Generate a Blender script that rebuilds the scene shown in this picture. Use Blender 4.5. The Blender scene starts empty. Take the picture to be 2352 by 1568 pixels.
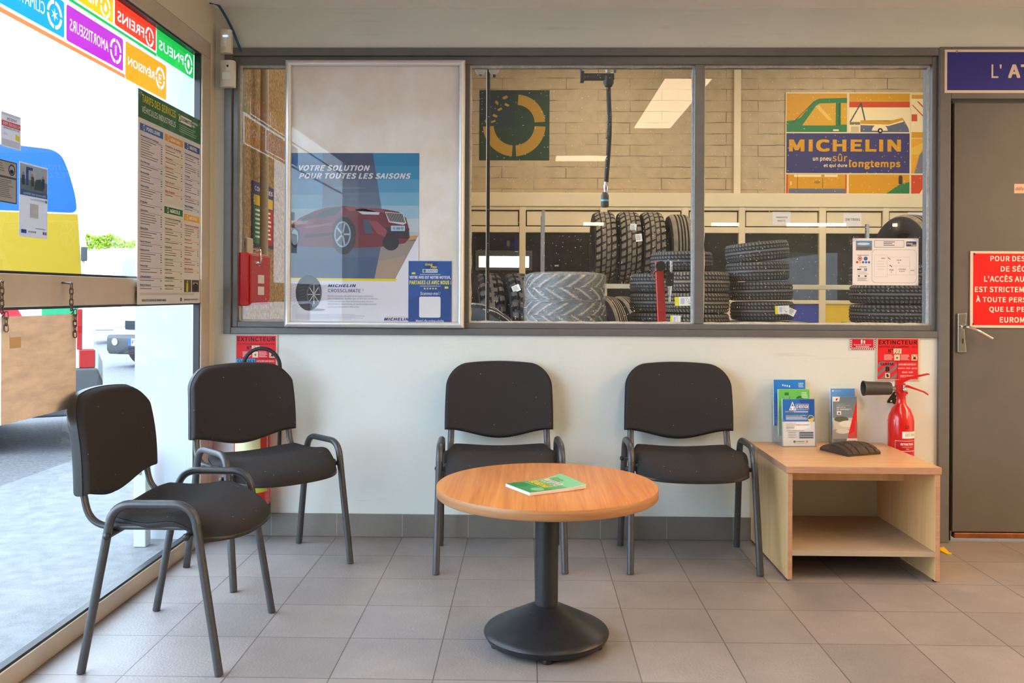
import bpy, math, random
from mathutils import Vector, Matrix, Euler
from mathutils.geometry import tessellate_polygon
random.seed(7)
PI = math.pi
scene = bpy.context.scene
col = scene.collection

# ------------------------------------------------------------------ camera, world, exposure
FOC, YAW, ROLL = 2042.0, 0.0186, 0.005          # focal length in pixels of a 2352 px wide frame
CAM = Vector((0.0, -4.05, 1.11)); CX, CY = 1176.0, 675.0
cam_data = bpy.data.cameras.new('camera'); cam = bpy.data.objects.new('camera', cam_data); col.objects.link(cam)
cam_data.sensor_width = 36.0; cam_data.lens = 36.0 * FOC / 2352.0
cam_data.shift_y = (675.0 - 784.0) / 2352.0
cam_data.clip_start = 0.05; cam_data.clip_end = 300
RMAT = (Matrix.Rotation(YAW, 3, 'Z') @ Matrix.Rotation(PI / 2, 3, 'X') @ Matrix.Rotation(ROLL, 3, 'Z'))
cam.matrix_world = Matrix.Translation(CAM) @ RMAT.to_4x4()
scene.camera = cam

world = bpy.data.worlds.new('sky'); scene.world = world; world.use_nodes = True
bg = world.node_tree.nodes['Background']
bg.inputs['Color'].default_value = (0.66, 0.82, 1.0, 1); bg.inputs['Strength'].default_value = 5.0
vs = scene.view_settings
vs.view_transform = 'Standard'; vs.look = 'None'; vs.gamma = 1.0; vs.use_curve_mapping = False; vs.exposure = 0.9
scene.display_settings.display_device = 'sRGB'
scene.cycles.use_denoising = True
scene.cycles.max_bounces = 10; scene.cycles.diffuse_bounces = 5; scene.cycles.glossy_bounces = 4
scene.cycles.transparent_max_bounces = 24; scene.cycles.caustics_reflective = False; scene.cycles.caustics_refractive = False
scene.cycles.sample_clamp_indirect = 6.0
OFFICE_LAMP = 8.0       # radiance of the warm ceiling panels
OFFICE_COL = (1.0, 0.74, 0.48)
SHOP_LAMP = 22.0        # radiance of the workshop lamps
SHOP_COL = (1.0, 0.86, 0.66)

# ------------------------------------------------------------------ measuring helpers (pixel of the photograph -> place)
def ray(px, py): return RMAT @ Vector(((px - CX) / FOC, -(py - CY) / FOC, -1.0))
def B(px, py, y=0.0):
    d = ray(px, py); return CAM + d * ((y - CAM.y) / d.y)
def G(px, py, z=0.0):
    d = ray(px, py); return CAM + d * ((z - CAM.z) / d.z)
def L(px, py, x=-1.44):
    d = ray(px, py); return CAM + d * ((x - CAM.x) / d.x)

# ------------------------------------------------------------------ materials
def lin(c):
    return tuple((v / 255.0 / 12.92 if v / 255.0 <= 0.04045 else ((v / 255.0 + 0.055) / 1.055) ** 2.4) for v in c[:3])
def base_mat(name):
    m = bpy.data.materials.new(name); m.use_nodes = True
    nt = m.node_tree; return m, nt, nt.nodes['Principled BSDF']
def N(nt, t, **kw):
    n = nt.nodes.new(t)
    for k, v in kw.items(): setattr(n, k, v)
    return n
def mat(name, c, rough=0.5, metal=0.0, var=0.0, vs_=6.0, bump=0.0, bs=60.0, spec=0.5, coat=0.0, stretch=None, c2=None, vlo=0.35, vhi=0.65):
    m, nt, p = base_mat(name); rgb = lin(c)
    p.inputs['Base Color'].default_value = (*rgb, 1); p.inputs['Roughness'].default_value = rough
    p.inputs['Metallic'].default_value = metal; p.inputs['Specular IOR Level'].default_value = spec
    p.inputs['Coat Weight'].default_value = coat
    if var or bump or c2:
        tc = N(nt, 'ShaderNodeTexCoord'); mp = N(nt, 'ShaderNodeMapping'); nt.links.new(tc.outputs['Object'], mp.inputs[0])
        if stretch: mp.inputs['Scale'].default_value = stretch
        if var or c2:
            no = N(nt, 'ShaderNodeTexNoise'); no.inputs['Scale'].default_value = vs_; no.inputs['Detail'].default_value = 6; no.inputs['Roughness'].default_value = 0.6
            nt.links.new(mp.outputs[0], no.inputs['Vector'])
            cr = N(nt, 'ShaderNodeValToRGB'); nt.links.new(no.outputs[0], cr.inputs[0])
            a = rgb if not c2 else lin(c2); k = 1 - var
            cr.color_ramp.elements[0].position = vlo; cr.color_ramp.elements[1].position = vhi
            cr.color_ramp.elements[0].color = (a[0] * k, a[1] * k, a[2] * k, 1)
            cr.color_ramp.elements[1].color = (min(1, rgb[0] * (1 + var * 0.5)), min(1, rgb[1] * (1 + var * 0.5)), min(1, rgb[2] * (1 + var * 0.5)), 1)
            nt.links.new(cr.outputs[0], p.inputs['Base Color'])
        if bump:
            n2 = N(nt, 'ShaderNodeTexNoise'); n2.inputs['Scale'].default_value = bs; n2.inputs['Detail'].default_value = 4
            nt.links.new(mp.outputs[0], n2.inputs['Vector'])
            b = N(nt, 'ShaderNodeBump'); b.inputs['Strength'].default_value = bump; b.inputs['Distance'].default_value = 0.01
            nt.links.new(n2.outputs[0], b.inputs['Height']); nt.links.new(b.outputs[0], p.inputs['Normal'])
    return m
_pm = {}
def pm(c, rough=0.5):
    k = (tuple(c), rough)
    if k not in _pm: _pm[k] = mat('print_%02x%02x%02x' % tuple(int(v) for v in c), c, rough, spec=0.3)
    return _pm[k]
_tm = {}
def tm(c, t=0.6):
    k = (tuple(c), t)
    if k not in _tm:
        m, nt, p = base_mat('film_%02x%02x%02x' % tuple(int(v) for v in c)); rgb = lin(c)
        p.inputs['Base Color'].default_value = (*rgb, 1); p.inputs['Roughness'].default_value = 0.5; p.inputs['Specular IOR Level'].default_value = 0.2
        tr = N(nt, 'ShaderNodeBsdfTranslucent'); tr.inputs[0].default_value = (*rgb, 1)
        mx = N(nt, 'ShaderNodeMixShader'); mx.inputs[0].default_value = t
        nt.links.new(p.outputs[0], mx.inputs[1]); nt.links.new(tr.outputs[0], mx.inputs[2])
        nt.links.new(mx.outputs[0], nt.nodes['Material Output'].inputs[0]); _tm[k] = m
    return _tm[k]
def emit(name, c, s):
    m, nt, p = base_mat(name); p.inputs['Base Color'].default_value = (0.8, 0.8, 0.8, 1)
    p.inputs['Emission Color'].default_value = (*c, 1); p.inputs['Emission Strength'].default_value = s; return m
def glass_mat(name, ior=1.7, tint=(1, 1, 1), dust=0.0, rough=0.0, haze=0.0):
    m, nt, p = base_mat(name); nt.nodes.remove(p)
    tr = N(nt, 'ShaderNodeBsdfTransparent'); tr.inputs[0].default_value = (*tint, 1)
    gl = N(nt, 'ShaderNodeBsdfGlossy'); gl.inputs['Roughness'].default_value = rough
    ge = N(nt, 'ShaderNodeNewGeometry'); dt = N(nt, 'ShaderNodeVectorMath', operation='DOT_PRODUCT'); nt.links.new(ge.outputs['Incoming'], dt.inputs[0]); nt.links.new(ge.outputs['Normal'], dt.inputs[1])
    ab = N(nt, 'ShaderNodeMath', operation='ABSOLUTE'); nt.links.new(dt.outputs['Value'], ab.inputs[0])
    om = N(nt, 'ShaderNodeMath', operation='SUBTRACT'); om.inputs[0].default_value = 1.0; nt.links.new(ab.outputs[0], om.inputs[1])
    pw = N(nt, 'ShaderNodeMath', operation='POWER'); nt.links.new(om.outputs[0], pw.inputs[0]); pw.inputs[1].default_value = 5.0
    f0 = ((ior - 1) / (ior + 1)) ** 2
    fr = N(nt, 'ShaderNodeMath', operation='MULTIPLY_ADD'); nt.links.new(pw.outputs[0], fr.inputs[0]); fr.inputs[1].default_value = 1 - f0; fr.inputs[2].default_value = f0
    mx = N(nt, 'ShaderNodeMixShader'); nt.links.new(fr.outputs[0], mx.inputs[0]); nt.links.new(tr.outputs[0], mx.inputs[1]); nt.links.new(gl.outputs[0], mx.inputs[2])
    out = mx
    if dust or haze:
        df = N(nt, 'ShaderNodeBsdfDiffuse'); df.inputs[0].default_value = (0.85, 0.85, 0.85, 1)
        m2 = N(nt, 'ShaderNodeMixShader'); nt.links.new(mx.outputs[0], m2.inputs[1]); nt.links.new(df.outputs[0], m2.inputs[2])
        tc = N(nt, 'ShaderNodeTexCoord'); vo = N(nt, 'ShaderNodeTexVoronoi'); vo.inputs['Scale'].default_value = 70
        nt.links.new(tc.outputs['Object'], vo.inputs['Vector'])
        sp = N(nt, 'ShaderNodeSeparateColor'); nt.links.new(vo.outputs['Color'], sp.inputs[0])
        th = N(nt, 'ShaderNodeMath', operation='MULTIPLY'); nt.links.new(sp.outputs[0], th.inputs[0]); th.inputs[1].default_value = dust
        lt = N(nt, 'ShaderNodeMath', operation='LESS_THAN'); nt.links.new(vo.outputs['Distance'], lt.inputs[0]); nt.links.new(th.outputs[0], lt.inputs[1])
        sc_ = N(nt, 'ShaderNodeMath', operation='MULTIPLY_ADD'); nt.links.new(lt.outputs[0], sc_.inputs[0]); sc_.inputs[1].default_value = 0.75; sc_.inputs[2].default_value = haze
        nt.links.new(sc_.outputs[0], m2.inputs[0]); out = m2
    nt.links.new(out.outputs[0], nt.nodes['Material Output'].inputs[0]); return m
def wood(name, ca, cb, scale, rough=0.35, coat=0.0, fine=1.0):
    m, nt, p = base_mat(name); tc = N(nt, 'ShaderNodeTexCoord'); mp = N(nt, 'ShaderNodeMapping'); mp.inputs['Scale'].default_value = scale
    nt.links.new(tc.outputs['Object'], mp.inputs[0])
    n1 = N(nt, 'ShaderNodeTexNoise'); n1.inputs['Scale'].default_value = 1.0; n1.inputs['Detail'].default_value = 8; n1.inputs['Roughness'].default_value = 0.65; n1.inputs['Distortion'].default_value = 0.6
    nt.links.new(mp.outputs[0], n1.inputs['Vector'])
    cr = N(nt, 'ShaderNodeValToRGB'); cr.color_ramp.elements[0].position = 0.3; cr.color_ramp.elements[1].position = 0.7
    cr.color_ramp.elements[0].color = (*lin(cb), 1); cr.color_ramp.elements[1].color = (*lin(ca), 1)
    nt.links.new(n1.outputs[0], cr.inputs[0]); nt.links.new(cr.outputs[0], p.inputs['Base Color'])
    p.inputs['Roughness'].default_value = rough; p.inputs['Coat Weight'].default_value = coat; p.inputs['Coat Roughness'].default_value = 0.15
    return m
def tiles(name, c1, c2, grout, w, h, off, loc, mortar, vertical=False, bump=0.3, broken=False, rough=0.45):
    m, nt, p = base_mat(name); tc = N(nt, 'ShaderNodeTexCoord'); src = tc.outputs['Object']
    if vertical:
        s = N(nt, 'ShaderNodeSeparateXYZ'); c = N(nt, 'ShaderNodeCombineXYZ'); nt.links.new(src, s.inputs[0])
        nt.links.new(s.outputs[0], c.inputs[0]); nt.links.new(s.outputs[2], c.inputs[1]); src = c.outputs[0]
    mp = N(nt, 'ShaderNodeMapping'); mp.inputs['Location'].default_value = (-loc[0], -loc[1], 0); nt.links.new(src, mp.inputs[0]); src = mp.outputs[0]
    if broken:
        dn = N(nt, 'ShaderNodeTexNoise'); dn.inputs['Scale'].default_value = 3.0; nt.links.new(src, dn.inputs['Vector'])
        va = N(nt, 'ShaderNodeVectorMath', operation='SCALE'); nt.links.new(dn.outputs[1], va.inputs[0]); va.inputs['Scale'].default_value = 0.03
        vb = N(nt, 'ShaderNodeVectorMath', operation='ADD'); nt.links.new(src, vb.inputs[0]); nt.links.new(va.outputs[0], vb.inputs[1]); src = vb.outputs[0]
    br = N(nt, 'ShaderNodeTexBrick'); br.offset = off; br.inputs['Scale'].default_value = 1.0
    br.inputs['Brick Width'].default_value = w; br.inputs['Row Height'].default_value = h; br.inputs['Mortar Size'].default_value = mortar; br.inputs['Mortar Smooth'].default_value = 0.2
    br.inputs['Color1'].default_value = (*lin(c1), 1); br.inputs['Color2'].default_value = (*lin(c2), 1); br.inputs['Mortar'].default_value = (*lin(grout), 1)
    nt.links.new(src, br.inputs['Vector'])
    no = N(nt, 'ShaderNodeTexNoise'); no.inputs['Scale'].default_value = 4.5; no.inputs['Detail'].default_value = 8; no.inputs['Roughness'].default_value = 0.65; nt.links.new(src, no.inputs['Vector'])
    mr = N(nt, 'ShaderNodeMapRange'); mr.inputs[1].default_value = 0.3; mr.inputs[2].default_value = 0.7; mr.inputs[3].default_value = 0.86; mr.inputs[4].default_value = 1.08
    nt.links.new(no.outputs[0], mr.inputs[0])
    mul = N(nt, 'ShaderNodeMix', data_type='RGBA', blend_type='MULTIPLY'); mul.inputs[0].default_value = 1.0
    base = br.outputs['Color']
    if broken:
        n3 = N(nt, 'ShaderNodeTexNoise'); n3.inputs['Scale'].default_value = 1.7; n3.inputs['Detail'].default_value = 4; nt.links.new(mp.outputs[0], n3.inputs['Vector'])
        r3 = N(nt, 'ShaderNodeMapRange'); r3.inputs[1].default_value = 0.38; r3.inputs[2].default_value = 0.62; nt.links.new(n3.outputs[0], r3.inputs[0])
        mm = N(nt, 'ShaderNodeMath', operation='MULTIPLY'); nt.links.new(r3.outputs[0], mm.inputs[0]); nt.links.new(br.outputs['Fac'], mm.inputs[1])
        mb_ = N(nt, 'ShaderNodeMix', data_type='RGBA'); nt.links.new(mm.outputs[0], mb_.inputs[0]); mb_.inputs[6].default_value = (*lin(c1), 1); mb_.inputs[7].default_value = (*lin(grout), 1); base = mb_.outputs[2]
    nt.links.new(base, mul.inputs[6]); nt.links.new(mr.outputs[0], mul.inputs[7]); nt.links.new(mul.outputs[2], p.inputs['Base Color'])
    n4 = N(nt, 'ShaderNodeTexNoise'); n4.inputs['Scale'].default_value = 120; n4.inputs['Detail'].default_value = 3; nt.links.new(src, n4.inputs['Vector'])
    ad = N(nt, 'ShaderNodeMath', operation='MULTIPLY_ADD'); nt.links.new(br.outputs['Fac'], ad.inputs[0]); ad.inputs[1].default_value = -1.0; nt.links.new(n4.outputs[0], ad.inputs[2])
    bp = N(nt, 'ShaderNodeBump'); bp.inputs['Strength'].default_value = bump; bp.inputs['Distance'].default_value = 0.004; nt.links.new(ad.outputs[0], bp.inputs['Height']); nt.links.new(bp.outputs[0], p.inputs['Normal'])
    p.inputs['Roughness'].default_value = rough
    return m

M = {}
M['wall'] = mat('wall_paint', (216, 223, 219), 0.6, var=0.05, vs_=2.2, bump=0.06, bs=90, vlo=0.2, vhi=0.6)
def streaks(m):       # faint horizontal scuffs of dirt rubbed into the paint
    nt = m.node_tree; p = nt.nodes['Principled BSDF']; lk = p.inputs['Base Color'].links[0]; src = lk.from_socket
    tc = N(nt, 'ShaderNodeTexCoord'); mp = N(nt, 'ShaderNodeMapping'); mp.inputs['Scale'].default_value = (1.2, 1.0, 16.0); nt.links.new(tc.outputs['Object'], mp.inputs[0])
    no = N(nt, 'ShaderNodeTexNoise'); no.inputs['Scale'].default_value = 1.6; no.inputs['Detail'].default_value = 7; no.inputs['Roughness'].default_value = 0.7; nt.links.new(mp.outputs[0], no.inputs['Vector'])
    mr = N(nt, 'ShaderNodeMapRange'); mr.inputs[1].default_value = 0.60; mr.inputs[2].default_value = 0.76; mr.inputs[3].default_value = 1.0; mr.inputs[4].default_value = 0.80; nt.links.new(no.outputs[0], mr.inputs[0])
    mx = N(nt, 'ShaderNodeMix', data_type='RGBA', blend_type='MULTIPLY'); mx.inputs[0].default_value = 1.0; nt.links.new(src, mx.inputs[6]); nt.links.new(mr.outputs[0], mx.inputs[7]); nt.links.new(mx.outputs[2], p.inputs['Base Color'])
streaks(M['wall'])
M['wall_warm'] = mat('wall_paint_cream', (214, 205, 184), 0.6, var=0.05, vs_=2.0, bump=0.1, bs=80)
M['ceiling'] = mat('ceiling_paint', (240, 238, 234), 0.7, var=0.03)
M['grey_paint'] = mat('grey_gloss_paint', (104, 105, 105), 0.38, var=0.08, vs_=12, bump=0.08, bs=25)
M['door_paint'] = mat('grey_door_paint', (98, 95, 91), 0.45, var=0.1, vs_=2.5, bump=0.05, bs=40)
M['gap_shade'] = mat('gap_shade_tone', (48, 46, 44), 0.5)
M['putty'] = mat('window_putty', (196, 194, 186), 0.6, var=0.2, vs_=40, bump=0.6, bs=90)
M['alu'] = mat('satin_aluminium', (226, 226, 224), 0.45, metal=0.55, var=0.03, vs_=3)
M['alu_paint'] = mat('champagne_aluminium', (204, 190, 170), 0.42, metal=0.35, var=0.07, vs_=7)
M['gasket'] = mat('black_gasket', (28, 30, 34), 0.4)
M['floor'] = tiles('floor_tiles', (150, 143, 141), (140, 133, 131), (96, 90, 87), 0.3, 0.3, 0.0, (0.031, 0.003), 0.0022, rough=0.42)
M['skirting'] = tiles('skirting_tiles', (116, 112, 106), (122, 118, 111), (150, 146, 138), 0.3, 0.5, 0.0, (0.031, -0.2), 0.002, vertical=True, bump=0.5)
M['block'] = tiles('painted_blocks', (184, 164, 130), (176, 157, 125), (84, 66, 46), 1.15, 0.2, 0.5, (0.1, 0.02), 0.0065, vertical=True, bump=0.5, broken=True, rough=0.6)
M['beige'] = mat('beige_partition', (226, 208, 172), 0.5, var=0.05, vs_=2)
M['fabric'] = mat('black_fabric', (57, 54, 54), 0.95, var=0.12, vs_=350, bump=0.25, bs=900, spec=0.15)
def specks(m, scale, th, c):       # lint and dust caught on the surface
    nt = m.node_tree; p = nt.nodes['Principled BSDF']; lk = p.inputs['Base Color'].links[0]; src = lk.from_socket
    tc = N(nt, 'ShaderNodeTexCoord'); vo = N(nt, 'ShaderNodeTexVoronoi'); vo.inputs['Scale'].default_value = scale; nt.links.new(tc.outputs['Object'], vo.inputs['Vector'])
    sp = N(nt, 'ShaderNodeSeparateColor'); nt.links.new(vo.outputs['Color'], sp.inputs[0])
    pw = N(nt, 'ShaderNodeMath', operation='POWER'); nt.links.new(sp.outputs[0], pw.inputs[0]); pw.inputs[1].default_value = 3.0
    mu = N(nt, 'ShaderNodeMath', operation='MULTIPLY'); nt.links.new(pw.outputs[0], mu.inputs[0]); mu.inputs[1].default_value = th
    lt = N(nt, 'ShaderNodeMath', operation='LESS_THAN'); nt.links.new(vo.outputs['Distance'], lt.inputs[0]); nt.links.new(mu.outputs[0], lt.inputs[1])
    mx = N(nt, 'ShaderNodeMix', data_type='RGBA'); nt.links.new(lt.outputs[0], mx.inputs[0]); nt.links.new(src, mx.inputs[6]); mx.inputs[7].default_value = (*lin(c), 1); nt.links.new(mx.outputs[2], p.inputs['Base Color'])
specks(M['fabric'], 48, 0.10, (150, 146, 140));
M['shell'] = mat('black_plastic', (38, 37, 37), 0.42, bump=0.05, bs=300)
M['frame'] = mat('charcoal_steel', (74, 74, 76), 0.36, metal=0.25, var=0.1, vs_=60)
M['black_cast'] = mat('black_steel', (40, 41, 44), 0.38, metal=0.2, var=0.2, vs_=25, bump=0.03, bs=40)
specks(M['black_cast'], 40, 0.08, (96, 96, 98))
M['cherry'] = wood('cherry_laminate', (214, 143, 74), (180, 102, 42), (44, 1.5, 20), 0.5, coat=0.0)
M['cherry_edge'] = wood('cherry_edge', (190, 140, 92), (160, 108, 66), (3, 3, 60), 0.4)
M['oak_top'] = wood('oak_laminate', (222, 178, 128), (206, 158, 108), (2.5, 22, 20), 0.35, coat=0.1)
M['oak_side'] = wood('oak_side', (238, 200, 144), (218, 178, 120), (18, 18, 1.5), 0.4)
M['oak_edge'] = wood('oak_edge', (196, 154, 124), (172, 130, 104), (6, 6, 40), 0.45)
M['shelf'] = mat('grey_shelf', (176, 160, 140), 0.5, var=0.1, vs_=8)
M['paper'] = pm((240, 240, 242)); M['white'] = pm((236, 236, 238))
M['red'] = mat('extinguisher_red', (205, 22, 22), 0.22, coat=0.4)
M['red_sheet'] = mat('red_enamel', (196, 24, 26), 0.35)
M['black'] = mat('matt_black', (24, 24, 25), 0.5)
M['horn'] = mat('grey_horn_plastic', (66, 64, 60), 0.55, var=0.1, vs_=30)
M['chrome'] = mat('chrome', (214, 212, 208), 0.14, metal=1.0)
M['brass'] = mat('brass', (150, 92, 58), 0.4, metal=0.7, var=0.2, vs_=20)
M['acrylic'] = glass_mat('clear_acrylic', 1.5, (0.90, 0.92, 0.94), haze=0.07)
M['cover'] = glass_mat('poster_cover', 1.55, (0.97, 0.97, 0.97), haze=0.02)
M['pane'] = glass_mat('dusty_pane', 1.6, (0.97, 0.98, 0.97), dust=0.16, haze=0.012)
M['pane_far'] = glass_mat('far_pane', 1.3, (0.97, 0.98, 0.97), haze=0.01)
M['shop_pane'] = glass_mat('shopfront_glass', 1.5, (0.97, 0.99, 0.985), dust=0.03, haze=0.004)
M['ply'] = mat('old_plywood', (234, 218, 202), 0.6, var=0.22, vs_=4, stretch=(1, 2.0, 9), bump=0.05, bs=30, vlo=0.25, vhi=0.6)
M['steel'] = mat('galvanised_steel', (150, 148, 142), 0.4, metal=0.6, var=0.15, vs_=30)
M['chain'] = mat('old_chain_steel', (96, 84, 74), 0.4, metal=0.8)
M['rubber'] = mat('black_rubber', (34, 34, 36), 0.7, var=0.1, vs_=20)
M['tread'] = mat('dusty_tread_rubber', (128, 112, 90), 0.8, var=0.25, vs_=9)
M['tread_blue'] = mat('new_tread_rubber', (96, 94, 94), 0.65, var=0.18, vs_=9)
M['tread_dark'] = mat('dark_lug_rubber', (72, 58, 46), 0.75, var=0.4, vs_=9)
M['tread_pale'] = mat('pale_dusty_rubber', (156, 140, 118), 0.85, var=0.3, vs_=6)
M['sensor'] = mat('aged_white_plastic', (226, 222, 208), 0.4)
M['blue_cable'] = mat('blue_cable', (38, 84, 128), 0.45)
M['rough_cast'] = mat('roughcast_render', (170, 136, 92), 0.9, var=0.5, vs_=55, bump=1.0, bs=70)
M['asphalt'] = mat('asphalt', (102, 102, 106), 0.85, var=0.35, vs_=45, bump=0.5, bs=140)
M['apron'] = mat('concrete_apron', (116, 118, 120), 0.85, var=0.22, vs_=14, bump=0.3, bs=120)
M['white_render'] = mat('white_render', (178, 184, 192), 0.7, var=0.02)
M['cream_render'] = mat('cream_render', (238, 234, 226), 0.7)
M['car_white'] = mat('white_car_paint', (238, 240, 242), 0.25, coat=0.5)
M['car_black'] = mat('dark_car_glass', (30, 36, 44), 0.12)
M['bumper'] = mat('grey_bumper_plastic', (62, 64, 68), 0.55)
M['concrete'] = mat('workshop_concrete', (140, 132, 120), 0.7, var=0.15, vs_=3)
M['dark_room'] = mat('dark_back_room', (92, 88, 82), 0.8, var=0.3, vs_=2)
M['lamp'] = emit('lamp_diffuser', OFFICE_COL, OFFICE_LAMP)
M['tube'] = emit('tube_diffuser', (1.0, 0.72, 0.45), 20.0)
M['lamp_right'] = emit('bright_lamp_diffuser', (1.0, 0.68, 0.40), 26.0)
M['shop_lamp'] = emit('workshop_lamp_diffuser', SHOP_COL, SHOP_LAMP)
M['led_blue'] = emit('blue_indicator', (0.2, 0.5, 1.0), 3.0)

# ------------------------------------------------------------------ mesh helpers
class MB:
    def __init__(s): s.v = []; s.f = []; s.m = []
    def add(s, vs_, fs, m=0, mx=None):
        o = len(s.v)
        s.v += [tuple(mx @ Vector(v)) for v in vs_] if mx is not None else [tuple(v) for v in vs_]
        for i, f in enumerate(fs): s.f.append([o + k for k in f]); s.m.append(m[i] if isinstance(m, list) else m)
        return s
    def box(s, a, b, m=0, mx=None):
        (x0, y0, z0), (x1, y1, z1) = a, b
        return s.add([(x0, y0, z0), (x1, y0, z0), (x1, y1, z0), (x0, y1, z0), (x0, y0, z1), (x1, y0, z1), (x1, y1, z1), (x0, y1, z1)],
                     [(0, 3, 2, 1), (4, 5, 6, 7), (0, 1, 5, 4), (1, 2, 6, 5), (2, 3, 7, 6), (3, 0, 4, 7)], m, mx)
    def tube(s, pts, r, n=12, m=0, closed=False, up=None, cap=True):
        pts = [Vector(p) for p in pts]; k = len(pts); rx, ry = (r if isinstance(r, tuple) else (r, r))
        T = []
        for i in range(k):
            a = pts[(i - 1) % k] if (closed or i > 0) else pts[i]; b = pts[(i + 1) % k] if (closed or i < k - 1) else pts[i]
            T.append((b - a).normalized())
        u = Vector(up) if up else (Vector((0, 0, 1)) if abs(T[0].z) < 0.9 else Vector((1, 0, 0)))
        vs_ = []
        for i in range(k):
            u = (u - T[i] * u.dot(T[i])).normalized(); w = T[i].cross(u)
            for j in range(n):
                a = 2 * PI * j / n; vs_.append(pts[i] + u * (math.cos(a) * rx) + w * (math.sin(a) * ry))
        fs = []
        for i in range(k if closed else k - 1):
            for j in range(n):
                a = i * n + j; b = i * n + (j + 1) % n; c = ((i + 1) % k) * n + (j + 1) % n; d = ((i + 1) % k) * n + j
                fs.append((a, b, c, d))
        if cap and not closed: fs.append(tuple(range(n - 1, -1, -1))); fs.append(tuple((k - 1) * n + j for j in range(n)))
        return s.add(vs_, fs, m)
    def lathe(s, prof, n=32, m=0, mx=None, closed=False):
        vs_, fs, k = [], [], len(prof)
        for j in range(n):
            a = 2 * PI * j / n
            for r, z in prof: vs_.append((r * math.cos(a), r * math.sin(a), z))
        for j in range(n):
            for i in range(k if closed else k - 1):
                a = j * k + i; b = ((j + 1) % n) * k + i; c = ((j + 1) % n) * k + (i + 1) % k; d = j * k + (i + 1) % k
                fs.append((a, b, c, d))
        return s.add(vs_, fs, m, mx)
    def prism(s, poly, d0, d1, m=0, plane='xz', mx=None):
        k = len(poly)
        def P3(p, d): return (p[0], d, p[1]) if plane == 'xz' else ((p[0], p[1], d) if plane == 'xy' else (d, p[0], p[1]))
        vs_ = [P3(p, d0) for p in poly] + [P3(p, d1) for p in poly]
        fs = [tuple(range(k)), tuple(range(2 * k - 1, k - 1, -1))] + [(i, i + k, (i + 1) % k + k, (i + 1) % k) for i in range(k)]
        return s.add(vs_, fs, m, mx)
    def grid(s, fn, nu, nv, m=0, flip=False):
        vs_ = [fn(i / nu, j / nv) for j in range(nv + 1) for i in range(nu + 1)]; w = nu + 1
        fs = [(j * w + i, j * w + i + 1, (j + 1) * w + i + 1, (j + 1) * w + i) for j in range(nv) for i in range(nu)]
        if flip: fs = [f[::-1] for f in fs]
        return s.add(vs_, fs, m)
    def ball(s, c, r, n=12, m=0):
        k = n // 2; pr = [(r * math.sin(PI * i / k), -r * math.cos(PI * i / k)) for i in range(k + 1)]
        return s.lathe(pr, n, m, Matrix.Translation(Vector(c)))
    def build(s, name, mats, parent=None, smooth=True, ang=35, bevel=0.0, bseg=2, fix=True):
        me = bpy.data.meshes.new(name); me.from_pydata(s.v, [], s.f)
        for m in (mats if isinstance(mats, (list, tuple)) else [mats]): me.materials.append(m)
        me.polygons.foreach_set('material_index', s.m)
        if fix:
            import bmesh
            bm = bmesh.new(); bm.from_mesh(me); bmesh.ops.recalc_face_normals(bm, faces=bm.faces); bm.to_mesh(me); bm.free()
        if smooth:
            me.polygons.foreach_set('use_smooth', [True] * len(me.polygons)); me.set_sharp_from_angle(angle=math.radians(ang))
        me.update(); o = bpy.data.objects.new(name, me); col.objects.link(o)
        if parent is not None: o.parent = parent
        if bevel:
            b = o.modifiers.new('bevel', 'BEVEL'); b.width = bevel; b.segments = bseg; b.limit_method = 'ANGLE'; b.angle_limit = math.radians(40); b.harden_normals = True
        return o
def fillet(pts, r, n=6):
    pts = [Vector(p) for p in pts]; out = [pts[0]]
    for i in range(1, len(pts) - 1):
        p, a, b = pts[i], pts[i - 1], pts[i + 1]; da, db = (a - p), (b - p)
        rr = r[i - 1] if isinstance(r, (list, tuple)) else r
        d = min(rr, da.length * 0.49, db.length * 0.49); p0 = p + da.normalized() * d; p1 = p + db.normalized() * d
        for k in range(n + 1):
            t = k / n; out.append(p0 * (1 - t) ** 2 + p * 2 * t * (1 - t) + p1 * t * t)
    out.append(pts[-1]); return out
def tag(o, label=None, cat=None, group=None, kind=None):
    if label: o['label'] = label
    if cat: o['category'] = cat
    if group: o['group'] = group
    if kind: o['kind'] = kind
    return o
def thing(name, label, cat, loc=(0, 0, 0), rz=0.0, group=None):
    o = bpy.data.objects.new(name, None); col.objects.link(o); o.empty_display_size = 0.05
    o.location = loc; o.rotation_euler = (0, 0, rz); return tag(o, label, cat, group)
def struct(o, label=None): return tag(o, label, None, None, 'structure')
def empty_struct(name):
    o = bpy.data.objects.new(name, None); col.objects.link(o); o.empty_display_size = 0.05; return struct(o)
def dup(root, label, loc=None, rot=None):
    r = root.copy(); col.objects.link(r); r['label'] = label
    if loc is not None: r.location = loc
    if rot is not None: r.rotation_euler = rot
    for ch in list(root.children):
        c = ch.copy(); col.objects.link(c); c.parent = r
        for g in list(ch.children):
            d = g.copy(); col.objects.link(d); d.parent = c
    return r
def placed(o, loc=None, rot=None):
    if loc is not None: o.location = loc
    if rot is not None: o.rotation_euler = rot
    return o

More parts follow.
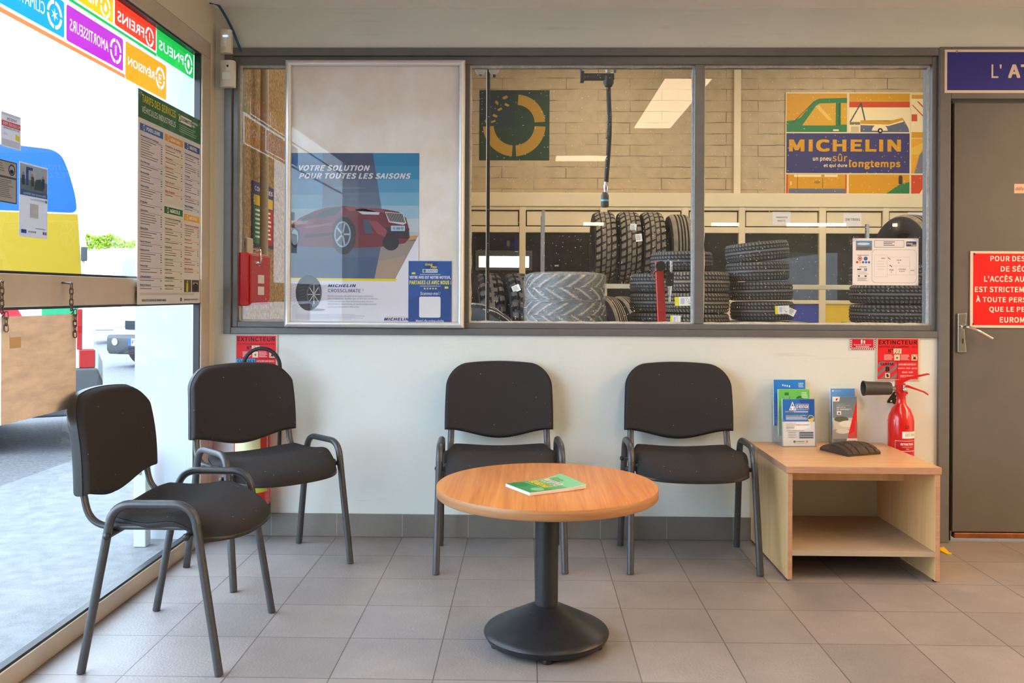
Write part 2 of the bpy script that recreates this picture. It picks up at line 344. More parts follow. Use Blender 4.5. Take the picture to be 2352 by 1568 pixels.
# ------------------------------------------------------------------ flat printed sheets and lettering
_ts = bpy.data.scenes.new('lettering_scratch'); _tc = {}; SANS = None
try:            # a plain grotesque that ships inside Blender; Blender's built-in humanist face otherwise
    SANS = bpy.data.fonts.load(bpy.utils.system_resource('DATAFILES', path='fonts') + '/Noto Sans CJK Regular.woff2')
except Exception: SANS = None
def text_geo(s, bold, shear, spacing=1.0, gill=False):
    k = (s, bold, shear, spacing, gill)
    if k in _tc: return _tc[k]
    sans = SANS is not None and not gill
    cu = bpy.data.curves.new('t', 'FONT'); cu.body = s; cu.size = 2.0 if sans else 1.0; cu.offset = 0.0 if not gill else min(bold, 0.011); cu.shear = shear; cu.resolution_u = 3; cu.space_character = spacing
    if sans: cu.font = SANS
    ob = bpy.data.objects.new('t', cu); _ts.collection.objects.link(ob)
    vl = _ts.view_layers[0]; vl.update(); dg = vl.depsgraph
    me = ob.evaluated_get(dg).to_mesh()
    v0 = [(v.co.x, v.co.y) for v in me.vertices]; f0 = [tuple(p.vertices) for p in me.polygons]
    ob.evaluated_get(dg).to_mesh_clear(); bpy.data.objects.remove(ob); bpy.data.curves.remove(cu)
    w = bold * 0.9; vs_, fs = [], []
    for n_, (dx, dy) in enumerate(((0, 0),) if (gill or bold <= 0) else ((0, 0), (-w, -w), (w, -w), (-w, w), (w, w))):      # strokes thickened by overprinting
        o = len(vs_); vs_ += [(x + dx, y + dy, n_) for x, y in v0]; fs += [tuple(o + i for i in f) for f in f0]
    x0 = min(v[0] for v in vs_); x1 = max(v[0] for v in vs_); y0 = min(v[1] for v in vs_); y1 = max(v[1] for v in vs_)
    vs_ = [((v[0] - x0) / (x1 - x0), (v[1] - y0) / max(1e-6, y1 - y0), v[2]) for v in vs_]
    _tc[k] = (vs_, fs); return _tc[k]
class Sheet:
    """A flat printed thing: a backing plate and layers of print, in its own drawing units mapped by mp to metres (u, v)."""
    def __init__(s, mp=None, step=0.0004): s.v = []; s.f = []; s.fm = []; s.mats = []; s.mp = mp or (lambda x, y: (x, y)); s.step = step; s.cutpolys = []; s.tr = None
    def mi(s, c):
        m = c if isinstance(c, bpy.types.Material) else (pm(c) if s.tr is None else tm(c, s.tr))
        if m not in s.mats: s.mats.append(m)
        return s.mats.index(m)
    def raw(s, pts, faces, c, l):
        o = len(s.v); s.v += [(*s.mp(q[0], q[1]), (l + (0.15 * q[2] if len(q) > 2 else 0)) * s.step) for q in pts]; k = s.mi(c)
        for f in faces: s.f.append([o + i for i in f]); s.fm.append(k)
    def poly(s, pts, c, l=1): s.raw(pts, [tuple(range(len(pts)))], c, l)
    def rect(s, x0, y0, x1, y1, c, l=1): s.poly([(x0, y0), (x1, y0), (x1, y1), (x0, y1)], c, l)
    def rrect(s, x0, y0, x1, y1, r, c, l=1): s.poly(rr_pts(x0, y0, x1, y1, r), c, l)
    def disc(s, cx, cy, rx, c, l=1, ry=None, n=28, a0=0, a1=360):
        ry = ry or rx; pts = [(cx + rx * math.cos(math.radians(a0 + (a1 - a0) * i / n)), cy + ry * math.sin(math.radians(a0 + (a1 - a0) * i / n))) for i in range(n if a1 - a0 >= 360 else n + 1)]
        if a1 - a0 < 360: pts.append((cx, cy))
        s.poly(pts, c, l)
    def ring(s, cx, cy, r0, r1, a0, a1, c, l=1, n=14, k=1.0):
        p = []
        for rr in (r1, r0):
            q = [(cx + rr * k * math.cos(math.radians(a0 + (a1 - a0) * i / n)), cy + rr * math.sin(math.radians(a0 + (a1 - a0) * i / n))) for i in range(n + 1)]
            p += q if rr == r1 else q[::-1]
        s.raw(p, [(i, i + 1, 2 * n - i, 2 * n + 1 - i) for i in range(n)], c, l)
    def line(s, x0, y0, x1, y1, w, c, l=1):
        d = Vector((x1 - x0, y1 - y0)); nrm = Vector((-d.y, d.x)).normalized() * (w / 2)
        s.poly([(x0 + nrm.x, y0 + nrm.y), (x1 + nrm.x, y1 + nrm.y), (x1 - nrm.x, y1 - nrm.y), (x0 - nrm.x, y0 - nrm.y)], c, l)
    def text(s, t, x0, top, x1, bot, c, l=2, bold=0.0, shear=0.0, mirror=False, spacing=None, gill=False):
        spacing = spacing or 1.0 + 1.6 * bold
        vs_, fs = text_geo(t, bold, shear, spacing, gill)
        s.raw([(x0 + (x1 - x0) * ((1 - x) if mirror else x), bot + (top - bot) * y, n_) for x, y, n_ in vs_], fs, c, l)
    def bars(s, x0, y0, x1, y1, n, c, l=2, fill=0.45, ragged=0.25):
        h = (y1 - y0) / n
        for i in range(n):
            s.rect(x0, y0 + i * h, x0 + (x1 - x0) * (1 - ragged * random.random()), y0 + i * h + h * fill, c, l)
    def plate(s, x0, y0, x1, y1, t, c, edge=None):
        """backing plate whose front lies at height 0, t metres thick"""
        o = len(s.v); q = [s.mp(x0, y0), s.mp(x1, y0), s.mp(x1, y1), s.mp(x0, y1)]
        s.v += [(*p, 0.0) for p in q] + [(*p, -t) for p in q]; k = s.mi(c); e = s.mi(edge if edge is not None else c)
        for f, kk in (((0, 1, 2, 3), k), ((7, 6, 5, 4), k), ((0, 4, 5, 1), e), ((1, 5, 6, 2), e), ((2, 6, 7, 3), e), ((3, 7, 4, 0), e)): s.f.append([o + i for i in f]); s.fm.append(kk)
    def backing_cut(s, outer, c):
        """a film whose print is cut out of it: the outer outline minus everything drawn so far, on the same level"""
        cnt = {}
        for f in s.f:
            for i in range(len(f)):
                e = tuple(sorted((f[i], f[(i + 1) % len(f)]))); cnt[e] = cnt.get(e, 0) + 1
        nx = {}
        for (a, b), k in cnt.items():
            if k == 1: nx.setdefault(a, []).append(b); nx.setdefault(b, []).append(a)
        loops = []; seen = set()
        for a in list(nx):
            if a in seen: continue
            lp = [a]; seen.add(a); cur = a
            while True:
                nn = [b for b in nx[cur] if b not in seen]
                if not nn: break
                cur = nn[0]; seen.add(cur); lp.append(cur)
            if len(lp) > 2: loops.append(lp)
        o = len(s.v); out = [(*s.mp(x, y), s.step) for x, y in outer]; s.v += out
        polys = [[Vector((p[0], p[1], 0)) for p in out]] + [[Vector((s.v[i][0], s.v[i][1], 0)) for i in lp] for lp in loops]
        idx = list(range(o, o + len(out))) + [i for lp in loops for i in lp]; k = s.mi(c)
        for t in tessellate_polygon(polys): s.f.append([idx[t[0]], idx[t[1]], idx[t[2]]]); s.fm.append(k)
    def build(s, name, orient='back', parent=None, loc=(0, 0, 0)):
        if orient == 'back': vs_ = [(u, -w, v) for u, v, w in s.v]
        elif orient == 'left': vs_ = [(w, u, v) for u, v, w in s.v]
        elif orient == 'flat': vs_ = [(u, v, w) for u, v, w in s.v]
        else: vs_ = [tuple(orient @ Vector((u, v, w))) for u, v, w in s.v]
        me = bpy.data.meshes.new(name); me.from_pydata(vs_, [], s.f)
        for m in s.mats: me.materials.append(m)
        me.polygons.foreach_set('material_index', s.fm); me.update()
        o = bpy.data.objects.new(name, me); col.objects.link(o); o.location = loc
        if parent is not None: o.parent = parent
        return o
def rr_pts(x0, y0, x1, y1, r, n=5):
    sx = 1 if x1 > x0 else -1; sy = 1 if y1 > y0 else -1; out = []
    for cx, cy, a in ((x1 - r * sx, y1 - r * sy, 0), (x0 + r * sx, y1 - r * sy, 90), (x0 + r * sx, y0 + r * sy, 180), (x1 - r * sx, y0 + r * sy, 270)):
        for i in range(n + 1):
            t = math.radians(a + 90 * i / n); out.append((cx + r * math.cos(t) * sx, cy + r * math.sin(t) * sy))
    return out
def wall_map(px, py, y, sc=1.0, ox=0.0, oy=0.0):
    """drawing units (zoomed photograph pixels) -> metres on the plane y, about the point seen at (px, py)"""
    o = B(px, py, y); k = (B(px + 40, py, y).x - B(px - 40, py, y).x) / 80.0
    return o, (lambda X, Y: ((ox + X / sc - px) * k, -(oy + Y / sc - py) * k))
def left_map(x, oy, oz):
    def f(px, py):
        p = L(px, py, x); return (p.y - oy, p.z - oz)
    return f

# ================================================================== THE SETTING
CEIL = 2.412
WX0, WX1, WZ0, WZ1 = -1.395, 1.872, 0.922, 2.229            # partition window opening
DX0, DX1, DZ1 = 1.894, 2.86, 2.03                            # door opening
b = MB(); b.box((-1.52, -12.6, -0.12), (6.6, 0.12, 0.0)); struct(b.build('floor', M['floor'], smooth=False))
b = MB(); b.box((-1.62, -12.6, CEIL), (6.6, 0.14, CEIL + 0.12)); struct(b.build('ceiling', M['ceiling'], smooth=False))
b = MB()
b.box((-1.60, 0, 0), (WX0, 0.12, CEIL)); b.box((WX0, 0, 0), (WX1, 0.12, WZ0)); b.box((WX0, 0, WZ1), (WX1, 0.12, CEIL))
b.box((WX1, 0, 0), (DX0, 0.12, CEIL)); b.box((DX0, 0, DZ1), (DX1, 0.12, CEIL)); b.box((DX1, 0, 0), (6.6, 0.12, CEIL))
struct(b.build('wall_back', M['wall'], smooth=False))
b = MB(); b.box((-1.60, -3.6, 2.232), (-1.44, 0.0, CEIL)); b.box((-1.50, -0.062, 0), (-1.44, 0.0, 2.232)); b.box((-1.60, -12.6, 0), (-1.44, -3.6, CEIL))
struct(b.build('wall_left', M['wall_warm'], smooth=False))
b = MB(); b.box((6.5, -12.6, 0), (6.6, 0, CEIL)); struct(b.build('wall_right', M['wall'], smooth=False))
b = MB(); b.box((-1.60, -12.7, 0), (6.6, -12.6, CEIL)); struct(b.build('wall_front', M['wall'], smooth=False))
b = MB(); b.box((-1.44, -0.012, 0), (1.835, -0.0005, 0.104)); b.box((-1.44, -0.06, 0), (-1.40, -0.012, 0.09)); struct(b.build('baseboard_back', M['skirting'], bevel=0.003))

# ---- window_1: the grey partition window onto the workshop
w1 = empty_struct('window_1')
def frame_rect(mb, x0, z0, x1, z1, wl, wr, wb, wt, y0, y1, m=0):
    mb.box((x0, y0, z0), (x0 + wl, y1, z1), m); mb.box((x1 - wr, y0, z0), (x1, y1, z1), m)
    mb.box((x0 + wl, y0, z0), (x1 - wr, y1, z0 + wb), m); mb.box((x0 + wl, y0, z1 - wt), (x1 - wr, y1, z1), m)
b = MB(); frame_rect(b, WX0, WZ0, WX1, WZ1, 0.034, 0.030, 0.030, 0.036, -0.014, 0.10); b.build('outer_frame', M['grey_paint'], w1, bevel=0.003)
b = MB(); frame_rect(b, WX0 + 0.034, WZ0 + 0.030, WX1 - 0.030, WZ1 - 0.036, 0.026, 0.022, 0.026, 0.036, 0.002, 0.10); b.build('inner_frame', M['grey_paint'], w1, bevel=0.003)
IX0, IX1, IZ0, IZ1 = WX0 + 0.060, WX1 - 0.052, WZ0 + 0.056, WZ1 - 0.072
MULL = [(-0.298, -0.272), (0.752, 0.796)]
for k, (a, c) in enumerate(MULL):
    b = MB(); b.box((a, 0.004, IZ0), (c, 0.10, IZ1)); b.build('mullion', M['grey_paint'], w1, bevel=0.003)
panes = [(IX0, MULL[0][0]), (MULL[0][1], MULL[1][0]), (MULL[1][1], IX1)]
for a, c in panes:
    b = MB(); b.add([(a, 0.040, IZ0), (c, 0.040, IZ0), (c, 0.040, IZ1), (a, 0.040, IZ1)], [(0, 1, 2, 3)]); b.build('pane', M['pane'], w1, smooth=False)
    b = MB()
    def strip(p, q, wdir, n=26):
        p, q, wd = Vector(p), Vector(q), Vector(wdir); vv, ff = [], []
        for i in range(n + 1):
            c_ = p.lerp(q, i / n); t = 0.008 * (0.75 + 0.6 * random.random())
            vv += [c_ + Vector((0, 0.0395, 0)), c_ + wd * t + Vector((0, 0.0395, 0)), c_ + wd * 0.003 + Vector((0, 0.026 + 0.003 * random.random(), 0)), c_ + Vector((0, 0.026, 0))]
        for i in range(n):
            for j in range(4): ff.append((i * 4 + j, i * 4 + (j + 1) % 4, (i + 1) * 4 + (j + 1) % 4, (i + 1) * 4 + j))
        b.add(vv, ff)
    strip((a, 0, IZ0), (a, 0, IZ1), (1, 0, 0)); strip((c, 0, IZ0), (c, 0, IZ1), (-1, 0, 0)); strip((a, 0, IZ0), (c, 0, IZ0), (0, 0, 1)); strip((a, 0, IZ1), (c, 0, IZ1), (0, 0, -1))
    b.build('putty', M['putty'], w1, ang=60)
# ---- door_1: grey steel door into the workshop
d1 = empty_struct('door_1')
b = MB(); b.box((1.846, -0.016, 0), (1.896, 0.12, 2.232)); b.box((1.896, -0.016, 1.998), (2.93, 0.12, 2.232)); b.box((2.86, -0.016, 0), (2.93, 0.12, 1.998)); b.build('door_frame', M['grey_paint'], d1, bevel=0.003)
b = MB(); b.box((1.896, 0.03, 0.0), (1.925, 0.115, 1.998)); b.build('gap_shade_strip', M['gap_shade'], d1, bevel=0.002)  # dark strip standing in for the shade in the gap beside the leaf
b = MB(); b.box((1.921, 0.012, 0.045), (2.858, 0.055, 1.985)); b.box((1.921, 0.006, 0.045), (1.928, 0.012, 1.985)); b.build('door_leaf', M['door_paint'], d1, bevel=0.002)
b = MB(); b.box((1.93, 0.008, 0.016), (2.858, 0.04, 0.040)); b.build('brass_weather_strip', M['brass'], d1, bevel=0.003)
hp = empty_struct('door_handle'); hp.parent = d1; del hp['kind']
o, mp = wall_map(2208, 762, 0.012)
b = MB()
q = [(-0.021, 0.084), (0.021, 0.088), (0.018, 0.035), (0.010, 0.012), (0.012, -0.02), (0.020, -0.092), (-0.021, -0.092)]
b.prism(q, 0.0, -0.012); pl = b.build('handle_plate', M['chrome'], hp, bevel=0.004); pl.location = (o.x, 0.0125, o.z)
b = MB(); b.prism([(-0.003, 0), (0.003, 0), (0.0022, -0.022), (-0.0022, -0.022)], -0.0121, -0.0128); ky = b.build('keyhole', M['black'], hp); ky.location = (o.x + 0.001, 0.0125, o.z - 0.030)
b = MB(); lev = fillet([(0, -0.012, 0), (0, -0.055, 0), (0.045, -0.062, -0.018), (0.108, -0.058, -0.052)], 0.014, 5)
b.tube(lev, 0.0075, 12); b.lathe([(0.012, 0), (0.012, 0.012), (0.008, 0.016)], 16, 0, Matrix.Translation((0, -0.010, 0)) @ Matrix.Rotation(PI / 2, 4, 'X')); lv = b.build('lever', M['chrome'], hp); lv.location = (o.x + 0.001, 0.0125, o.z + 0.025)

# ---- window_2: the aluminium shopfront on the left
w2 = empty_struct('window_2'); SX = -1.44
b = MB(); b.box((SX - 0.040, -3.6, 0.0), (SX, -0.062, 0.062)); b.build('bottom_rail', M['alu_paint'], w2, bevel=0.003)
b = MB(); b.box((SX - 0.040, -3.6, 2.160), (SX, -0.062, 2.232)); b.build('top_rail', M['alu_paint'], w2, bevel=0.003)
b = MB(); b.box((SX - 0.040, -0.160, 0.062), (SX, -0.062, 2.160)); b.build('post', M['alu_paint'], w2, bevel=0.003)
b = MB(); b.box((SX - 0.06, -3.6, 0.062), (SX, -3.5, 2.160)); b.build('post', M['alu_paint'], w2, bevel=0.003)
b = MB(); b.box((SX - 0.05, -3.5, 1.066), (SX, -0.160, 1.160)); b.build('transom', M['alu_paint'], w2, bevel=0.003)
for z0, z1 in ((0.062, 1.066), (1.160, 2.160)):
    b = MB(); b.add([(SX - 0.036, -3.5, z0), (SX - 0.036, -0.160, z0), (SX - 0.036, -0.160, z1), (SX - 0.036, -3.5, z1)], [(0, 1, 2, 3)]); b.build('pane', M['shop_pane'], w2, smooth=False)
    b = MB()
    for (a0, a1, c0, c1) in ((-3.5, -0.160, z0, z0 + 0.008), (-3.5, -0.160, z1 - 0.008, z1), (-0.168, -0.160, z0, z1)): b.box((SX - 0.034, a0, c0), (SX - 0.008, a1, c1))
    b.build('gasket', M['gasket'], w2)

# ---- the workshop beyond the partition (its shell)
HY = 12.0
b = MB(); b.box((-1.6, 0.12, -0.12), (9.5, 16.0, 0.0)); struct(b.build('floor_workshop', M['concrete'], smooth=False))
b = MB(); b.box((-1.6, 0.12, 5.6), (9.5, 16.0, 5.7)); struct(b.build('ceiling_workshop', M['wall_warm'], smooth=False))
b = MB(); b.box((-1.6, HY, 2.9), (9.5, HY + 0.1, 5.6)); struct(b.build('wall_workshop_back', M['block'], smooth=False))
b = MB(); b.box((-1.6, 0.12, 0), (-1.45, 1.7, 5.6)); b.box((-1.6, 1.7, 3.6), (-1.45, 5.6, 5.6)); b.box((-1.6, 5.6, 0), (-1.45, 16.0, 5.6)); struct(b.build('wall_workshop_left', M['rough_cast'], smooth=False))
b = MB(); b.box((9.4, 0.12, 0), (9.5, 16.0, 5.6)); struct(b.build('wall_workshop_right', M['wall_warm'], smooth=False))
b = MB(); b.box((-1.6, 0.10, CEIL), (9.5, 0.14, 5.6)); struct(b.build('wall_workshop_front', M['wall_warm'], smooth=False))
pc0, pc1 = B(1686, 300, HY - 0.06).x, B(1702, 300, HY - 0.06).x
b = MB(); b.box((pc0, HY - 0.06, 2.9), (pc1, HY, 5.6)); struct(b.build('pillar_workshop', M['beige'], bevel=0.01))
# partition of framed beige panels, windows and coloured panels under the block wall
PY = 11.6
mull = [(960, 976), (1192, 1207), (1378, 1395), (1566, 1582), (1697, 1712), (1882, 1898), (2029, 2043), (2216, 2232), (2402, 2418)]
ptop = B(1600, 443, PY).z; pz = {k: B(1600, k, PY).z for k in (475, 483, 521, 535, 688, 697)}
xs0, xs1 = -1.45, 9.4
part = empty_struct('wall_partition')
b = MB(); b.box((xs0, PY, pz[475]), (xs1, PY + 0.5, ptop)); b.build('fascia', M['beige'], part, bevel=0.01)
b = MB(); b.box((xs0, PY + 0.02, pz[483]), (xs1, PY + 0.1, pz[475]))
b.box((xs0, PY + 0.02, pz[535]), (xs1, PY + 0.1, pz[521])); b.box((xs0, PY + 0.02, pz[697]), (xs1, PY + 0.1, pz[688])); b.box((xs0, PY + 0.02, 0), (xs1, PY + 0.1, 0.1))
mx = [(B(a, 600, PY).x, B(c, 600, PY).x) for a, c in mull]
for a, c in mx: b.box((a, PY + 0.012, 0.1), (c, PY + 0.1, pz[475]))
b.build('partition_frame', M['beige'], part, bevel=0.012)
bays = [(mx[i][1], mx[i + 1][0]) for i in range(len(mx) - 1)]
for i, (a, c) in enumerate(bays):
    b = MB(); b.box((a + 0.02, PY + 0.05, pz[521] + 0.02), (c - 0.02, PY + 0.08, pz[483] - 0.02)); b.build('upper_panel', M['beige'], part, bevel=0.006)
    b = MB(); b.add([(a, PY + 0.058, pz[688]), (c, PY + 0.058, pz[688]), (c, PY + 0.058, pz[535]), (a, PY + 0.058, pz[535])], [(0, 1, 2, 3)]); b.build('partition_glass', M['pane_far'], part, smooth=False)
    low = mat('blue_panel', (48, 62, 160), 0.45) if i in (4,) else mat('yellow_panel', (232, 192, 20), 0.45) if i == 5 else M['beige']
    b = MB(); b.box((a, PY + 0.05, 0.1), (c, PY + 0.08, pz[697])); b.build('lower_panel', low, part, smooth=False)
b = MB(); b.box((-1.6, 15.0, 0), (B(1098, 600, 15).x, 15.1, 3.2)); x_a, x_b = B(1098, 600, 15).x, B(1217, 600, 15).x; z_a, z_b = B(1150, 615, 15).z, B(1150, 586, 15).z
b.box((x_a, 15.0, 0), (x_b, 15.1, z_a)); b.box((x_a, 15.0, z_b), (x_b, 15.1, 3.2)); b.box((x_b, 15.0, 0), (9.5, 15.1, 3.2))
struct(b.build('wall_store_back', M['dark_room'], smooth=False))
b = MB(); b.box((-1.6, HY + 0.1, 3.1), (9.5, 16.0, 3.2)); struct(b.build('ceiling_store', M['dark_room'], smooth=False))
w3 = empty_struct('window_3')
b = MB(); frame_rect(b, x_a - 0.05, z_a - 0.05, x_b + 0.05, z_b + 0.1, 0.07, 0.07, 0.06, 0.12, 14.95, 15.1); b.build('window_frame', M['beige'], w3)

# ---- outdoors
GZ = -0.03
b = MB(); b.box((-60, -30, GZ - 0.2), (-3.05, 60, GZ)); struct(b.build('ground_asphalt', M['asphalt'], smooth=False))
b = MB(); b.box((-3.05, -30, GZ - 0.2), (-1.52, 60, GZ + 0.012)); struct(b.build('ground_apron', M['apron'], smooth=False))
b = MB(); b.box((-1.80, -0.014, GZ), (-1.502, -0.001, 3.2)); b.box((-1.80, -0.001, GZ), (-1.62, 0.35, 3.2)); b.box((-1.62, 0.0, GZ), (-1.601, 1.7, 5.7)); b.box((-1.62, 1.7, 3.6), (-1.601, 5.6, 5.7)); b.box((-1.62, 5.6, GZ), (-1.601, 16, 5.7)); struct(b.build('wall_exterior', M['white_render'], smooth=False))
b = MB(); b.box((-60, 28, GZ), (-4, 28.3, 2.55)); struct(b.build('wall_boundary', M['cream_render'], smooth=False))
b = MB(); b.box((-1.64, -14, 2.5), (9.7, 0.1, 2.62)); struct(b.build('roof', M['concrete'], smooth=False))

# ================================================================== LAMPS THE ROOM HAS
def ceiling_panel(x0, x1, y0, y1, label, lm='lamp'):
    t = thing('ceiling_panel_light', label, 'ceiling light', ((x0 + x1) / 2, (y0 + y1) / 2, CEIL), group='ceiling panel lights')
    hx, hy = (x1 - x0) / 2, (y1 - y0) / 2
    b = MB(); b.box((-hx, -hy, -0.022), (hx, hy, -0.019)); b.build('diffuser', M[lm], t, smooth=False)
    b = MB(); e = 0.012
    for (a, c, p, q) in ((-hx - e, -hx, -hy - e, hy + e), (hx, hx + e, -hy - e, hy + e), (-hx, hx, -hy - e, -hy), (-hx, hx, hy, hy + e)): b.box((a, p, -0.026), (c, q, -0.0005))
    b.build('frame', M['white'], t, smooth=False)
ceiling_panel(0.80, 1.08, -2.72, -1.14, 'long panel light on the ceiling, mirrored in the middle window pane')
ceiling_panel(0.25, 0.72, -4.42, -4.06, 'small panel light on the ceiling above the viewpoint')
ceiling_panel(3.6, 3.9, -2.4, -0.6, 'long panel light on the ceiling over the door side of the room', 'lamp_right')
ceiling_panel(4.4, 4.7, -4.6, -2.6, 'long panel light on the ceiling at the right of the room', 'lamp_right')
ceiling_panel(5.4, 5.7, -2.4, -0.6, 'long panel light on the ceiling along the right wall', 'lamp_right')
ceiling_panel(5.6, 5.9, -6.2, -4.2, 'panel light on the ceiling towards the front of the shop', 'lamp_right')
for k, (a, c) in enumerate(((1340, 1386), (1634, 1696), (1806, 1940), (2048, 2136))):
    yy = -11.7; dd = 15.75
    xa, xc = (a - 1214) * dd / FOC, (c - 1214) * dd / FOC
    t = thing('tube_light', 'tube light on the ceiling at the back of the shop, %s from the left' % ('first', 'second', 'third', 'fourth')[k], 'ceiling light', ((xa + xc) / 2, yy, CEIL), group='tube lights at the far end')
    b = MB(); b.tube([(-(xc - xa) / 2, 0, -0.05), ((xc - xa) / 2, 0, -0.05)], 0.03, 10); b.build('tube', M['tube'], t)
    b = MB(); b.box((-(xc - xa) / 2, -0.04, -0.022), ((xc - xa) / 2, 0.04, -0.0005)); b.build('fitting', M['white'], t)
for i, (x, y) in enumerate(((1.2, 2.6), (1.2, 6.2), (1.2, 9.6), (5.6, 2.6), (5.6, 6.2), (5.6, 9.6))):
    t = thing('workshop_light', 'long lamp under the workshop roof', 'ceiling light', (x, y, 5.6), group='workshop roof lamps')
    b = MB(); b.box((-0.2, -0.9, -0.13), (0.2, 0.9, -0.12)); b.build('diffuser', M['shop_lamp'], t, smooth=False)
    b = MB(); b.box((-0.22, -0.92, -0.118), (0.22, 0.92, -0.0005)); b.build('housing', M['white'], t, smooth=False)

# ================================================================== CHAIRS
def make_chair():
    t = thing('visitor_chair', 'x', 'chair', group='black visitor chairs')
    # seat: cushion on a thin shell, saddle shaped, with a drooping front edge
    def plan(s, v):          # s -1..1 across, v 0 rear .. 1 front
        hw = 0.200 + 0.037 * math.sin(min(1, v * 1.6) * PI / 2) - 0.012 * max(0, v - 0.7) / 0.3
        a = abs(s); y = 0.185 - 0.40 * v
        rnd = a ** 5
        y = y - 0.035 * (1 - s * s) * v + rnd * (0.075 * max(0, v - 0.5) * 2 - 0.05 * max(0, 0.5 - v) * 2)
        return s * hw, y
    def top(s, v):
        return 0.452 + 0.016 * s * s * (1 - v * 0.7) - 0.010 * math.sin(v * PI) + 0.014 * math.exp(-((v - 0.62) / 0.2) ** 2) - 0.046 * max(0, (v - 0.66) / 0.34) ** 2
    def edge(s, v): return min(1.0, (1 - abs(s)) / 0.10, v / 0.08, (1 - v) / 0.08)
    def bulge(e): return math.sqrt(max(0, 1 - (1 - max(0, min(1, e))) ** 2))
    nz = lambda u: 2 * (0.5 - 0.5 * math.cos(PI * u)) - 1
    b = MB()
    def up_(u, v): s = nz(u); v = 0.5 - 0.5 * math.cos(PI * v); x, y = plan(s, v); return (x, y, top(s, v) - 0.024 * (1 - bulge(edge(s, v))))
    def dn_(u, v): s = nz(u); v = 0.5 - 0.5 * math.cos(PI * v); x, y = plan(s, v); return (x, y, top(s, v) - 0.024 - 0.004 * bulge(edge(s, v)))
    b.grid(up_, 34, 30); b.grid(dn_, 34, 30, flip=True)
    seat = b.build('seat', M['fabric'], t, ang=70, fix=False)
    b = MB()
    def sc(x, y, k): return (x * k, (y + 0.02) * k - 0.02)
    def s1(u, v): s = nz(u); v = 0.5 - 0.5 * math.cos(PI * v); x, y = sc(*plan(s, v), 1.008); return (x, y, top(s, v) - 0.0255)
    def s2(u, v): s = nz(u); v = 0.5 - 0.5 * math.cos(PI * v); x, y = sc(*plan(s, v), 1.008); e = bulge(edge(s, v)); x, y = sc(x, y, 1 - 0.02 * (1 - e) * 0); return (x, y, top(s, v) - 0.033 - 0.012 * e)
    b.grid(s1, 30, 26); b.grid(s2, 30, 26, flip=True)
    nn = 31; mm = 27; o0, o1 = 0, nn * mm
    ringi = [i for i in range(nn)] + [j * nn + nn - 1 for j in range(1, mm)] + [(mm - 1) * nn + i for i in range(nn - 2, -1, -1)] + [j * nn for j in range(mm - 2, 0, -1)]
    for i in range(len(ringi)):
        a, c = ringi[i], ringi[(i + 1) % len(ringi)]; b.f.append([a, o1 + a, o1 + c, c]); b.m.append(0)
    b.build('seat_shell', M['shell'], seat, ang=50)
    # backrest
    def back(s, v):
        zmax = 0.276 + 0.018 * (1 - s * s) - 0.088 * (1 - math.sqrt(max(0.0, 1 - (max(0.0, abs(s) - 0.62) / 0.38) ** 2))); zmin = -0.040 * (0.5 + 0.5 * math.cos(PI * s))
        z = zmin + v * (zmax - zmin); hw = 0.238 - 0.012 * max(0, z / 0.3) ** 2
        return s * hw, z
    def curve(s, z): return 0.198 + 0.15 * z + 0.030 * (1 - s * s) - 0.012 * math.sin(min(1, max(0, z / 0.3)) * PI)
    def be(s, v): return min(1.0, (1 - abs(s)) / 0.05, v / 0.05, (1 - v) / 0.05)
    zb = 0.512
    b = MB()
    def f1(u, v): s = nz(u); v = 0.5 - 0.5 * math.cos(PI * v); x, z = back(s, v); return (x, curve(s, z) - 0.028 * bulge(be(s, v)) + 0.016, z + zb)
    def f2(u, v): s = nz(u); v = 0.5 - 0.5 * math.cos(PI * v); x, z = back(s, v); return (x, curve(s, z) + 0.017, z + zb)
    b.grid(f1, 60, 30); b.grid(f2, 60, 30, flip=True); bk = b.build('backrest', M['fabric'], t, ang=70, fix=False)
    b = MB()
    def g1(u, v): s = nz(u); v = 0.5 - 0.5 * math.cos(PI * v); x, z = back(s, v); return (x * 1.010, curve(s, z) + 0.0175 - 0.006, (z - 0.14) * 1.014 + 0.14 + zb)
    def g2(u, v): s = nz(u); v = 0.5 - 0.5 * math.cos(PI * v); x, z = back(s, v); return (x * 1.010, curve(s, z) + 0.026 + 0.016 * bulge(be(s, v)), (z - 0.14) * 1.014 + 0.14 + zb)
    b.grid(g1, 30, 26, flip=True); b.grid(g2, 30, 26)
    for i in range(len(ringi)):
        a, c = ringi[i], ringi[(i + 1) % len(ringi)]; b.f.append([a, o1 + a, o1 + c, c]); b.m.append(0)
    b.build('backrest_shell', M['shell'], bk, ang=50)
    for sgn in (-1, 1):
        x0, x1 = 0.256 * sgn, 0.247 * sgn
        path = fillet([(x0, -0.203, 0.002), (x1, -0.122, 0.492), (x1, 0.115, 0.492), (x0, 0.203, 0.002)], 0.060, 8)
        k0 = 4; pts = path; up = (1, 0, 0); R_ = (0.0140, 0.0125)
        nfr = 4
        leg_f = [pts[0], pts[0].lerp(pts[1], 0.5), pts[1]]; leg_r = [pts[-2], pts[-2].lerp(pts[-1], 0.5), pts[-1]]
        b = MB(); b.tube(leg_f, R_, 14, up=up); b.build('leg', M['frame'], t, ang=50)
        b = MB(); b.tube(leg_r, R_, 14, up=up); b.build('leg', M['frame'], t, ang=50)
        b = MB(); b.tube(pts[1:-1], R_, 14, up=up); b.build('arch', M['frame'], t, ang=50)
        xr = 0.214 * sgn
        rail = fillet([(xr, -0.135, 0.418), (xr, 0.200, 0.418), (xr * 0.985, 0.228, 0.545), (xr * 0.97, 0.246, 0.66)], [0.075, 0.03], 8)
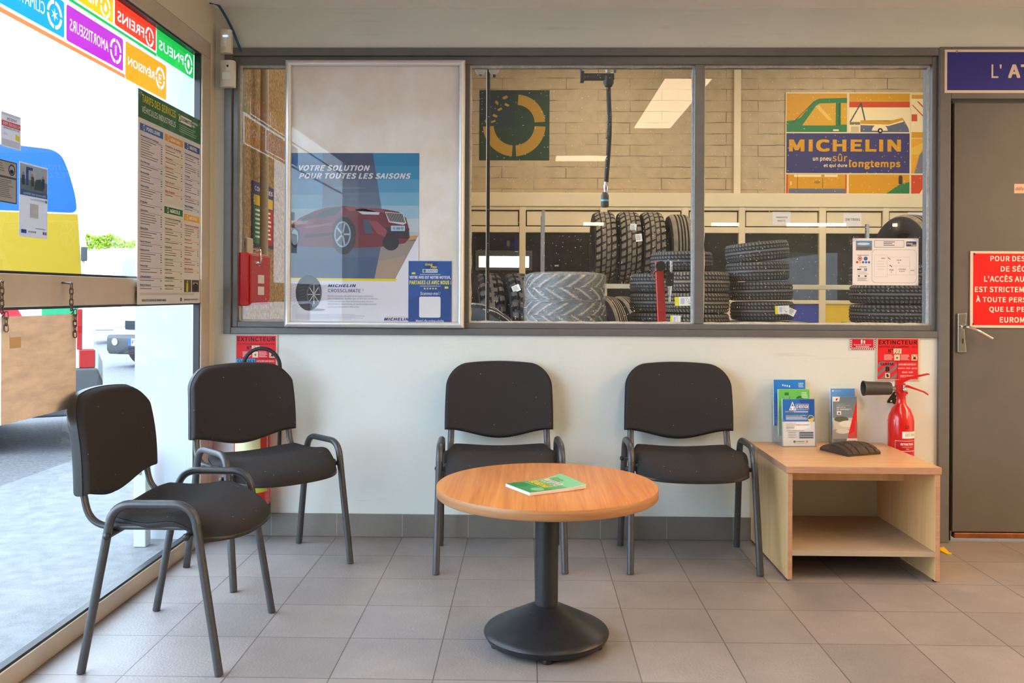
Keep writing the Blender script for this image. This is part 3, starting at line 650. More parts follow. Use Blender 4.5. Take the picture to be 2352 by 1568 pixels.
        b = MB(); b.tube(rail, (0.0140, 0.0090), 12, up=(1, 0, 0)); b.build('back_post', M['frame'], t, ang=50)
    for y in (-0.105, 0.128):
        b = MB(); b.tube([(-0.252, y, 0.400), (0.252, y, 0.400)], 0.0095, 12); cb = b.build('crossbar', M['frame'], t, ang=50)
        for sgn in (-1, 1):
            b = MB(); b.ball((sgn * 0.257, y, 0.400), 0.0115, 12); b.build('end_cap', M['shell'], cb)
    return t
chair = make_chair()
def chair_at(o, feet, base_rot):
    g = [G(*p) for p in feet]; c = sum(g, Vector()) / 4; w = (g[1] - g[0]) + (g[3] - g[2])
    o.location = (c.x, c.y, 0); o.rotation_euler = (0, 0, base_rot); return o
chair['label'] = 'black chair nearest the shopfront glass, its seat facing the round table from the side'
placed(chair, (-1.092, -1.231, 0), (0, 0, PI / 2 - 0.01))
c2 = dup(chair, 'black chair standing diagonally in the corner, in front of the red extinguisher', (-1.051, -0.447, 0), (0, 0, PI / 4))
c3 = dup(chair, 'black chair with its back to the wall, partly hidden behind the round table', (-0.116, -0.326, 0), (0, 0, 0.055))
c4 = dup(chair, 'black chair with its back to the wall, next to the pale wooden cube table', (0.667, -0.312, 0), (0, 0, -0.004))

# ================================================================== ROUND TABLE AND BOOKLET
TX, TY, TZ = 0.062, -1.205, 0.505
t = thing('round_table', 'low round cherry wood table on a black trumpet foot', 'table', (TX, TY, 0))
b = MB(); R_ = 0.3525
b.lathe([(0.0, TZ - 0.001), (R_ - 0.004, TZ - 0.001), (R_ - 0.001, TZ - 0.003), (R_ - 0.001, TZ - 0.0035)], 96, 0)
b.lathe([(0.0, TZ - 0.034), (R_ - 0.003, TZ - 0.034), (R_, TZ - 0.031), (R_, TZ - 0.005), (R_ - 0.001, TZ - 0.0035)], 96, 1)
top = b.build('tabletop', [M['cherry'], M['cherry_edge']], t, ang=50)
b = MB(); b.lathe([(0, 0.06), (0.037, 0.06), (0.037, TZ - 0.034), (0, TZ - 0.034)], 36); b.build('column', M['black_cast'], t)
b = MB(); b.lathe([(0, 0.012), (0.180, 0.012), (0.190, 0.016), (0.192, 0.022), (0.198, 0.028), (0.200, 0.036), (0.196, 0.042), (0.187, 0.048), (0.12, 0.082), (0.06, 0.112), (0.042, 0.121), (0.037, 0.122), (0, 0.122)], 72); b.build('base', M['black_cast'], t, ang=40)
for k in range(5):
    a = k * 2 * PI / 5 - PI / 2; b = MB(); b.lathe([(0, 0), (0.017, 0), (0.018, 0.004), (0.016, 0.0125), (0, 0.0125)], 16, 0, Matrix.Translation((0.165 * math.cos(a), 0.165 * math.sin(a), 0))); b.build('glide', M['black'], t)

def ontop(px, py, z): return G(px, py, z)
bk_c = [ontop(1172, 1107, TZ), ontop(1217, 1138, TZ), ontop(1359, 1120, TZ), ontop(1309, 1097, TZ)]
o0 = bk_c[0]; eu = (bk_c[2] - bk_c[1]); ev = (bk_c[0] - bk_c[1]); lw, lh = eu.length, ev.length
eu.normalize(); ev = Vector((-eu.y, eu.x, 0))
bkm = Matrix(((eu.x, ev.x, 0, bk_c[1].x), (eu.y, ev.y, 0, bk_c[1].y), (0, 0, 1, TZ - 0.001), (0, 0, 0, 1)))
t = thing('booklet', 'green softcover booklet lying on the round table', 'booklet'); t.matrix_world = bkm
W_, H_ = 0.205, 0.148
def lift(u, v): return 0.012 * max(0, (u - 0.55) / 0.45) ** 2 * (0.35 + 0.65 * v)
b = MB()
for k in range(3):
    z0 = 0.0008 + k * 0.0032
    def gt(u, v, z0=z0): return (u * W_, v * H_, z0 + 0.0026 + lift(u, v) * (k + 1) / 3)
    def gb(u, v, z0=z0): return (u * W_, v * H_, z0 + lift(u, v) * (k + 1) / 3)
    o_ = len(b.v); b.grid(gt, 12, 4); b.grid(gb, 12, 4, flip=True)
    n1 = 13 * 5; rg = list(range(13)) + [13 * j + 12 for j in range(1, 5)] + [52 + i for i in range(11, -1, -1)] + [13 * j for j in range(3, 0, -1)]
    for i in range(len(rg)): a, c = rg[i], rg[(i + 1) % len(rg)]; b.f.append([o_ + a, o_ + n1 + a, o_ + n1 + c, o_ + c]); b.m.append(0)
b.build('pages', M['paper'], t, smooth=False)
s = Sheet(lambda x, y: (x * W_, y * H_), 0.0003); g1, g2, g3 = (20, 140, 76), (122, 190, 138), (70, 165, 100)
for i in range(12): s.rect(i / 12, 0, (i + 1) / 12, 1, g1 if i < 5 else g3 if i < 8 else g2, 0)
s.disc(0.16, 0.80, 0.13, (12, 120, 62), 1, 0.22); s.disc(0.80, 0.72, 0.10, (96, 150, 92), 1, 0.2); s.disc(0.22, 0.2, 0.10, (120, 178, 120), 1, 0.16); s.disc(0.50, 0.30, 0.16, (84, 160, 96), 1, 0.2)
rot = lambda u, v: (u, v)
s2 = Sheet(lambda x, y: ((0.30 + 0.45 * (1 - y)) * W_ + 0 * x, 0), 0.0003)
def tcol(txt, u0, u1, c, bold=0.02):     # lettering that runs down the cover, lines stacked along its length
    vs_, fs = text_geo(txt, bold, 0.0, 1 + 2.2 * bold); s.raw([(u0 + (u1 - u0) * y, 0.92 - 0.70 * x, n_) for x, y, n_ in vs_], fs, c, 3)
s.rect(0.655, 0.30, 0.735, 0.93, (236, 228, 222), 2); s.disc(0.695, 0.86, 0.028, (230, 200, 30), 3, 0.05)
vs_, fs = text_geo('EUROMASTER', 0.02, 0.0, 1.04); s.raw([(0.672 + 0.045 * y, 0.80 - 0.47 * x, n_) for x, y, n_ in vs_], fs, (40, 60, 50), 3)
tcol('POUR UNE', 0.545, 0.63, (226, 222, 204)); tcol('MOBILITÉ', 0.475, 0.535, (244, 214, 30)); tcol('SEREINE', 0.36, 0.465, (250, 214, 20), 0.03)
s.rect(0.315, 0.5, 0.322, 0.92, (220, 240, 225), 3); s.rect(0.315, 0.2, 0.322, 0.42, (220, 240, 225), 3)
cv = s.build('cover', 'flat', t); me = cv.data
for v in me.vertices: v.co.z += 0.0008 + 3 * 0.0032 - 0.0005 + lift(v.co.x / W_, v.co.y / H_)

# ================================================================== CUBE TABLE
CX0, CX1, CY0, CY1, CH = 1.010, 1.596, -0.585, -0.004, 0.447
t = thing('cube_table', 'open pale wooden cube table with a grey shelf, beside the grey door', 'table', ((CX0 + CX1) / 2, (CY0 + CY1) / 2, 0))
hx, hy = (CX1 - CX0) / 2, (CY1 - CY0) / 2
def board(name, a, c, fm, em, parent=None, ax=2):
    b = MB(); b.box(a, c); b.m = [0 if (ax == 2 and i in (0, 1)) or (ax == 0 and i in (3, 5)) or (ax == 1 and i in (2, 4)) else 1 for i in range(6)]
    return b.build(name, [fm, em], t, bevel=0.001)
board('table_top', (-hx - 0.008, -hy, CH - 0.026), (hx + 0.004, hy, CH), M['oak_top'], M['oak_edge'])
board('side_panel', (-hx, -hy + 0.004, 0.008), (-hx + 0.018, hy, CH - 0.026), M['oak_side'], M['oak_edge'], ax=0)
board('side_panel', (hx - 0.018, -hy + 0.004, 0.008), (hx, hy, CH - 0.026), M['oak_side'], M['oak_edge'], ax=0)
board('rail', (-hx + 0.018, 0.0, CH - 0.112), (hx - 0.018, 0.018, CH - 0.026), M['oak_side'], M['oak_edge'], ax=1)
board('shelf', (-hx + 0.018, -hy + 0.006, 0.100), (hx - 0.018, hy - 0.02, 0.119), M['shelf'], M['shelf'])
for x in (-hx + 0.009, hx - 0.009):
    for y in (-hy + 0.03, hy - 0.03): b = MB(); b.lathe([(0, 0), (0.008, 0), (0.008, 0.0085), (0, 0.0085)], 12, 0, Matrix.Translation((x, y, 0))); b.build('foot', M['black'], t)

# ================================================================== BROCHURE HOLDERS, TREAD SAMPLE
HOLD_Z = CH
RP, BLU, WHT, YEL = (206, 26, 32), (36, 104, 190), (238, 238, 240), (240, 206, 30)
def holder(name, label, cx, cy, w, tiers, step, h0, rise, rz):
    t = thing(name, label, 'brochure holder', (cx, cy, HOLD_Z), rz); d = step * tiers
    b = MB(); b.box((-w / 2, -0.006, 0), (w / 2, d, 0.002)); b.build('base', M['acrylic'], t, smooth=False)
    for k in range(tiers):
        z0 = k * rise; y = k * step
        b = MB(); b.add([(-w / 2, y - 0.006, z0 * 0.6), (w / 2, y - 0.006, z0 * 0.6), (w / 2, y - 0.006 + 0.01, z0 + h0), (w * 0.12 + 0.03, y - 0.006 + 0.01, z0 + h0), (w * 0.12 + 0.03, y + 0.002, z0 + h0 - 0.05), (w * 0.12, y + 0.001, z0 + h0 - 0.06), (-w / 2 + 0.03, y, z0 + h0 - 0.06), (-w / 2, y + 0.002, z0 + h0)], [tuple(range(8))]); b.build('pocket_front', M['acrylic'], t, smooth=False)
    for sx in (-w / 2, w / 2):
        b = MB(); pts = [(0, -0.006)] + [(0 + 0, 0)] ; prof = [(-0.006, 0), (d, 0), (d, rise * (tiers - 1) + h0)]
        for k in range(tiers - 1, -1, -1): prof += [(k * step + 0.006, k * rise + h0), (k * step - 0.004, k * rise + 0.02)] if k else [(k * step + 0.004, h0)]
        b.prism(prof, sx - 0.0008, sx + 0.0008, plane='yz'); b.build('side', M['acrylic'], t, smooth=False)
    return t
def leaflet(label, loc, rz, w, h, lean, thick, draw, group=None):
    o = Sheet(lambda x, y: ((x - 0.5) * w, y * h), 0.0003); o.plate(0, 0, 1, 1, thick, (232, 236, 240)); draw(o)
    mx = Matrix.Rotation(PI / 2 - lean, 4, 'X')
    ob = o.build('leaflet', mx); ob.location = loc; ob.rotation_euler = (0, 0, rz); return tag(ob, label, 'leaflet', group)
h1 = G(1838, 1026, CH); h2 = G(1942, 1019, CH)
hx_, hy_ = h1.x - 0.003, h1.y
th1 = holder('brochure_holder', 'clear three tier holder on the cube table, on the left with the wider leaflets', hx_, hy_, 0.150, 3, 0.042, 0.135, 0.035, 0.09)
th2 = holder('brochure_holder', 'clear two tier holder on the cube table, behind the rubber tread piece', h2.x - 0.006, h2.y - 0.014, 0.118, 2, 0.019, 0.105, 0.035, 0.09)
def in_holder(hx0, hy0, rz, x, y, z): c, s_ = math.cos(rz), math.sin(rz); return (hx0 + x * c - y * s_, hy0 + x * s_ + y * c, HOLD_Z + z)
def d_montagne(o):
    o.rect(0, 0.52, 1, 1, (34, 110, 196)); o.poly([(0.5, 1), (1, 1), (1, 0.6), (0.7, 0.74)], (22, 86, 170), 2); o.poly([(0.2, 0.76), (0.31, 0.95), (0.42, 0.76)], (240, 244, 250), 3); o.poly([(0.235, 0.78), (0.31, 0.91), (0.385, 0.78)], (34, 110, 196), 4); o.disc(0.31, 0.815, 0.045, (240, 244, 250), 5, 0.035)
    o.text('LOI MONTAGNE', 0.40, 0.875, 0.82, 0.80, (244, 246, 250), 5, 0.02); o.rect(0.40, 0.89, 0.82, 0.896, (244, 246, 250), 5); o.rect(0.40, 0.775, 0.82, 0.781, (244, 246, 250), 5)
    o.text('QUE DIT LA LOI ?', 0.08, 0.745, 0.33, 0.715, YEL, 5, 0.02); o.bars(0.34, 0.745, 0.92, 0.705, 2, (220, 232, 246), 5)
    o.text('QUELLES VOITURES SONT CONCERNÉES ?', 0.10, 0.665, 0.75, 0.635, YEL, 5, 0.02); o.bars(0.10, 0.625, 0.78, 0.55, 4, (210, 226, 246), 5)
    o.disc(0.88, 0.585, 0.10, YEL, 5, 0.072); o.disc(0.88, 0.585, 0.085, (30, 100, 180), 6, 0.06, a0=20, a1=200)
    o.text('QUELS ÉQUIPEMENTS', 0.10, 0.50, 0.42, 0.478, (70, 74, 110), 5, 0.01); o.text('POUR ROULER EN CONFORMITÉ ET EN SÉCURITÉ ?', 0.10, 0.465, 0.83, 0.440, (70, 74, 110), 5, 0.01)
    o.bars(0.10, 0.42, 0.42, 0.36, 4, (150, 152, 165), 5); o.text('LES RECOMMANDATIONS', 0.10, 0.335, 0.66, 0.315, (110, 112, 130), 5, 0.01)
    for k, c in enumerate(((84, 84, 150), (60, 130, 84), (84, 84, 150))): o.poly([(0.50, 0.30 - k * 0.05), (0.95, 0.30 - k * 0.05), (0.95, 0.262 - k * 0.05), (0.50, 0.262 - k * 0.05), (0.525, 0.281 - k * 0.05)], c, 5); o.bars(0.16, 0.295 - k * 0.05, 0.46, 0.268 - k * 0.05, 2, (150, 155, 150), 5)
    o.disc(0.355, 0.095, 0.035, (90, 140, 40), 5, 0.026); o.text('EUROMASTER', 0.40, 0.108, 0.66, 0.082, (60, 70, 64), 5, 0.02); o.disc(0.75, 0.095, 0.03, (200, 160, 60), 5, 0.026); o.bars(0.33, 0.06, 0.76, 0.05, 1, (150, 150, 150), 5)
def d_green(o):
    o.rect(0, 0, 1, 1, (104, 192, 92)); o.disc(0.27, 0.80, 0.10, (70, 150, 72), 2, 0.12); o.disc(0.26, 0.85, 0.09, (120, 190, 110), 3, 0.08); o.rect(0.20, 0.87, 0.33, 0.93, (46, 120, 56), 4); o.disc(0.27, 0.75, 0.08, (40, 110, 52), 4, 0.035)
    o.disc(0.68, 0.66, 0.17, (30, 130, 56), 2, 0.20); o.bars(0.74, 0.93, 0.95, 0.80, 4, (220, 240, 215), 3)
def d_blue(o):
    o.rect(0, 0, 1, 1, (36, 128, 214)); o.poly([(0, 0), (0.6, 0), (1, 0.5), (1, 0.7), (0.5, 0.6)], (22, 92, 176), 2)
    for k, a in enumerate((0.27, 0.34, 0.41, 0.48)): o.rect(a, 0.86 - k * 0.008, a + 0.035, 0.90 - k * 0.008, (232, 240, 248), 3)
    o.bars(0.78, 0.93, 0.95, 0.82, 4, (200, 222, 244), 3)
lg = 'leaflets in the brochure holders'
R1 = 0.09
for k, (dw, lab, w_, h_) in enumerate(((d_montagne, 'blue and white leaflet about a mountain law, in the front pocket', 0.144, 0.205), (d_green, 'green leaflet with a bearded man, in the middle pocket', 0.142, 0.205), (d_blue, 'bright blue leaflet with white squares, in the rear top pocket', 0.146, 0.205))):
    leaflet(lab, in_holder(hx_, hy_, R1, -0.0 - 0.004 * k, 0.006 + 0.042 * k, 0.003 + 0.0385 * k), R1, w_, h_, 0.045, 0.010, dw, lg)
def d_winter(o):
    o.rect(0, 0.55, 1, 1, (120, 138, 150)); o.rect(0, 0.30, 1, 0.55, (196, 196, 190)); o.rect(0, 0.10, 1, 0.30, (150, 146, 138)); o.rect(0, 0.0, 1, 0.10, (90, 90, 98)); o.disc(0.35, 0.52, 0.3, (90, 100, 80), 2, 0.06); o.disc(0.6, 0.42, 0.35, (222, 220, 214), 2.4, 0.07); o.disc(0.4, 0.26, 0.3, (206, 202, 194), 2.7, 0.05)
    o.poly([(1, 0.94), (1, 0.11), (0.60, 0.11)], (216, 34, 34), 3); o.poly([(0.58, 0.11), (1, 0.11), (1, 0), (0.54, 0)], (236, 232, 232), 4); o.text('BRIDGESTONE', 0.62, 0.068, 0.96, 0.045, (190, 60, 60), 5, 0.02)
    o.poly([(0, 1), (0.30, 1), (0.26, 0.90), (0, 0.90)], (238, 238, 238), 4); o.poly([(0.13, 0.965), (0.21, 0.965), (0.17, 0.92), (0.11, 0.92)], (200, 40, 40), 5); o.poly([(0.15, 0.955), (0.19, 0.955), (0.16, 0.93)], (40, 40, 40), 6)
    o.text('ÉQUIPEMENT', 0.15, 0.86, 0.45, 0.835, (196, 204, 208), 5); o.text('HIVERNAL OBLIGATOIRE', 0.15, 0.825, 0.70, 0.80, (196, 204, 208), 5); o.text('QUE DIT LA', 0.15, 0.785, 0.52, 0.755, WHT, 5, 0.03); o.text('LOI "MONTAGNE" ?', 0.15, 0.745, 0.76, 0.715, WHT, 5, 0.03)
    o.rect(0.16, 0.615, 0.34, 0.695, WHT, 5); o.poly([(0.19, 0.63), (0.25, 0.68), (0.31, 0.63)], (90, 90, 90), 6)
def d_sky(o):
    o.rect(0, 0, 1, 1, (96, 158, 224)); o.disc(0.10, 0.95, 0.035, (228, 238, 250), 2, 0.018); o.text('BRIDGESTONE', 0.16, 0.958, 0.42, 0.94, (214, 228, 246), 2)
hx2, hy2 = h2.x - 0.006, h2.y - 0.014
leaflet('leaflet with a snowy road and red wedge, in the front of the narrow holder', in_holder(hx2, hy2, R1, 0.002, 0.006, 0.003), R1, 0.110, 0.208, 0.03, 0.008, d_winter, lg)
leaflet('pale blue leaflet in the rear of the narrow holder', in_holder(hx2, hy2, R1, 0.0, 0.024, 0.038), R1, 0.112, 0.208, 0.03, 0.008, d_sky, lg)
ts = [G(1882, 1036, CH), G(1946, 1052, CH), G(2021, 1046, CH), G(1960, 1020, CH)]
cen = sum(ts, Vector()) / 4; e1 = (ts[2] - ts[1]); e2 = (ts[0] - ts[1]); w_, d_ = e1.length, e2.length; ang = math.atan2(e1.y, e1.x)
b = MB()
def ph(u, v):
    x = (u - 0.5); y = (v - 0.5); z = 0.036 * (1 - (2 * y) ** 2) ** 0.8 * (1 - 0.25 * (2 * x) ** 2) + 0.010
    bars_ = ((v * 4 + 0.35 * abs(u - 0.5) * 4) % 1.0) < 0.13; rib = abs(abs(x) - 0.16) < 0.018 or abs(abs(x) - 0.36) < 0.015
    return (x * w_, y * d_, z - (0.006 if (bars_ or rib) else 0))
b.grid(ph, 60, 60)
for k in range(60):
    for (u0, v0, u1, v1) in ((k / 60, 0, (k + 1) / 60, 0), (k / 60, 1, (k + 1) / 60, 1), (0, k / 60, 0, (k + 1) / 60), (1, k / 60, 1, (k + 1) / 60)):
        a, c = ph(u0, v0), ph(u1, v1); b.add([a, c, (c[0], c[1], 0.006), (a[0], a[1], 0.006)], [(0, 1, 2, 3)])
b.box((-w_ / 2, -d_ / 2, 0), (w_ / 2, d_ / 2, 0.008))
o = b.build('tyre_tread_sample', M['tread_dark'], ang=30); o.location = (cen.x, cen.y, CH); o.rotation_euler = (0, 0, ang)
tag(o, 'curved black rubber tread piece lying on the cube table in front of the holders', 'tread sample')

# ================================================================== FIRE EXTINGUISHERS AND THEIR SIGNS
ex = B(2069, 1000, -0.085).x; EY = -0.085; zt = B(2069, 935, EY).z; zb0 = 0.22
t = thing('fire_extinguisher', 'red carbon dioxide extinguisher with black horn, hung between cube table and door', 'fire extinguisher', (ex, EY, zb0))
r = 0.055; H1 = B(2069, 948, EY).z - zb0
b = MB(); b.lathe([(0, 0), (r - 0.008, 0), (r, 0.008), (r, H1 - 0.035), (r * 0.93, H1 - 0.012), (r * 0.72, H1 + 0.018), (r * 0.45, H1 + 0.036), (0.021, H1 + 0.046), (0.019, H1 + 0.06), (0.019, H1 + 0.075), (0.022, H1 + 0.078), (0.022, H1 + 0.09), (0, H1 + 0.09)], 40); b.build('body', M['red'], t, ang=50)
b = MB(); z = H1 + 0.09
b.box((-0.024, -0.014, z), (0.016, 0.014, z + 0.042)); b.box((-0.018, -0.016, z - 0.006), (0.026, 0.016, z + 0.006)); b.build('valve', M['red'], t, bevel=0.004)
def lever(pts, w0): 
    b = MB()
    for i in range(len(pts) - 1):
        (xa, za, ha), (xb, zb_, hb) = pts[i], pts[i + 1]; b.add([(xa, -w0, za), (xa, w0, za), (xa, w0, za + ha), (xa, -w0, za + ha), (xb, -w0, zb_), (xb, w0, zb_), (xb, w0, zb_ + hb), (xb, -w0, zb_ + hb)], [(0, 3, 7, 4), (1, 5, 6, 2), (0, 4, 5, 1), (3, 2, 6, 7), (0, 1, 2, 3), (4, 7, 6, 5)])
    return b
lever([(-0.024, z + 0.036, 0.018), (0.0, z + 0.040, 0.018), (0.03, z + 0.056, 0.013), (0.075, z + 0.070, 0.008), (0.116, z + 0.080, 0.007), (0.122, z + 0.078, 0.007)], 0.010).build('carry_handle', M['red'], t, bevel=0.002)
lever([(-0.008, z + 0.026, 0.012), (0.03, z + 0.022, 0.012), (0.07, z + 0.010, 0.009), (0.10, z + 0.0, 0.008), (0.118, z - 0.012, 0.008)], 0.008).build('squeeze_lever', M['red'], t, bevel=0.002)
b = MB(); b.tube([(0.006, -0.019, z + 0.014), (0.006, -0.019, z + 0.036)], 0.006, 10); b.ball((0.006, -0.02, z + 0.014), 0.009, 10); b.build('safety_pin', M['chrome'], t)
b = MB(); zc = z + 0.018; mxh = Matrix.Translation((-0.024, 0, zc)) @ Matrix.Rotation(-PI / 2, 4, 'Y')
b.lathe([(0, 0), (0.009, 0), (0.009, 0.022), (0.012, 0.022)], 16, 1, mxh); b.lathe([(0.012, 0.020), (0.026, 0.022), (0.029, 0.03), (0.0285, 0.05), (0.031, 0.13), (0.034, 0.142), (0.031, 0.142), (0.027, 0.12), (0.024, 0.04), (0.0, 0.035)], 32, 0, mxh); b.build('horn', [M['horn'], M['chrome']], t, ang=50)
def wrap(o, R_):     # bends a flat printed label round a cylinder of radius R_
    for v in o.data.vertices:
        a = v.co.x / R_; rr = R_ - v.co.y; v.co.x = math.sin(a) * rr; v.co.y = -math.cos(a) * rr
    return o
def fine(s, x0, y0, x1, y1, c, l, n=14):
    for i in range(n): s.rect(x0 + (x1 - x0) * i / n, y0, x0 + (x1 - x0) * (i + 1) / n, y1, c, l)
s = Sheet(None, 0.0003)
k0 = H1 - 0.03
fine(s, -0.016, k0 - 0.075, 0.058, k0 - 0.045, (232, 232, 228), 1); s.text('EXT-58-02', -0.002, k0 - 0.053, 0.05, k0 - 0.066, (60, 60, 64), 2)
fine(s, -0.045, k0 - 0.26, 0.05, k0 - 0.085, (214, 206, 204), 1); fine(s, -0.0435, k0 - 0.258, 0.0485, k0 - 0.087, (188, 20, 22), 2); s.text('EXTINCTEUR', -0.022, k0 - 0.095, 0.036, k0 - 0.105, (244, 240, 238), 3, 0.04); s.text('2 kg dioxyde de carbone', -0.018, k0 - 0.109, 0.034, k0 - 0.115, (230, 220, 220), 3); s.text('34 B', -0.0, k0 - 0.118, 0.014, k0 - 0.124, (230, 220, 220), 3); fine(s, -0.042, k0 - 0.131, 0.047, k0 - 0.1285, (230, 220, 220), 3); s.bars(-0.03, k0 - 0.137, 0.04, k0 - 0.18, 5, (226, 214, 214), 3)
s.text('23', -0.004, k0 - 0.018, 0.012, k0 - 0.032, (70, 10, 14), 1, 0.01)
wrap(s.build('label', 'back', t), r + 0.0004)
b = MB(); tri = [(-0.036, 0), (0.036, 0), (0.036, 0.010), (0.007, 0.052), (-0.007, 0.052), (-0.036, 0.010)]; b.prism(tri, 0, -0.004); b.box((-0.012, -0.05, -0.004), (0.012, -0.004, 0.004)); o = b.build('wall_bracket', M['black'], None, bevel=0.002)
wbp = B(2056, 925, 0); o.location = (wbp.x, -0.0002, wbp.z); tag(o, 'small black triangular bracket screwed to the wall behind the horn', 'bracket')
for dx, dz in ((-0.02, 0.008), (0.004, 0.022), (0.0, 0.040)): bb = MB(); bb.ball((dx, -0.005, dz), 0.005, 10); bb.build('screw', M['chrome'], o)

ex = B(579, 1100, -0.086).x; EY = -0.086; zb0 = 0.108
t = thing('fire_extinguisher', 'red water extinguisher with a multicoloured label, standing behind the corner chair', 'fire extinguisher', (ex, EY, zb0)); r = 0.079
b = MB(); b.lathe([(0, 0.04), (r, 0.04), (r, 0.42), (r * 0.96, 0.45), (r * 0.8, 0.485), (r * 0.5, 0.51), (0.025, 0.52), (0.025, 0.545), (0, 0.545)], 44); b.build('body', M['red'], t, ang=50)
b = MB(); b.lathe([(0, 0), (r - 0.004, 0), (r + 0.002, 0.006), (r + 0.002, 0.06), (r, 0.06), (r, 0.04), (0, 0.04)], 44); b.build('base_ring', M['black'], t, ang=50)
b = MB(); b.box((-0.025, -0.016, 0.545), (0.02, 0.016, 0.60)); b.build('valve', M['black'], t, bevel=0.004)
lever([(-0.02, 0.592, 0.014), (0.04, 0.612, 0.010), (0.10, 0.60, 0.008)], 0.011).build('carry_handle', M['red'], t, bevel=0.002)
hc = B(601, 842, EY - 0.02); hr = 0.082; hxl, hzl = hc.x - ex, hc.z - zb0
arc = [(hxl + hr * math.cos(a), -0.02, hzl + hr * math.sin(a)) for a in [PI - PI * i / 18 for i in range(19)]]
b = MB(); b.tube([(0.0, -0.01, 0.575), (hxl - hr - 0.005, -0.015, 0.575), (hxl - hr - 0.004, -0.02, hzl - 0.06)] + arc + [(hxl + hr + 0.004, -0.02, hzl - 0.1), (hxl + hr - 0.004, -0.015, 0.25)], 0.0085, 12); b.build('hose', M['rubber'], t)
s = Sheet(None, 0.0003); zl = 0.445
fine(s, -0.07, 0.12, 0.10, zl, (214, 206, 160), 1, 22); fine(s, -0.058, zl - 0.045, 0.038, zl - 0.012, (70, 160, 216), 2); s.text('EXTINCTEUR', -0.05, zl - 0.055, 0.04, zl - 0.068, (240, 240, 236), 3, 0.03); s.text('6 L eau + additif', -0.03, zl - 0.074, 0.024, zl - 0.082, (240, 240, 236), 3); s.bars(-0.055, zl - 0.09, 0.05, zl - 0.13, 4, (226, 222, 190), 3)
fine(s, -0.07, 0.12, 0.10, 0.20, (196, 196, 70), 2, 22); fine(s, -0.07, 0.14, -0.0, 0.17, (120, 170, 90), 3); s.bars(-0.05, 0.30, 0.06, 0.22, 7, (160, 150, 120), 3); fine(s, 0.06, 0.2, 0.095, zl - 0.01, (196, 60, 50), 2)
wrap(s.build('label', 'back', t), r + 0.0004)

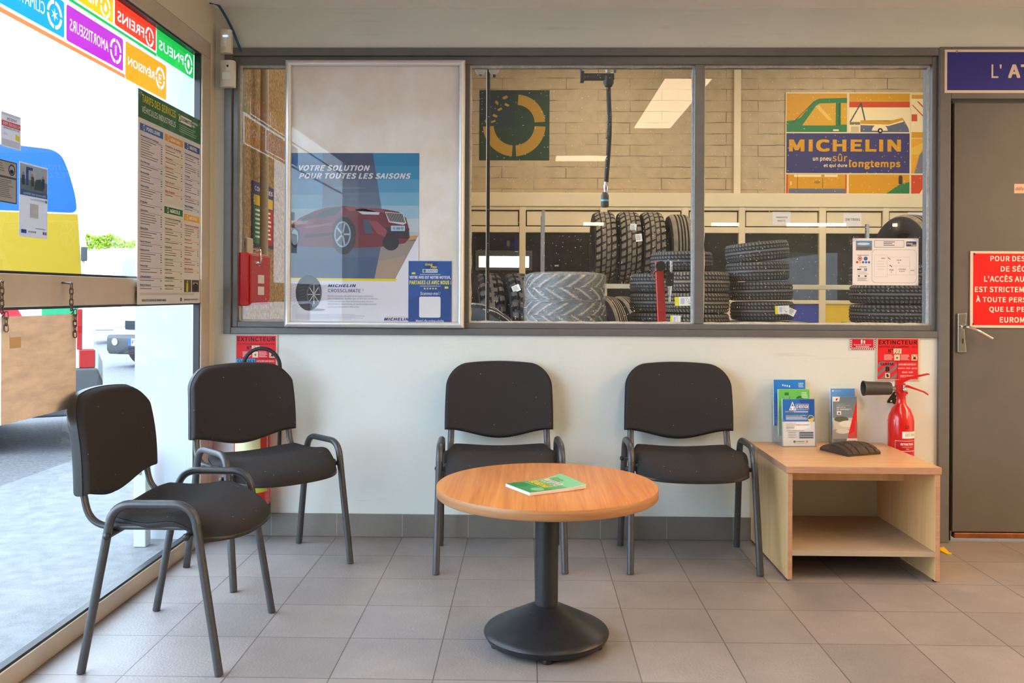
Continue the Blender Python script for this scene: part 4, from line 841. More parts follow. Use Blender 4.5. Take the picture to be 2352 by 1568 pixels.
def sign_ext(name, label, px, py, sc, ox, oy, x0, y0, x1, y1, left):
    o, mp = wall_map(px, py, -0.006, sc, ox, oy); s = Sheet(mp); s.plate(x0, y0, x1, y1, 0.0045, (216, 196, 168) if not left else (204, 190, 186)); BK = (52, 10, 18); 
    w = x1 - x0; h = y1 - y0; X = lambda u: x0 + u * w; Y = lambda v: y0 + v * h
    s.rect(X(0.02), Y(0.025), X(0.965), Y(0.975), (222, 32, 42))
    s.text('EXTINCTEUR', X(0.045), Y(0.055), X(0.94), Y(0.155), BK, 2, 0.02)
    s.text('EAU PULVÉRISÉE AVEC ADDITIF' if left else 'DIOXYDE DE CARBONE - CO2', X(0.04), Y(0.185), X(0.945), Y(0.235), (110, 14, 24), 2, 0.01)
    s.text('N°', X(0.27), Y(0.26), X(0.375), Y(0.35), BK, 2, 0.02); s.rect(X(0.39), Y(0.252), X(0.575), Y(0.372), (226, 208, 176), 2); s.text('24' if left else '23', X(0.41), Y(0.275), X(0.54), Y(0.365), (60, 60, 56), 3, 0, 0.25)
    s.rect(X(0.405), Y(0.393), X(0.54), Y(0.53), (226, 208, 176), 2); s.poly([(X(0.50), Y(0.42)), (X(0.44), Y(0.475)), (X(0.475), Y(0.475)), (X(0.45), Y(0.515)), (X(0.51), Y(0.46)), (X(0.475), Y(0.46))], (50, 46, 40), 3)
    s.rect(X(0.81), Y(0.388), X(0.945), Y(0.53), (226, 208, 176), 2); s.line(X(0.83), Y(0.405), X(0.93), Y(0.515), w * 0.014, (200, 50, 50), 3); s.line(X(0.93), Y(0.405), X(0.83), Y(0.515), w * 0.014, (200, 50, 50), 3); s.disc(X(0.88), Y(0.475), w * 0.03, (60, 40, 36), 4)
    s.bars(X(0.17), Y(0.395), X(0.385), Y(0.53), 5, (236, 190, 190), 2); s.bars(X(0.56), Y(0.395), X(0.77), Y(0.53), 5, (236, 190, 190), 2)
    s.rect(X(0.02), Y(0.548), X(0.95), Y(0.556), (70, 10, 20), 3); s.rect(X(0.475), Y(0.556), X(0.485), Y(0.975), (70, 10, 20), 3)
    if left:
        s.rect(X(0.02), Y(0.556), X(0.475), Y(0.975), (70, 164, 214), 2); s.text('CLASSES', X(0.05), Y(0.575), X(0.455), Y(0.64), (30, 50, 90), 4, 0.03); s.text('A', X(0.1), Y(0.66), X(0.2), Y(0.75), BK, 4, 0.03); s.text('B', X(0.28), Y(0.66), X(0.38), Y(0.75), BK, 4, 0.03)
        s.text('A UTILISER SUR FEUX DE :', X(0.51), Y(0.59), X(0.94), Y(0.63), (244, 220, 220), 4, 0.02); s.text('bois - papier', X(0.56), Y(0.68), X(0.90), Y(0.73), (244, 220, 220), 4, 0.02)
    else:
        gz = (136, 118, 126); s.rect(X(0.02), Y(0.556), X(0.475), Y(0.975), (222, 40, 52), 2)
        for k in range(-3, 5):     # diagonal grey bands, cut to the box
            c = []
            for (u, v) in ((0.02, 0.0), (0.475, -0.42), (0.475, -0.32), (0.02, 0.10)): c.append((u, 0.62 + v + k * 0.2))
            c = clip_box(c, 0.02, 0.556, 0.475, 0.975)
            if len(c) > 2: s.poly([(X(u), Y(v)) for u, v in c], gz, 3)
        s.text('CLASSE', X(0.085), Y(0.585), X(0.40), Y(0.645), BK, 4, 0.03); s.text('B', X(0.205), Y(0.675), X(0.295), Y(0.79), (30, 14, 18), 4, 0.04); s.rect(X(0.18), Y(0.818), X(0.315), Y(0.955), (60, 40, 40), 4); s.rect(X(0.187), Y(0.825), X(0.308), Y(0.948), (226, 208, 176), 5); s.poly([(X(0.21), Y(0.86)), (X(0.26), Y(0.845)), (X(0.29), Y(0.91)), (X(0.24), Y(0.93))], (60, 44, 40), 6)
        for tx, a, c, v in (('A UTILISER SUR FEUX D\' :', 0.505, 0.925, 0.60), ('essence - fioul - gazole', 0.495, 0.94, 0.69), ('alcool - huile', 0.59, 0.84, 0.78), ('origine électrique', 0.545, 0.885, 0.865)): s.text(tx, X(a), Y(v), X(c), Y(v + 0.045), (248, 222, 222), 4, 0.02)
        s.bars(X(0.54), Y(0.918), X(0.885), Y(0.93), 1, (248, 210, 210), 4, ragged=0)
    ob = s.build(name, 'back', None, (o.x, o.y, o.z)); return tag(ob, label, 'safety sign')
def clip_box(p, x0, y0, x1, y1):
    for ax, lim, sg in ((0, x0, 1), (0, x1, -1), (1, y0, 1), (1, y1, -1)):
        out = []
        for i in range(len(p)):
            a, c = p[i], p[(i + 1) % len(p)]; fa, fc = (a[ax] - lim) * sg, (c[ax] - lim) * sg
            if fa >= 0: out.append(a)
            if (fa >= 0) != (fc >= 0): tt = fa / (fa - fc); out.append((a[0] + (c[0] - a[0]) * tt, a[1] + (c[1] - a[1]) * tt))
        p = out
        if not p: break
    return p
sign_ext('extinguisher_sign', 'red extinguisher sign with number 23 on the wall beside the door', 2063, 825, 9.8, 1930, 760, 820, 150, 1785, 1115, False)
sign_ext('extinguisher_sign', 'red and blue extinguisher sign with number 24 behind the corner chair', 589, 817, 2.375, 400, 760, 335, 20, 563, 255, True)
o, mp = wall_map(1980, 790, -0.003, 9.8, 1930, 760); s = Sheet(mp); s.plate(205, 165, 795, 430, 0.002, (226, 214, 212)); s.rect(262, 180, 745, 375, (206, 18, 48))
for k in range(5): s.poly([(210, 195 + k * 44), (255, 175 + k * 44), (255, 195 + k * 44), (210, 215 + k * 44)], (150, 30, 50)); s.poly([(750, 195 + k * 44), (792, 175 + k * 44), (792, 195 + k * 44), (750, 215 + k * 44)], (150, 30, 50))
for k in range(12): s.poly([(240 + k * 44, 382), (262 + k * 44, 382), (284 + k * 44, 425), (262 + k * 44, 425)], (150, 30, 50))
s.rrect(462, 195, 500, 282, 8, WHT, 2); s.rrect(525, 210, 556, 282, 8, WHT, 2); s.text('ÉQUIPEMENT DE SÉCURITÉ', 305, 295, 692, 325, WHT, 2, 0.03); s.text('NE PAS ENCOMBRER', 350, 338, 648, 366, WHT, 2, 0.03)
tag(s.build('safety_sticker', 'back', None, o), 'small red and white striped sticker, left of the number 23 extinguisher sign', 'sticker')

# ================================================================== DOOR SIGNS
o, mp = wall_map(2350, 665, 0.006, 4.611, 2100, 520); s = Sheet(mp); s.plate(592, 258, 592 + 1130, 1078, 0.004, (226, 208, 190)); s.rect(622, 284, 622 + 1070, 1050, (226, 14, 18))
cxr = (2352 - 2100) * 4.611
for tx, x0, y0, y1 in (('POUR DES RAISONS', 803, 308, 366), ('DE SÉCURITÉ', 913, 402, 476), ("L'ACCÈS AUX ATELIERS", 738, 508, 586), ('EST STRICTEMENT INTERDIT', 640, 638, 697), ('À TOUTE PERSONNE AUTRE', 652, 733, 805), ('QUE LE PERSONNEL', 793, 852, 918), ('EUROMASTER', 905, 962, 1022)): s.text(tx, x0, y0, 2 * cxr - x0, y1, (240, 226, 214), 2, 0.022)
for x, y in ((632, 288), (625, 1040), (1695, 288), (1695, 1040)): s.disc(x, y, 11, (70, 60, 54), 3)
tag(s.build('warning_sign', 'back', None, o), 'red sign with white capital lettering on the grey door', 'sign')
o, mp = wall_map(2388, 163, -0.0165, 4.127, 2140, 80); s = Sheet(mp); s.plate(122, 137, 1915, 553, 0.003, (228, 208, 192)); s.rect(145, 161, 1890, 527, (42, 46, 140)); s.text('L', 566, 280, 631, 410, (226, 204, 188), 2, 0, 0, False, 1, True); s.text("'", 643, 280, 662, 320, (226, 204, 188), 2, 0.01, 0, False, 1, True); s.text('ATELIER', 723, 280, 1465, 410, (226, 204, 188), 2, 0.03); s.disc(235, 157, 12, (180, 140, 90), 3)
tag(s.build('door_nameplate', 'back', None, o), 'dark blue sign with white border and lettering above the grey door', 'sign')
o, mp = wall_map(2370, 433, 0.0108, 4.127, 2140, 80); s = Sheet(mp); s.plate(783, 1412, 1130, 1502, 0.001, (234, 196, 164)); s.text("défense d'entrer", 793, 1437, 1100, 1475, (120, 84, 60), 2)
tag(s.build('door_label', 'back', None, o), 'small cream label with dark lettering, high on the grey door', 'sign')

# ================================================================== POSTER FRAME
FX0, FX1 = B(652, 440, -0.045).x, B(1066.5, 440, -0.045).x; FZ0, FZ1 = B(860, 752.5, -0.045).z, B(860, 135.5, -0.045).z
t = thing('snap_frame', 'large silver snap frame hung over the left part of the partition window', 'frame', ((FX0 + FX1) / 2, -0.016, (FZ0 + FZ1) / 2)); fw, fh, rw = (FX1 - FX0) / 2, (FZ1 - FZ0) / 2, 0.028
def rail(p0, p1, inner):       # half-round aluminium rail with mitred ends
    b = MB(); pr = [(0.0, -0.001), (0.0, -0.014), (0.18, -0.022), (0.5, -0.026), (0.82, -0.022), (1.0, -0.012), (1.0, -0.001)]; vv = []
    for P_, D_ in ((p0, inner[0]), (p1, inner[1])): vv += [(P_[0] + D_[0] * a, y, P_[1] + D_[1] * a) for a, y in pr]
    n = len(pr); b.add(vv, [(i, (i + 1) % n, n + (i + 1) % n, n + i) for i in range(n)] + [tuple(range(n)), tuple(range(2 * n - 1, n - 1, -1))]); b.build('frame_rail', M['alu'], t, ang=50)
c4_ = [(-fw, -fh), (fw, -fh), (fw, fh), (-fw, fh)]; d4 = [(rw, rw), (-rw, rw), (-rw, -rw), (rw, -rw)]
for i in range(4): j = (i + 1) % 4; rail(c4_[i], c4_[j], (d4[i], d4[j]))
b = MB(); b.box((-fw + 0.006, -0.004, -fh + 0.006), (fw - 0.006, -0.001, fh - 0.006)); b.build('backing', mat('aged_backing_sheet', (246, 244, 240), 0.6, var=0.04, vs_=4, c2=(238, 230, 216)), t, smooth=False)
b = MB(); b.add([(-fw + rw * 0.8, -0.0105, -fh + rw * 0.8), (fw - rw * 0.8, -0.0105, -fh + rw * 0.8), (fw - rw * 0.8, -0.0105, fh - rw * 0.8), (-fw + rw * 0.8, -0.0105, fh - rw * 0.8)], [(0, 1, 2, 3)]); b.build('clear_cover', M['cover'], t, smooth=False)
o, mp = wall_map(813, 546, -0.0215); s = Sheet(mp, 0.0002); s.plate(664, 352, 962, 741, 0.0008, (226, 228, 240))
s.rect(664, 352, 962, 640, (52, 118, 172)); DK = (62, 84, 116)
for k, c in enumerate(((58, 108, 158), (66, 120, 166), (84, 136, 176), (112, 156, 188), (146, 176, 196), (176, 190, 198))): s.rect(664, 352 + k * 32, 962, 352 + (k + 1) * 32, c, 2)
for k, c in enumerate(((66, 80, 112), (74, 92, 122), (84, 104, 132), (92, 116, 142), (104, 128, 152))): s.poly([(740, 352 + k * 30), (855 + k * 5, 352 + k * 30), (860 + k * 5, 382 + k * 30), (740, 382 + k * 30)], c, 3)
for k, c in enumerate(((30, 132, 180), (48, 142, 188), (78, 156, 198), (112, 174, 208), (150, 192, 214), (186, 204, 212))): s.poly([(855 + k * 5, 352 + k * 30), (962, 352 + k * 30), (962, 382 + k * 30), (860 + k * 5, 382 + k * 30)], c, 3)
for (x, y, a, h) in ((800, 432, 40, 4), (820, 446, 46, 3), (790, 458, 36, 4), (834, 470, 36, 3)): s.disc(x, y, a, (100, 120, 146), 4, h * 0.7)
s.rect(664, 545, 962, 640, (78, 96, 128), 4); s.poly([(870, 560), (962, 548), (962, 540), (880, 545)], (196, 150, 96), 5); s.rect(664, 590, 962, 640, (66, 90, 126), 5); s.poly([(878, 552), (962, 552), (906, 640), (860, 640)], (150, 140, 136), 6); s.poly([(870, 600), (932, 586), (906, 640), (862, 640)], (166, 148, 130), 7)
s.text('VOTRE SOLUTION', 686, 380, 849, 393, (222, 224, 230), 8, 0.03, 0.3); s.text('POUR TOUTES LES SAISONS', 686, 398, 943, 411, (222, 224, 230), 8, 0.03, 0.3)
RD, RD2, RD3 = (112, 44, 60), (144, 74, 88), (70, 30, 44)
s.poly([(668, 560), (670, 515), (690, 500), (720, 486), (745, 478), (790, 473), (830, 477), (880, 480), (915, 486), (932, 500), (938, 520), (941, 545), (930, 558), (880, 566), (800, 570), (700, 566)], RD, 8)
s.poly([(722, 496), (748, 482), (786, 476), (772, 492), (730, 503)], (36, 40, 52), 9); s.poly([(690, 506), (720, 490), (716, 502), (694, 512)], (36, 40, 52), 9); s.poly([(790, 474), (880, 481), (884, 488), (800, 484)], RD2, 9); s.poly([(700, 520), (760, 512), (762, 516), (702, 526)], RD2, 9); s.poly([(700, 540), (760, 534), (760, 540), (700, 548)], RD3, 9)
s.poly([(814, 481), (836, 479), (872, 488), (870, 493), (832, 492)], (196, 214, 226), 9); s.poly([(834, 505), (848, 503), (858, 536), (838, 536)], (70, 84, 108), 9); s.poly([(846, 506), (866, 508), (890, 530), (884, 544), (866, 536)], RD2, 10)
s.poly([(884, 486), (926, 490), (933, 512), (926, 516), (893, 510)], (206, 210, 216), 9); s.poly([(886, 488), (924, 491), (930, 511), (895, 508)], (40, 42, 52), 10)
for k in range(9): s.line(889 + k * 4, 488.5 + k * 0.35, 897 + k * 3.8, 508 + k * 0.3, 0.9, (196, 200, 206), 11)
s.poly([(885, 522), (940, 524), (938, 548), (884, 546)], (48, 44, 58), 9); s.rect(898, 518, 930, 530, (170, 206, 226), 11); s.text('IU-088-VX', 903, 521, 927, 527, (40, 50, 66), 12, 0.02)
for x, y, a, h in ((790, 541, 30, 46), (678, 545, 12, 26), (898, 556, 20, 20)): s.disc(x, y, a * 0.94, (40, 42, 54), 11, h * 0.94)
s.disc(787, 538, 19, (150, 170, 190), 12, 30); s.disc(787, 538, 16, (70, 82, 98), 13, 26); s.disc(677, 545, 8, (150, 170, 190), 12, 18)
for k in range(5):
    a = k * 72 * PI / 180; s.line(787, 538, 787 + 16 * math.cos(a), 538 + 26 * math.sin(a), 4, (170, 186, 200), 14)
s.poly([(962, 538), (962, 741), (905, 741), (905, 645)], (226, 228, 240), 15); s.poly([(664, 638), (914, 639.5), (909, 645), (664, 643.5)], (232, 216, 40), 16)
s.rect(664, 643.5, 908, 741, (226, 228, 240), 14)
for k in range(8): s.line(664, 660 + k * 7, 700 + k * 6, 645 + k * 2, 0.5, (170, 182, 214), 16)
s.disc(710, 672, 30, (54, 60, 70), 17, 41); s.disc(722, 676, 17, (92, 100, 110), 18, 26); s.disc(722, 676, 14, (58, 64, 74), 19, 22); s.disc(724, 711, 24, (150, 156, 170), 16, 3)
for k in range(8): a = k * PI / 4; s.line(722, 676, 722 + 14 * math.cos(a), 676 + 22 * math.sin(a), 2, (196, 200, 206), 20)
for k in range(7): s.line(683 + k * 2, 655 + k * 7, 698 + k, 651 + k * 7, 0.8, (96, 102, 112), 20)
s.text('MICHELIN', 754, 652, 818.5, 659, (52, 74, 150), 17, 0.04, 0.25); s.text('CROSSCLIMATE', 754.5, 663, 829, 671, (62, 78, 140), 17, 0.01); s.text('3', 833, 663, 836, 667.5, (62, 78, 140), 17)
for k, tx in enumerate(('Roulez en toute sécurité et en toute confiance', 'plus longtemps, quelles que soient les conditions', 'météorologiques, avec le pneu toutes saisons', 'MICHELIN CrossClimate, un pneu toutes saisons', 'qui assure sécurité et efficacité.')): s.text(tx, 754, 676.5 + k * 6.3, (858, 869, 858, 866, 826)[k], 681.5 + k * 6.3, (130, 138, 160), 17)
s.bars(680, 721, 848, 734, 6, (170, 176, 192), 17, 0.3); s.rect(886, 725.6, 935, 726.6, (220, 206, 90), 17); s.text('MICHELIN', 883, 728, 941, 735, (52, 74, 150), 17, 0.05, 0.25)
tag(s.build('poster', 'back', None, o), 'tyre advertising poster with a dark red car, inside the silver frame', 'poster')
o, mp = wall_map(987, 670, -0.0246); s = Sheet(mp, 0.0002); s.plate(937.5, 598, 1037, 741.5, 0.0004, (204, 220, 240)); s.rect(938, 599.5, 1037, 741.5, (32, 88, 164))
s.poly([(938, 690), (1037, 640), (1037, 741.5), (938, 741.5)], (26, 76, 150), 2); s.rrect(974, 603, 1005, 617, 3, (24, 66, 140), 3)
s.text('Gasnier', 977, 604, 993, 611, (236, 214, 60), 4, 0.03, 0.3) if False else s.text('Group', 976, 604, 993, 611.5, (236, 214, 60), 4, 0.03, 0.3); s.text('Pneu', 989, 609.5, 1003, 616.5, (236, 214, 60), 4, 0.03, 0.3)
s.rect(970.5, 618, 1005, 626, (224, 232, 240), 3); s.disc(975, 622, 3.4, (60, 140, 70), 4); s.text('EUROMASTER', 979, 619.6, 1004, 624.2, (50, 80, 110), 4, 0.02)
s.text('“', 945.5, 625, 954, 630, (236, 226, 60), 3, 0.04); s.text('”', 1021, 657.5, 1030, 663, (236, 226, 60), 3, 0.04); s.rect(964, 629.6, 1012, 630.6, (214, 226, 240), 3); s.rect(964, 656.4, 1012, 657.4, (214, 226, 240), 3)
s.text('VOTRE AVIS EST NOTRE MOTEUR,', 940.5, 633.5, 1035, 641.5, (236, 240, 246), 3, 0.03); s.text('PARTAGEZ-LE AVEC NOUS !', 940.5, 644, 1036, 653, (240, 232, 70), 3, 0.03)
for k in range(5):
    cx_, cy_ = 975.5 + k * 6.4, 662.5; s.poly([(cx_ + (2.9 if i % 2 == 0 else 1.2) * math.sin(i * PI / 5), cy_ - (2.9 if i % 2 == 0 else 1.2) * math.cos(i * PI / 5)) for i in range(10)], (236, 226, 110), 3)
s.text('Scannez-moi !', 965, 670, 1011.5, 677.5, (226, 234, 244), 3, 0.01, 0.2); s.rrect(963, 681, 1012, 729, 4, (232, 236, 242), 3); s.text('Merci de votre visite.', 955, 733, 1021, 741, (226, 234, 244), 3, 0.01, 0.2)
tag(s.build('flyer', 'back', None, o), 'blue flyer asking for reviews, in the lower right corner of the silver frame', 'flyer')

# ================================================================== SENSORS, CABLE, SCRAP
def sensor(label, px0, py0, px1, py1, up):
    y = -0.05; a, c = B(px0, py1, y), B(px1, py0, y); w, h = (c.x - a.x) / 2, (c.z - a.z) / 2
    t = thing('motion_sensor', label, 'motion sensor', ((a.x + c.x) / 2, -0.0145, (a.z + c.z) / 2), 0.0)
    b = MB(); n = 12; prof = [(-w, 0), (-w, -0.024)] + [(-w * math.cos(PI * i / n), -0.024 - 0.014 * math.sin(PI * i / n)) for i in range(1, n)] + [(w, -0.024), (w, 0)]
    b.prism(prof, -h, h, plane='xy'); b.build('housing', M['sensor'], t, bevel=0.004, ang=40)
    b = MB()
    if up:
        b.prism([(-w * 0.2 + w * 0.62 * math.cos(a_), -0.030 - 0.012 * math.sin(a_)) for a_ in [PI * i / 8 for i in range(9)]], -h * 0.55, h * 0.25, plane='xy'); b.build('lens', M['paper'], t, bevel=0.002)
        b = MB(); b.box((-w * 0.3, -0.041, h * 0.36), (w * 0.5, -0.036, h * 0.42)); b.build('blue_indicator', M['led_blue'], t)
    else:
        b.box((-w * 0.55, -0.040, -h * 0.45), (w * 0.55, -0.036, h * 0.08)); b.build('lens', M['paper'], t, bevel=0.002)
        b = MB(); b.ball((w * 0.2, -0.0385, h * 0.52), 0.006, 10); b.box((-w * 0.05, -0.0405, h * 0.2), (w * 0.5, -0.035, h * 0.62)); b.m = [0] * (len(b.m) - 6) + [1] * 6; b.build('sensor_eye', [M['black'], M['paper']], t)
    return t
sensor('aged white motion sensor with a blue light, upper of two in the corner', 503, 66, 530, 121, True)
sensor('aged white motion sensor with a black eye, lower of two on the window frame', 503, 137, 537, 199, False)
pts = [B(492, -8, -0.06), B(500, 8, -0.05), B(517, 35, -0.03), B(533, 66, -0.022), B(545, 95, -0.02), B(553, 117, -0.018)]; pts[0] = Vector((pts[1].x - 0.03, -0.08, CEIL))
b = MB(); b.tube(fillet(pts, 0.02, 4), 0.006, 10); tag(b.build('cable', M['blue_cable']), 'blue cable running from the ceiling corner down to the window frame', 'cable')
sp = [G(2154, 1258), G(2168, 1259), G(2181, 1270), G(2186, 1273), G(2176, 1273), G(2160, 1267)]; b = MB(); b.add([(p.x, p.y, 0.003 + 0.004 * (i % 2)) for i, p in enumerate(sp)] + [(p.x, p.y, 0.0006) for p in sp], [(0, 1, 2, 3, 4, 5), (11, 10, 9, 8, 7, 6)] + [(i, (i + 1) % 6, (i + 1) % 6 + 6, i + 6) for i in range(6)]); tag(b.build('paper_scrap', pm((226, 186, 30)), smooth=False), 'yellow scrap lying on the floor tiles behind the cube table', 'scrap')

# ================================================================== THE WORKSHOP
def tyre_mesh(name, R, w, kind, period, hole=0.58, treadmat='tread'):
    half = w / 2; prof = []      # (axial, radius, tread?)  from the inner bead over the tread to the other bead
    side = [(-half * 0.62, R * hole), (-half * 0.80, R * (hole + 0.04)), (-half * 0.98, R * (hole + 0.17)), (-half * 1.0, R * (hole + 0.25)), (-half * 0.95, R * 0.93)]
    prof += [(a, r, 0) for a, r in side]
    nt_ = 34
    for i in range(nt_ + 1):
        u = -1 + 2 * i / nt_; prof.append((u * half * 0.90, R * (1 - 0.018 * u * u - 0.035 * max(0, abs(u) - 0.75) / 0.25 * 1.0), 1))
    prof += [(-a, r, 0) for a, r in side[::-1]]
    prof += [(half * 0.55, R * (hole + 0.02), 0), (half * 0.75, R * 0.85, 0), (0, R * 0.94, 0), (-half * 0.75, R * 0.85, 0), (-half * 0.55, R * (hole + 0.02), 0)]
    nth = period * (9 if kind in ('drive', 'knobby', 'ag') else 5); vs_, fs, ms = [], [], []; k = len(prof); depth = {'car': 0.011, 'drive': 0.02, 'rib': 0.018, 'knobby': 0.036, 'ag': 0.036}[kind] * R / 0.5
    def groove(u, th):
        a = abs(u); ph = th * period / (2 * PI)
        if kind == 'car':
            if min(abs(a - 0.22), abs(a - 0.62)) < 0.045: return 1
            q = (ph + (u * 1.1 if a < 0.62 else u * 0.5)) % 1.0
            return 0.7 if (q < 0.19 and (a > 0.68 or 0.28 < a < 0.5)) else 0
        if kind == 'drive':
            if abs(a - 0.50) < 0.032: return 1
            if a < 0.03: return 0.33
            q = (ph + (0.5 if u > 0 else 0) + a * 0.9 * (1 if u > 0 else -1) * 0.6) % 1.0
            return 1 if (a > 0.52 and q < 0.24) else (0.33 if (a < 0.5 and q < 0.12) else 0)
        if kind == 'rib': return 1 if min(abs(a - 0.15), abs(a - 0.5)) < 0.04 else 0
        if kind == 'knobby':
            q = (ph + (0.5 if u > 0 else 0) + a * 0.35) % 1.0
            return 1 if (q < 0.42 and a > 0.12) or (abs(a - 0.5) < 0.05) else 0
        q = (ph + a * 1.25 + (0.5 if u > 0 else 0)) % 1.0
        return 1 if q > 0.42 else 0
    g = []
    for j in range(nth):
        th = 2 * PI * j / nth
        for a, r, tr in prof:
            d = groove(a / (half * 0.90), th) if tr else 0; g.append(d if tr else -1)
            rr = r - depth * d; vs_.append((a, rr * math.cos(th), rr * math.sin(th)))
    for j in range(nth):
        for i in range(k):
            f = (j * k + i, j * k + (i + 1) % k, ((j + 1) % nth) * k + (i + 1) % k, ((j + 1) % nth) * k + i); fs.append(f)
            gg = [g[q] for q in f]; ms.append(1 if all(q >= 0 for q in gg) and max(gg) < 0.3 else 0)
    me = bpy.data.meshes.new(name); me.from_pydata(vs_, [], fs); me.materials.append(M['rubber']); me.materials.append(M[treadmat]); me.polygons.foreach_set('material_index', ms)
    me.polygons.foreach_set('use_smooth', [True] * len(me.polygons)); me.set_sharp_from_angle(angle=math.radians(32)); return me
CAR = tyre_mesh('car_tyre', 0.325, 0.205, 'car', 56, treadmat='tread_blue'); CARB = tyre_mesh('car_tyre_brown', 0.325, 0.205, 'car', 56, treadmat='tread')
DRIVE = tyre_mesh('truck_drive_tyre', 0.5, 0.295, 'drive', 30); RIB = tyre_mesh('truck_rib_tyre', 0.5, 0.30, 'rib', 30)
KNOB = tyre_mesh('lug_tyre', 0.68, 0.30, 'knobby', 30, treadmat='tread_dark'); AG = tyre_mesh('chevron_tyre', 0.42, 0.285, 'ag', 16, treadmat='tread_pale')
def tyre(me, label, loc, rot, group, sc=1.0):
    o = bpy.data.objects.new('tyre', me); col.objects.link(o); o.location = loc; o.rotation_euler = rot; o.scale = (sc, sc, sc); return tag(o, label, 'tyre', group)
FLAT = (0, PI / 2, 0)
def at(px, py, d): return B(px, py, d - 4.05)
def label_on(o, w, h, loc, rz, draw, name='label'):      # a paper label stuck to a tyre, in world place, parented to the tyre
    s = Sheet(None, 0.0006); s.plate(-w / 2, -h / 2, w / 2, h / 2, 0.001, (236, 234, 228)); draw(s, w, h)
    q = s.build(name, 'back'); bpy.context.view_layer.update(); q.parent = o; q.matrix_parent_inverse = Matrix()
    mw = Matrix.Translation(loc) @ Matrix.Rotation(rz, 4, 'Y'); q.matrix_local = o.matrix_basis.inverted() @ mw; return q
def d_energy(s, w, h):
    s.rect(-w / 2, -h / 2, -w / 2 + w * 0.2, h / 2, (232, 214, 40)); s.rect(-w * 0.2, -h * 0.3, 0, h * 0.35, (190, 196, 214))
    for i in range(6): s.rect(w * 0.08 + w * 0.06 * (i % 3), h * 0.3 - h * 0.2 * (i // 2), w * 0.12 + w * 0.06 * (i % 3), h * 0.36 - h * 0.2 * (i // 2), (70, 100, 170))
    s.rect(w * 0.2, -h * 0.3, w * 0.34, -h * 0.2, (220, 120, 60))
def d_plain(s, w, h): s.bars(-w * 0.4, h * 0.35, w * 0.3, -h * 0.35, 5, (150, 140, 130))
# truck tyres on the rack
RD_ = 12.3; rz0 = at(1450, 652, RD_).z
trk = []
for me, px, dw, lab, yaw in ((DRIVE, 1384, 0, 'block tread truck tyre, leftmost of four on the rack', 0.03), (DRIVE, 1440.5, 0, 'block tread truck tyre with two paper labels, second of four on the rack', 0.02), (DRIVE, 1494, 0, 'block tread truck tyre, third of four on the rack', 0.02), (RIB, 1555, 0.03, 'ribbed truck tyre, rightmost of four on the rack', 0.03)):
    sc_ = 0.995 - dw * 1.1; p = at(px, 570, RD_); trk.append(tyre(me, lab, (p.x, p.y, rz0 + 0.5 * sc_ - 0.002), (random.random(), 0, yaw), 'truck tyres on the rack', sc_))
for px, py, rr in ((1446, 528, 0.05), (1457, 551, -0.12)):
    p = at(px, py, RD_); dz = p.z - trk[1].location.z; ly = -math.sqrt(0.5 ** 2 - dz ** 2) - 0.012
    s_ = Sheet(None, 0.0006); q = label_on(trk[1], 0.085, 0.10, (p.x, trk[1].location.y + ly, p.z), rr, d_plain)
t = thing('tyre_rack', 'grey steel rack carrying the four truck tyres', 'rack', (at(1450, 600, RD_).x, RD_ - 4.05, 0))
ox_ = t.location.x; x0r, x1r = at(1246, 600, RD_).x - ox_, at(2018, 600, RD_).x - ox_; zl_, zr_ = at(1246, 490, RD_).z, at(2018, 509, RD_).z
for x, zt_ in ((x0r, zl_), (x1r, zr_)):
    for y in (-0.42, 0.42): b = MB(); b.box((x - 0.022, y - 0.03, 0), (x + 0.022, y + 0.03, zt_)); b.build('upright', M['steel'], t, bevel=0.004)
for y in (-0.3, 0.3):
    b = MB(); b.box((x0r + 0.022, y - 0.02, rz0 - 0.065), (x1r - 0.022, y + 0.02, rz0 - 0.003)); b.build('beam', mat('beige_beam', (206, 196, 168), 0.45), t, bevel=0.004)
# car tyre stacks and what carries them
def plinth(px0, px1, d, z): a, c = at(px0, 700, d), at(px1, 700, d); b = MB(); b.box((a.x, a.y - 0.36, 0), (c.x, a.y + 0.36, z)); struct(b.build('platform_workshop', M['concrete'], smooth=False))
stackC = [(1738.5, 582, 'top tyre of the leaning stack in the right window pane', 0.10), (1739.5, 627, 'second tyre from the top of the leaning stack in the right window pane', 0.05), (1747, 669, 'third tyre from the top of the leaning stack in the right window pane', 0.03), (1750, 713, 'fourth tyre from the top of the leaning stack, with white labels', 0.02)]
tc_ = []
zc = at(1750, 713, 9.15).z; zst = 0.196
for i, (px, py, lab, tilt) in enumerate(stackC[::-1]):
    p = at(px, py, 9.15); o = tyre(CAR, lab, (p.x, p.y, zc + zst * i + 0.004 * i), (random.random() * 6 * 0, PI / 2 - tilt * (1 if i == 3 else 0.7), 0), 'car tyres in the right pane stack', 0.98); o.scale = (0.92, 0.98, 0.98); tc_.append(o)
plinth(1665, 1830, 9.15, zc - 0.108)
p = at(1776, 710, 9.15); label_on(tc_[0], 0.14, 0.082, (p.x, p.y - 0.322, p.z), -0.05, d_energy); p = at(1797, 715, 9.15); label_on(tc_[0], 0.075, 0.07, (p.x, p.y - 0.318, p.z), 0.45, d_plain)
zz = at(1600, 742, 9.03).z
B2 = []
for i, py in enumerate((742, 699, 650)):
    p = at(1600, py, 9.03); B2.append(tyre(CARB, ('third tyre from the top of the stack behind the grey mullion', 'second tyre from the top of the stack behind the grey mullion, with a white label', 'topmost tyre of the stack behind the grey mullion, right of the red post')[i], (p.x, p.y, zz + 0.208 * i), (0, PI / 2, 0), 'car tyres stacked behind the mullion'))
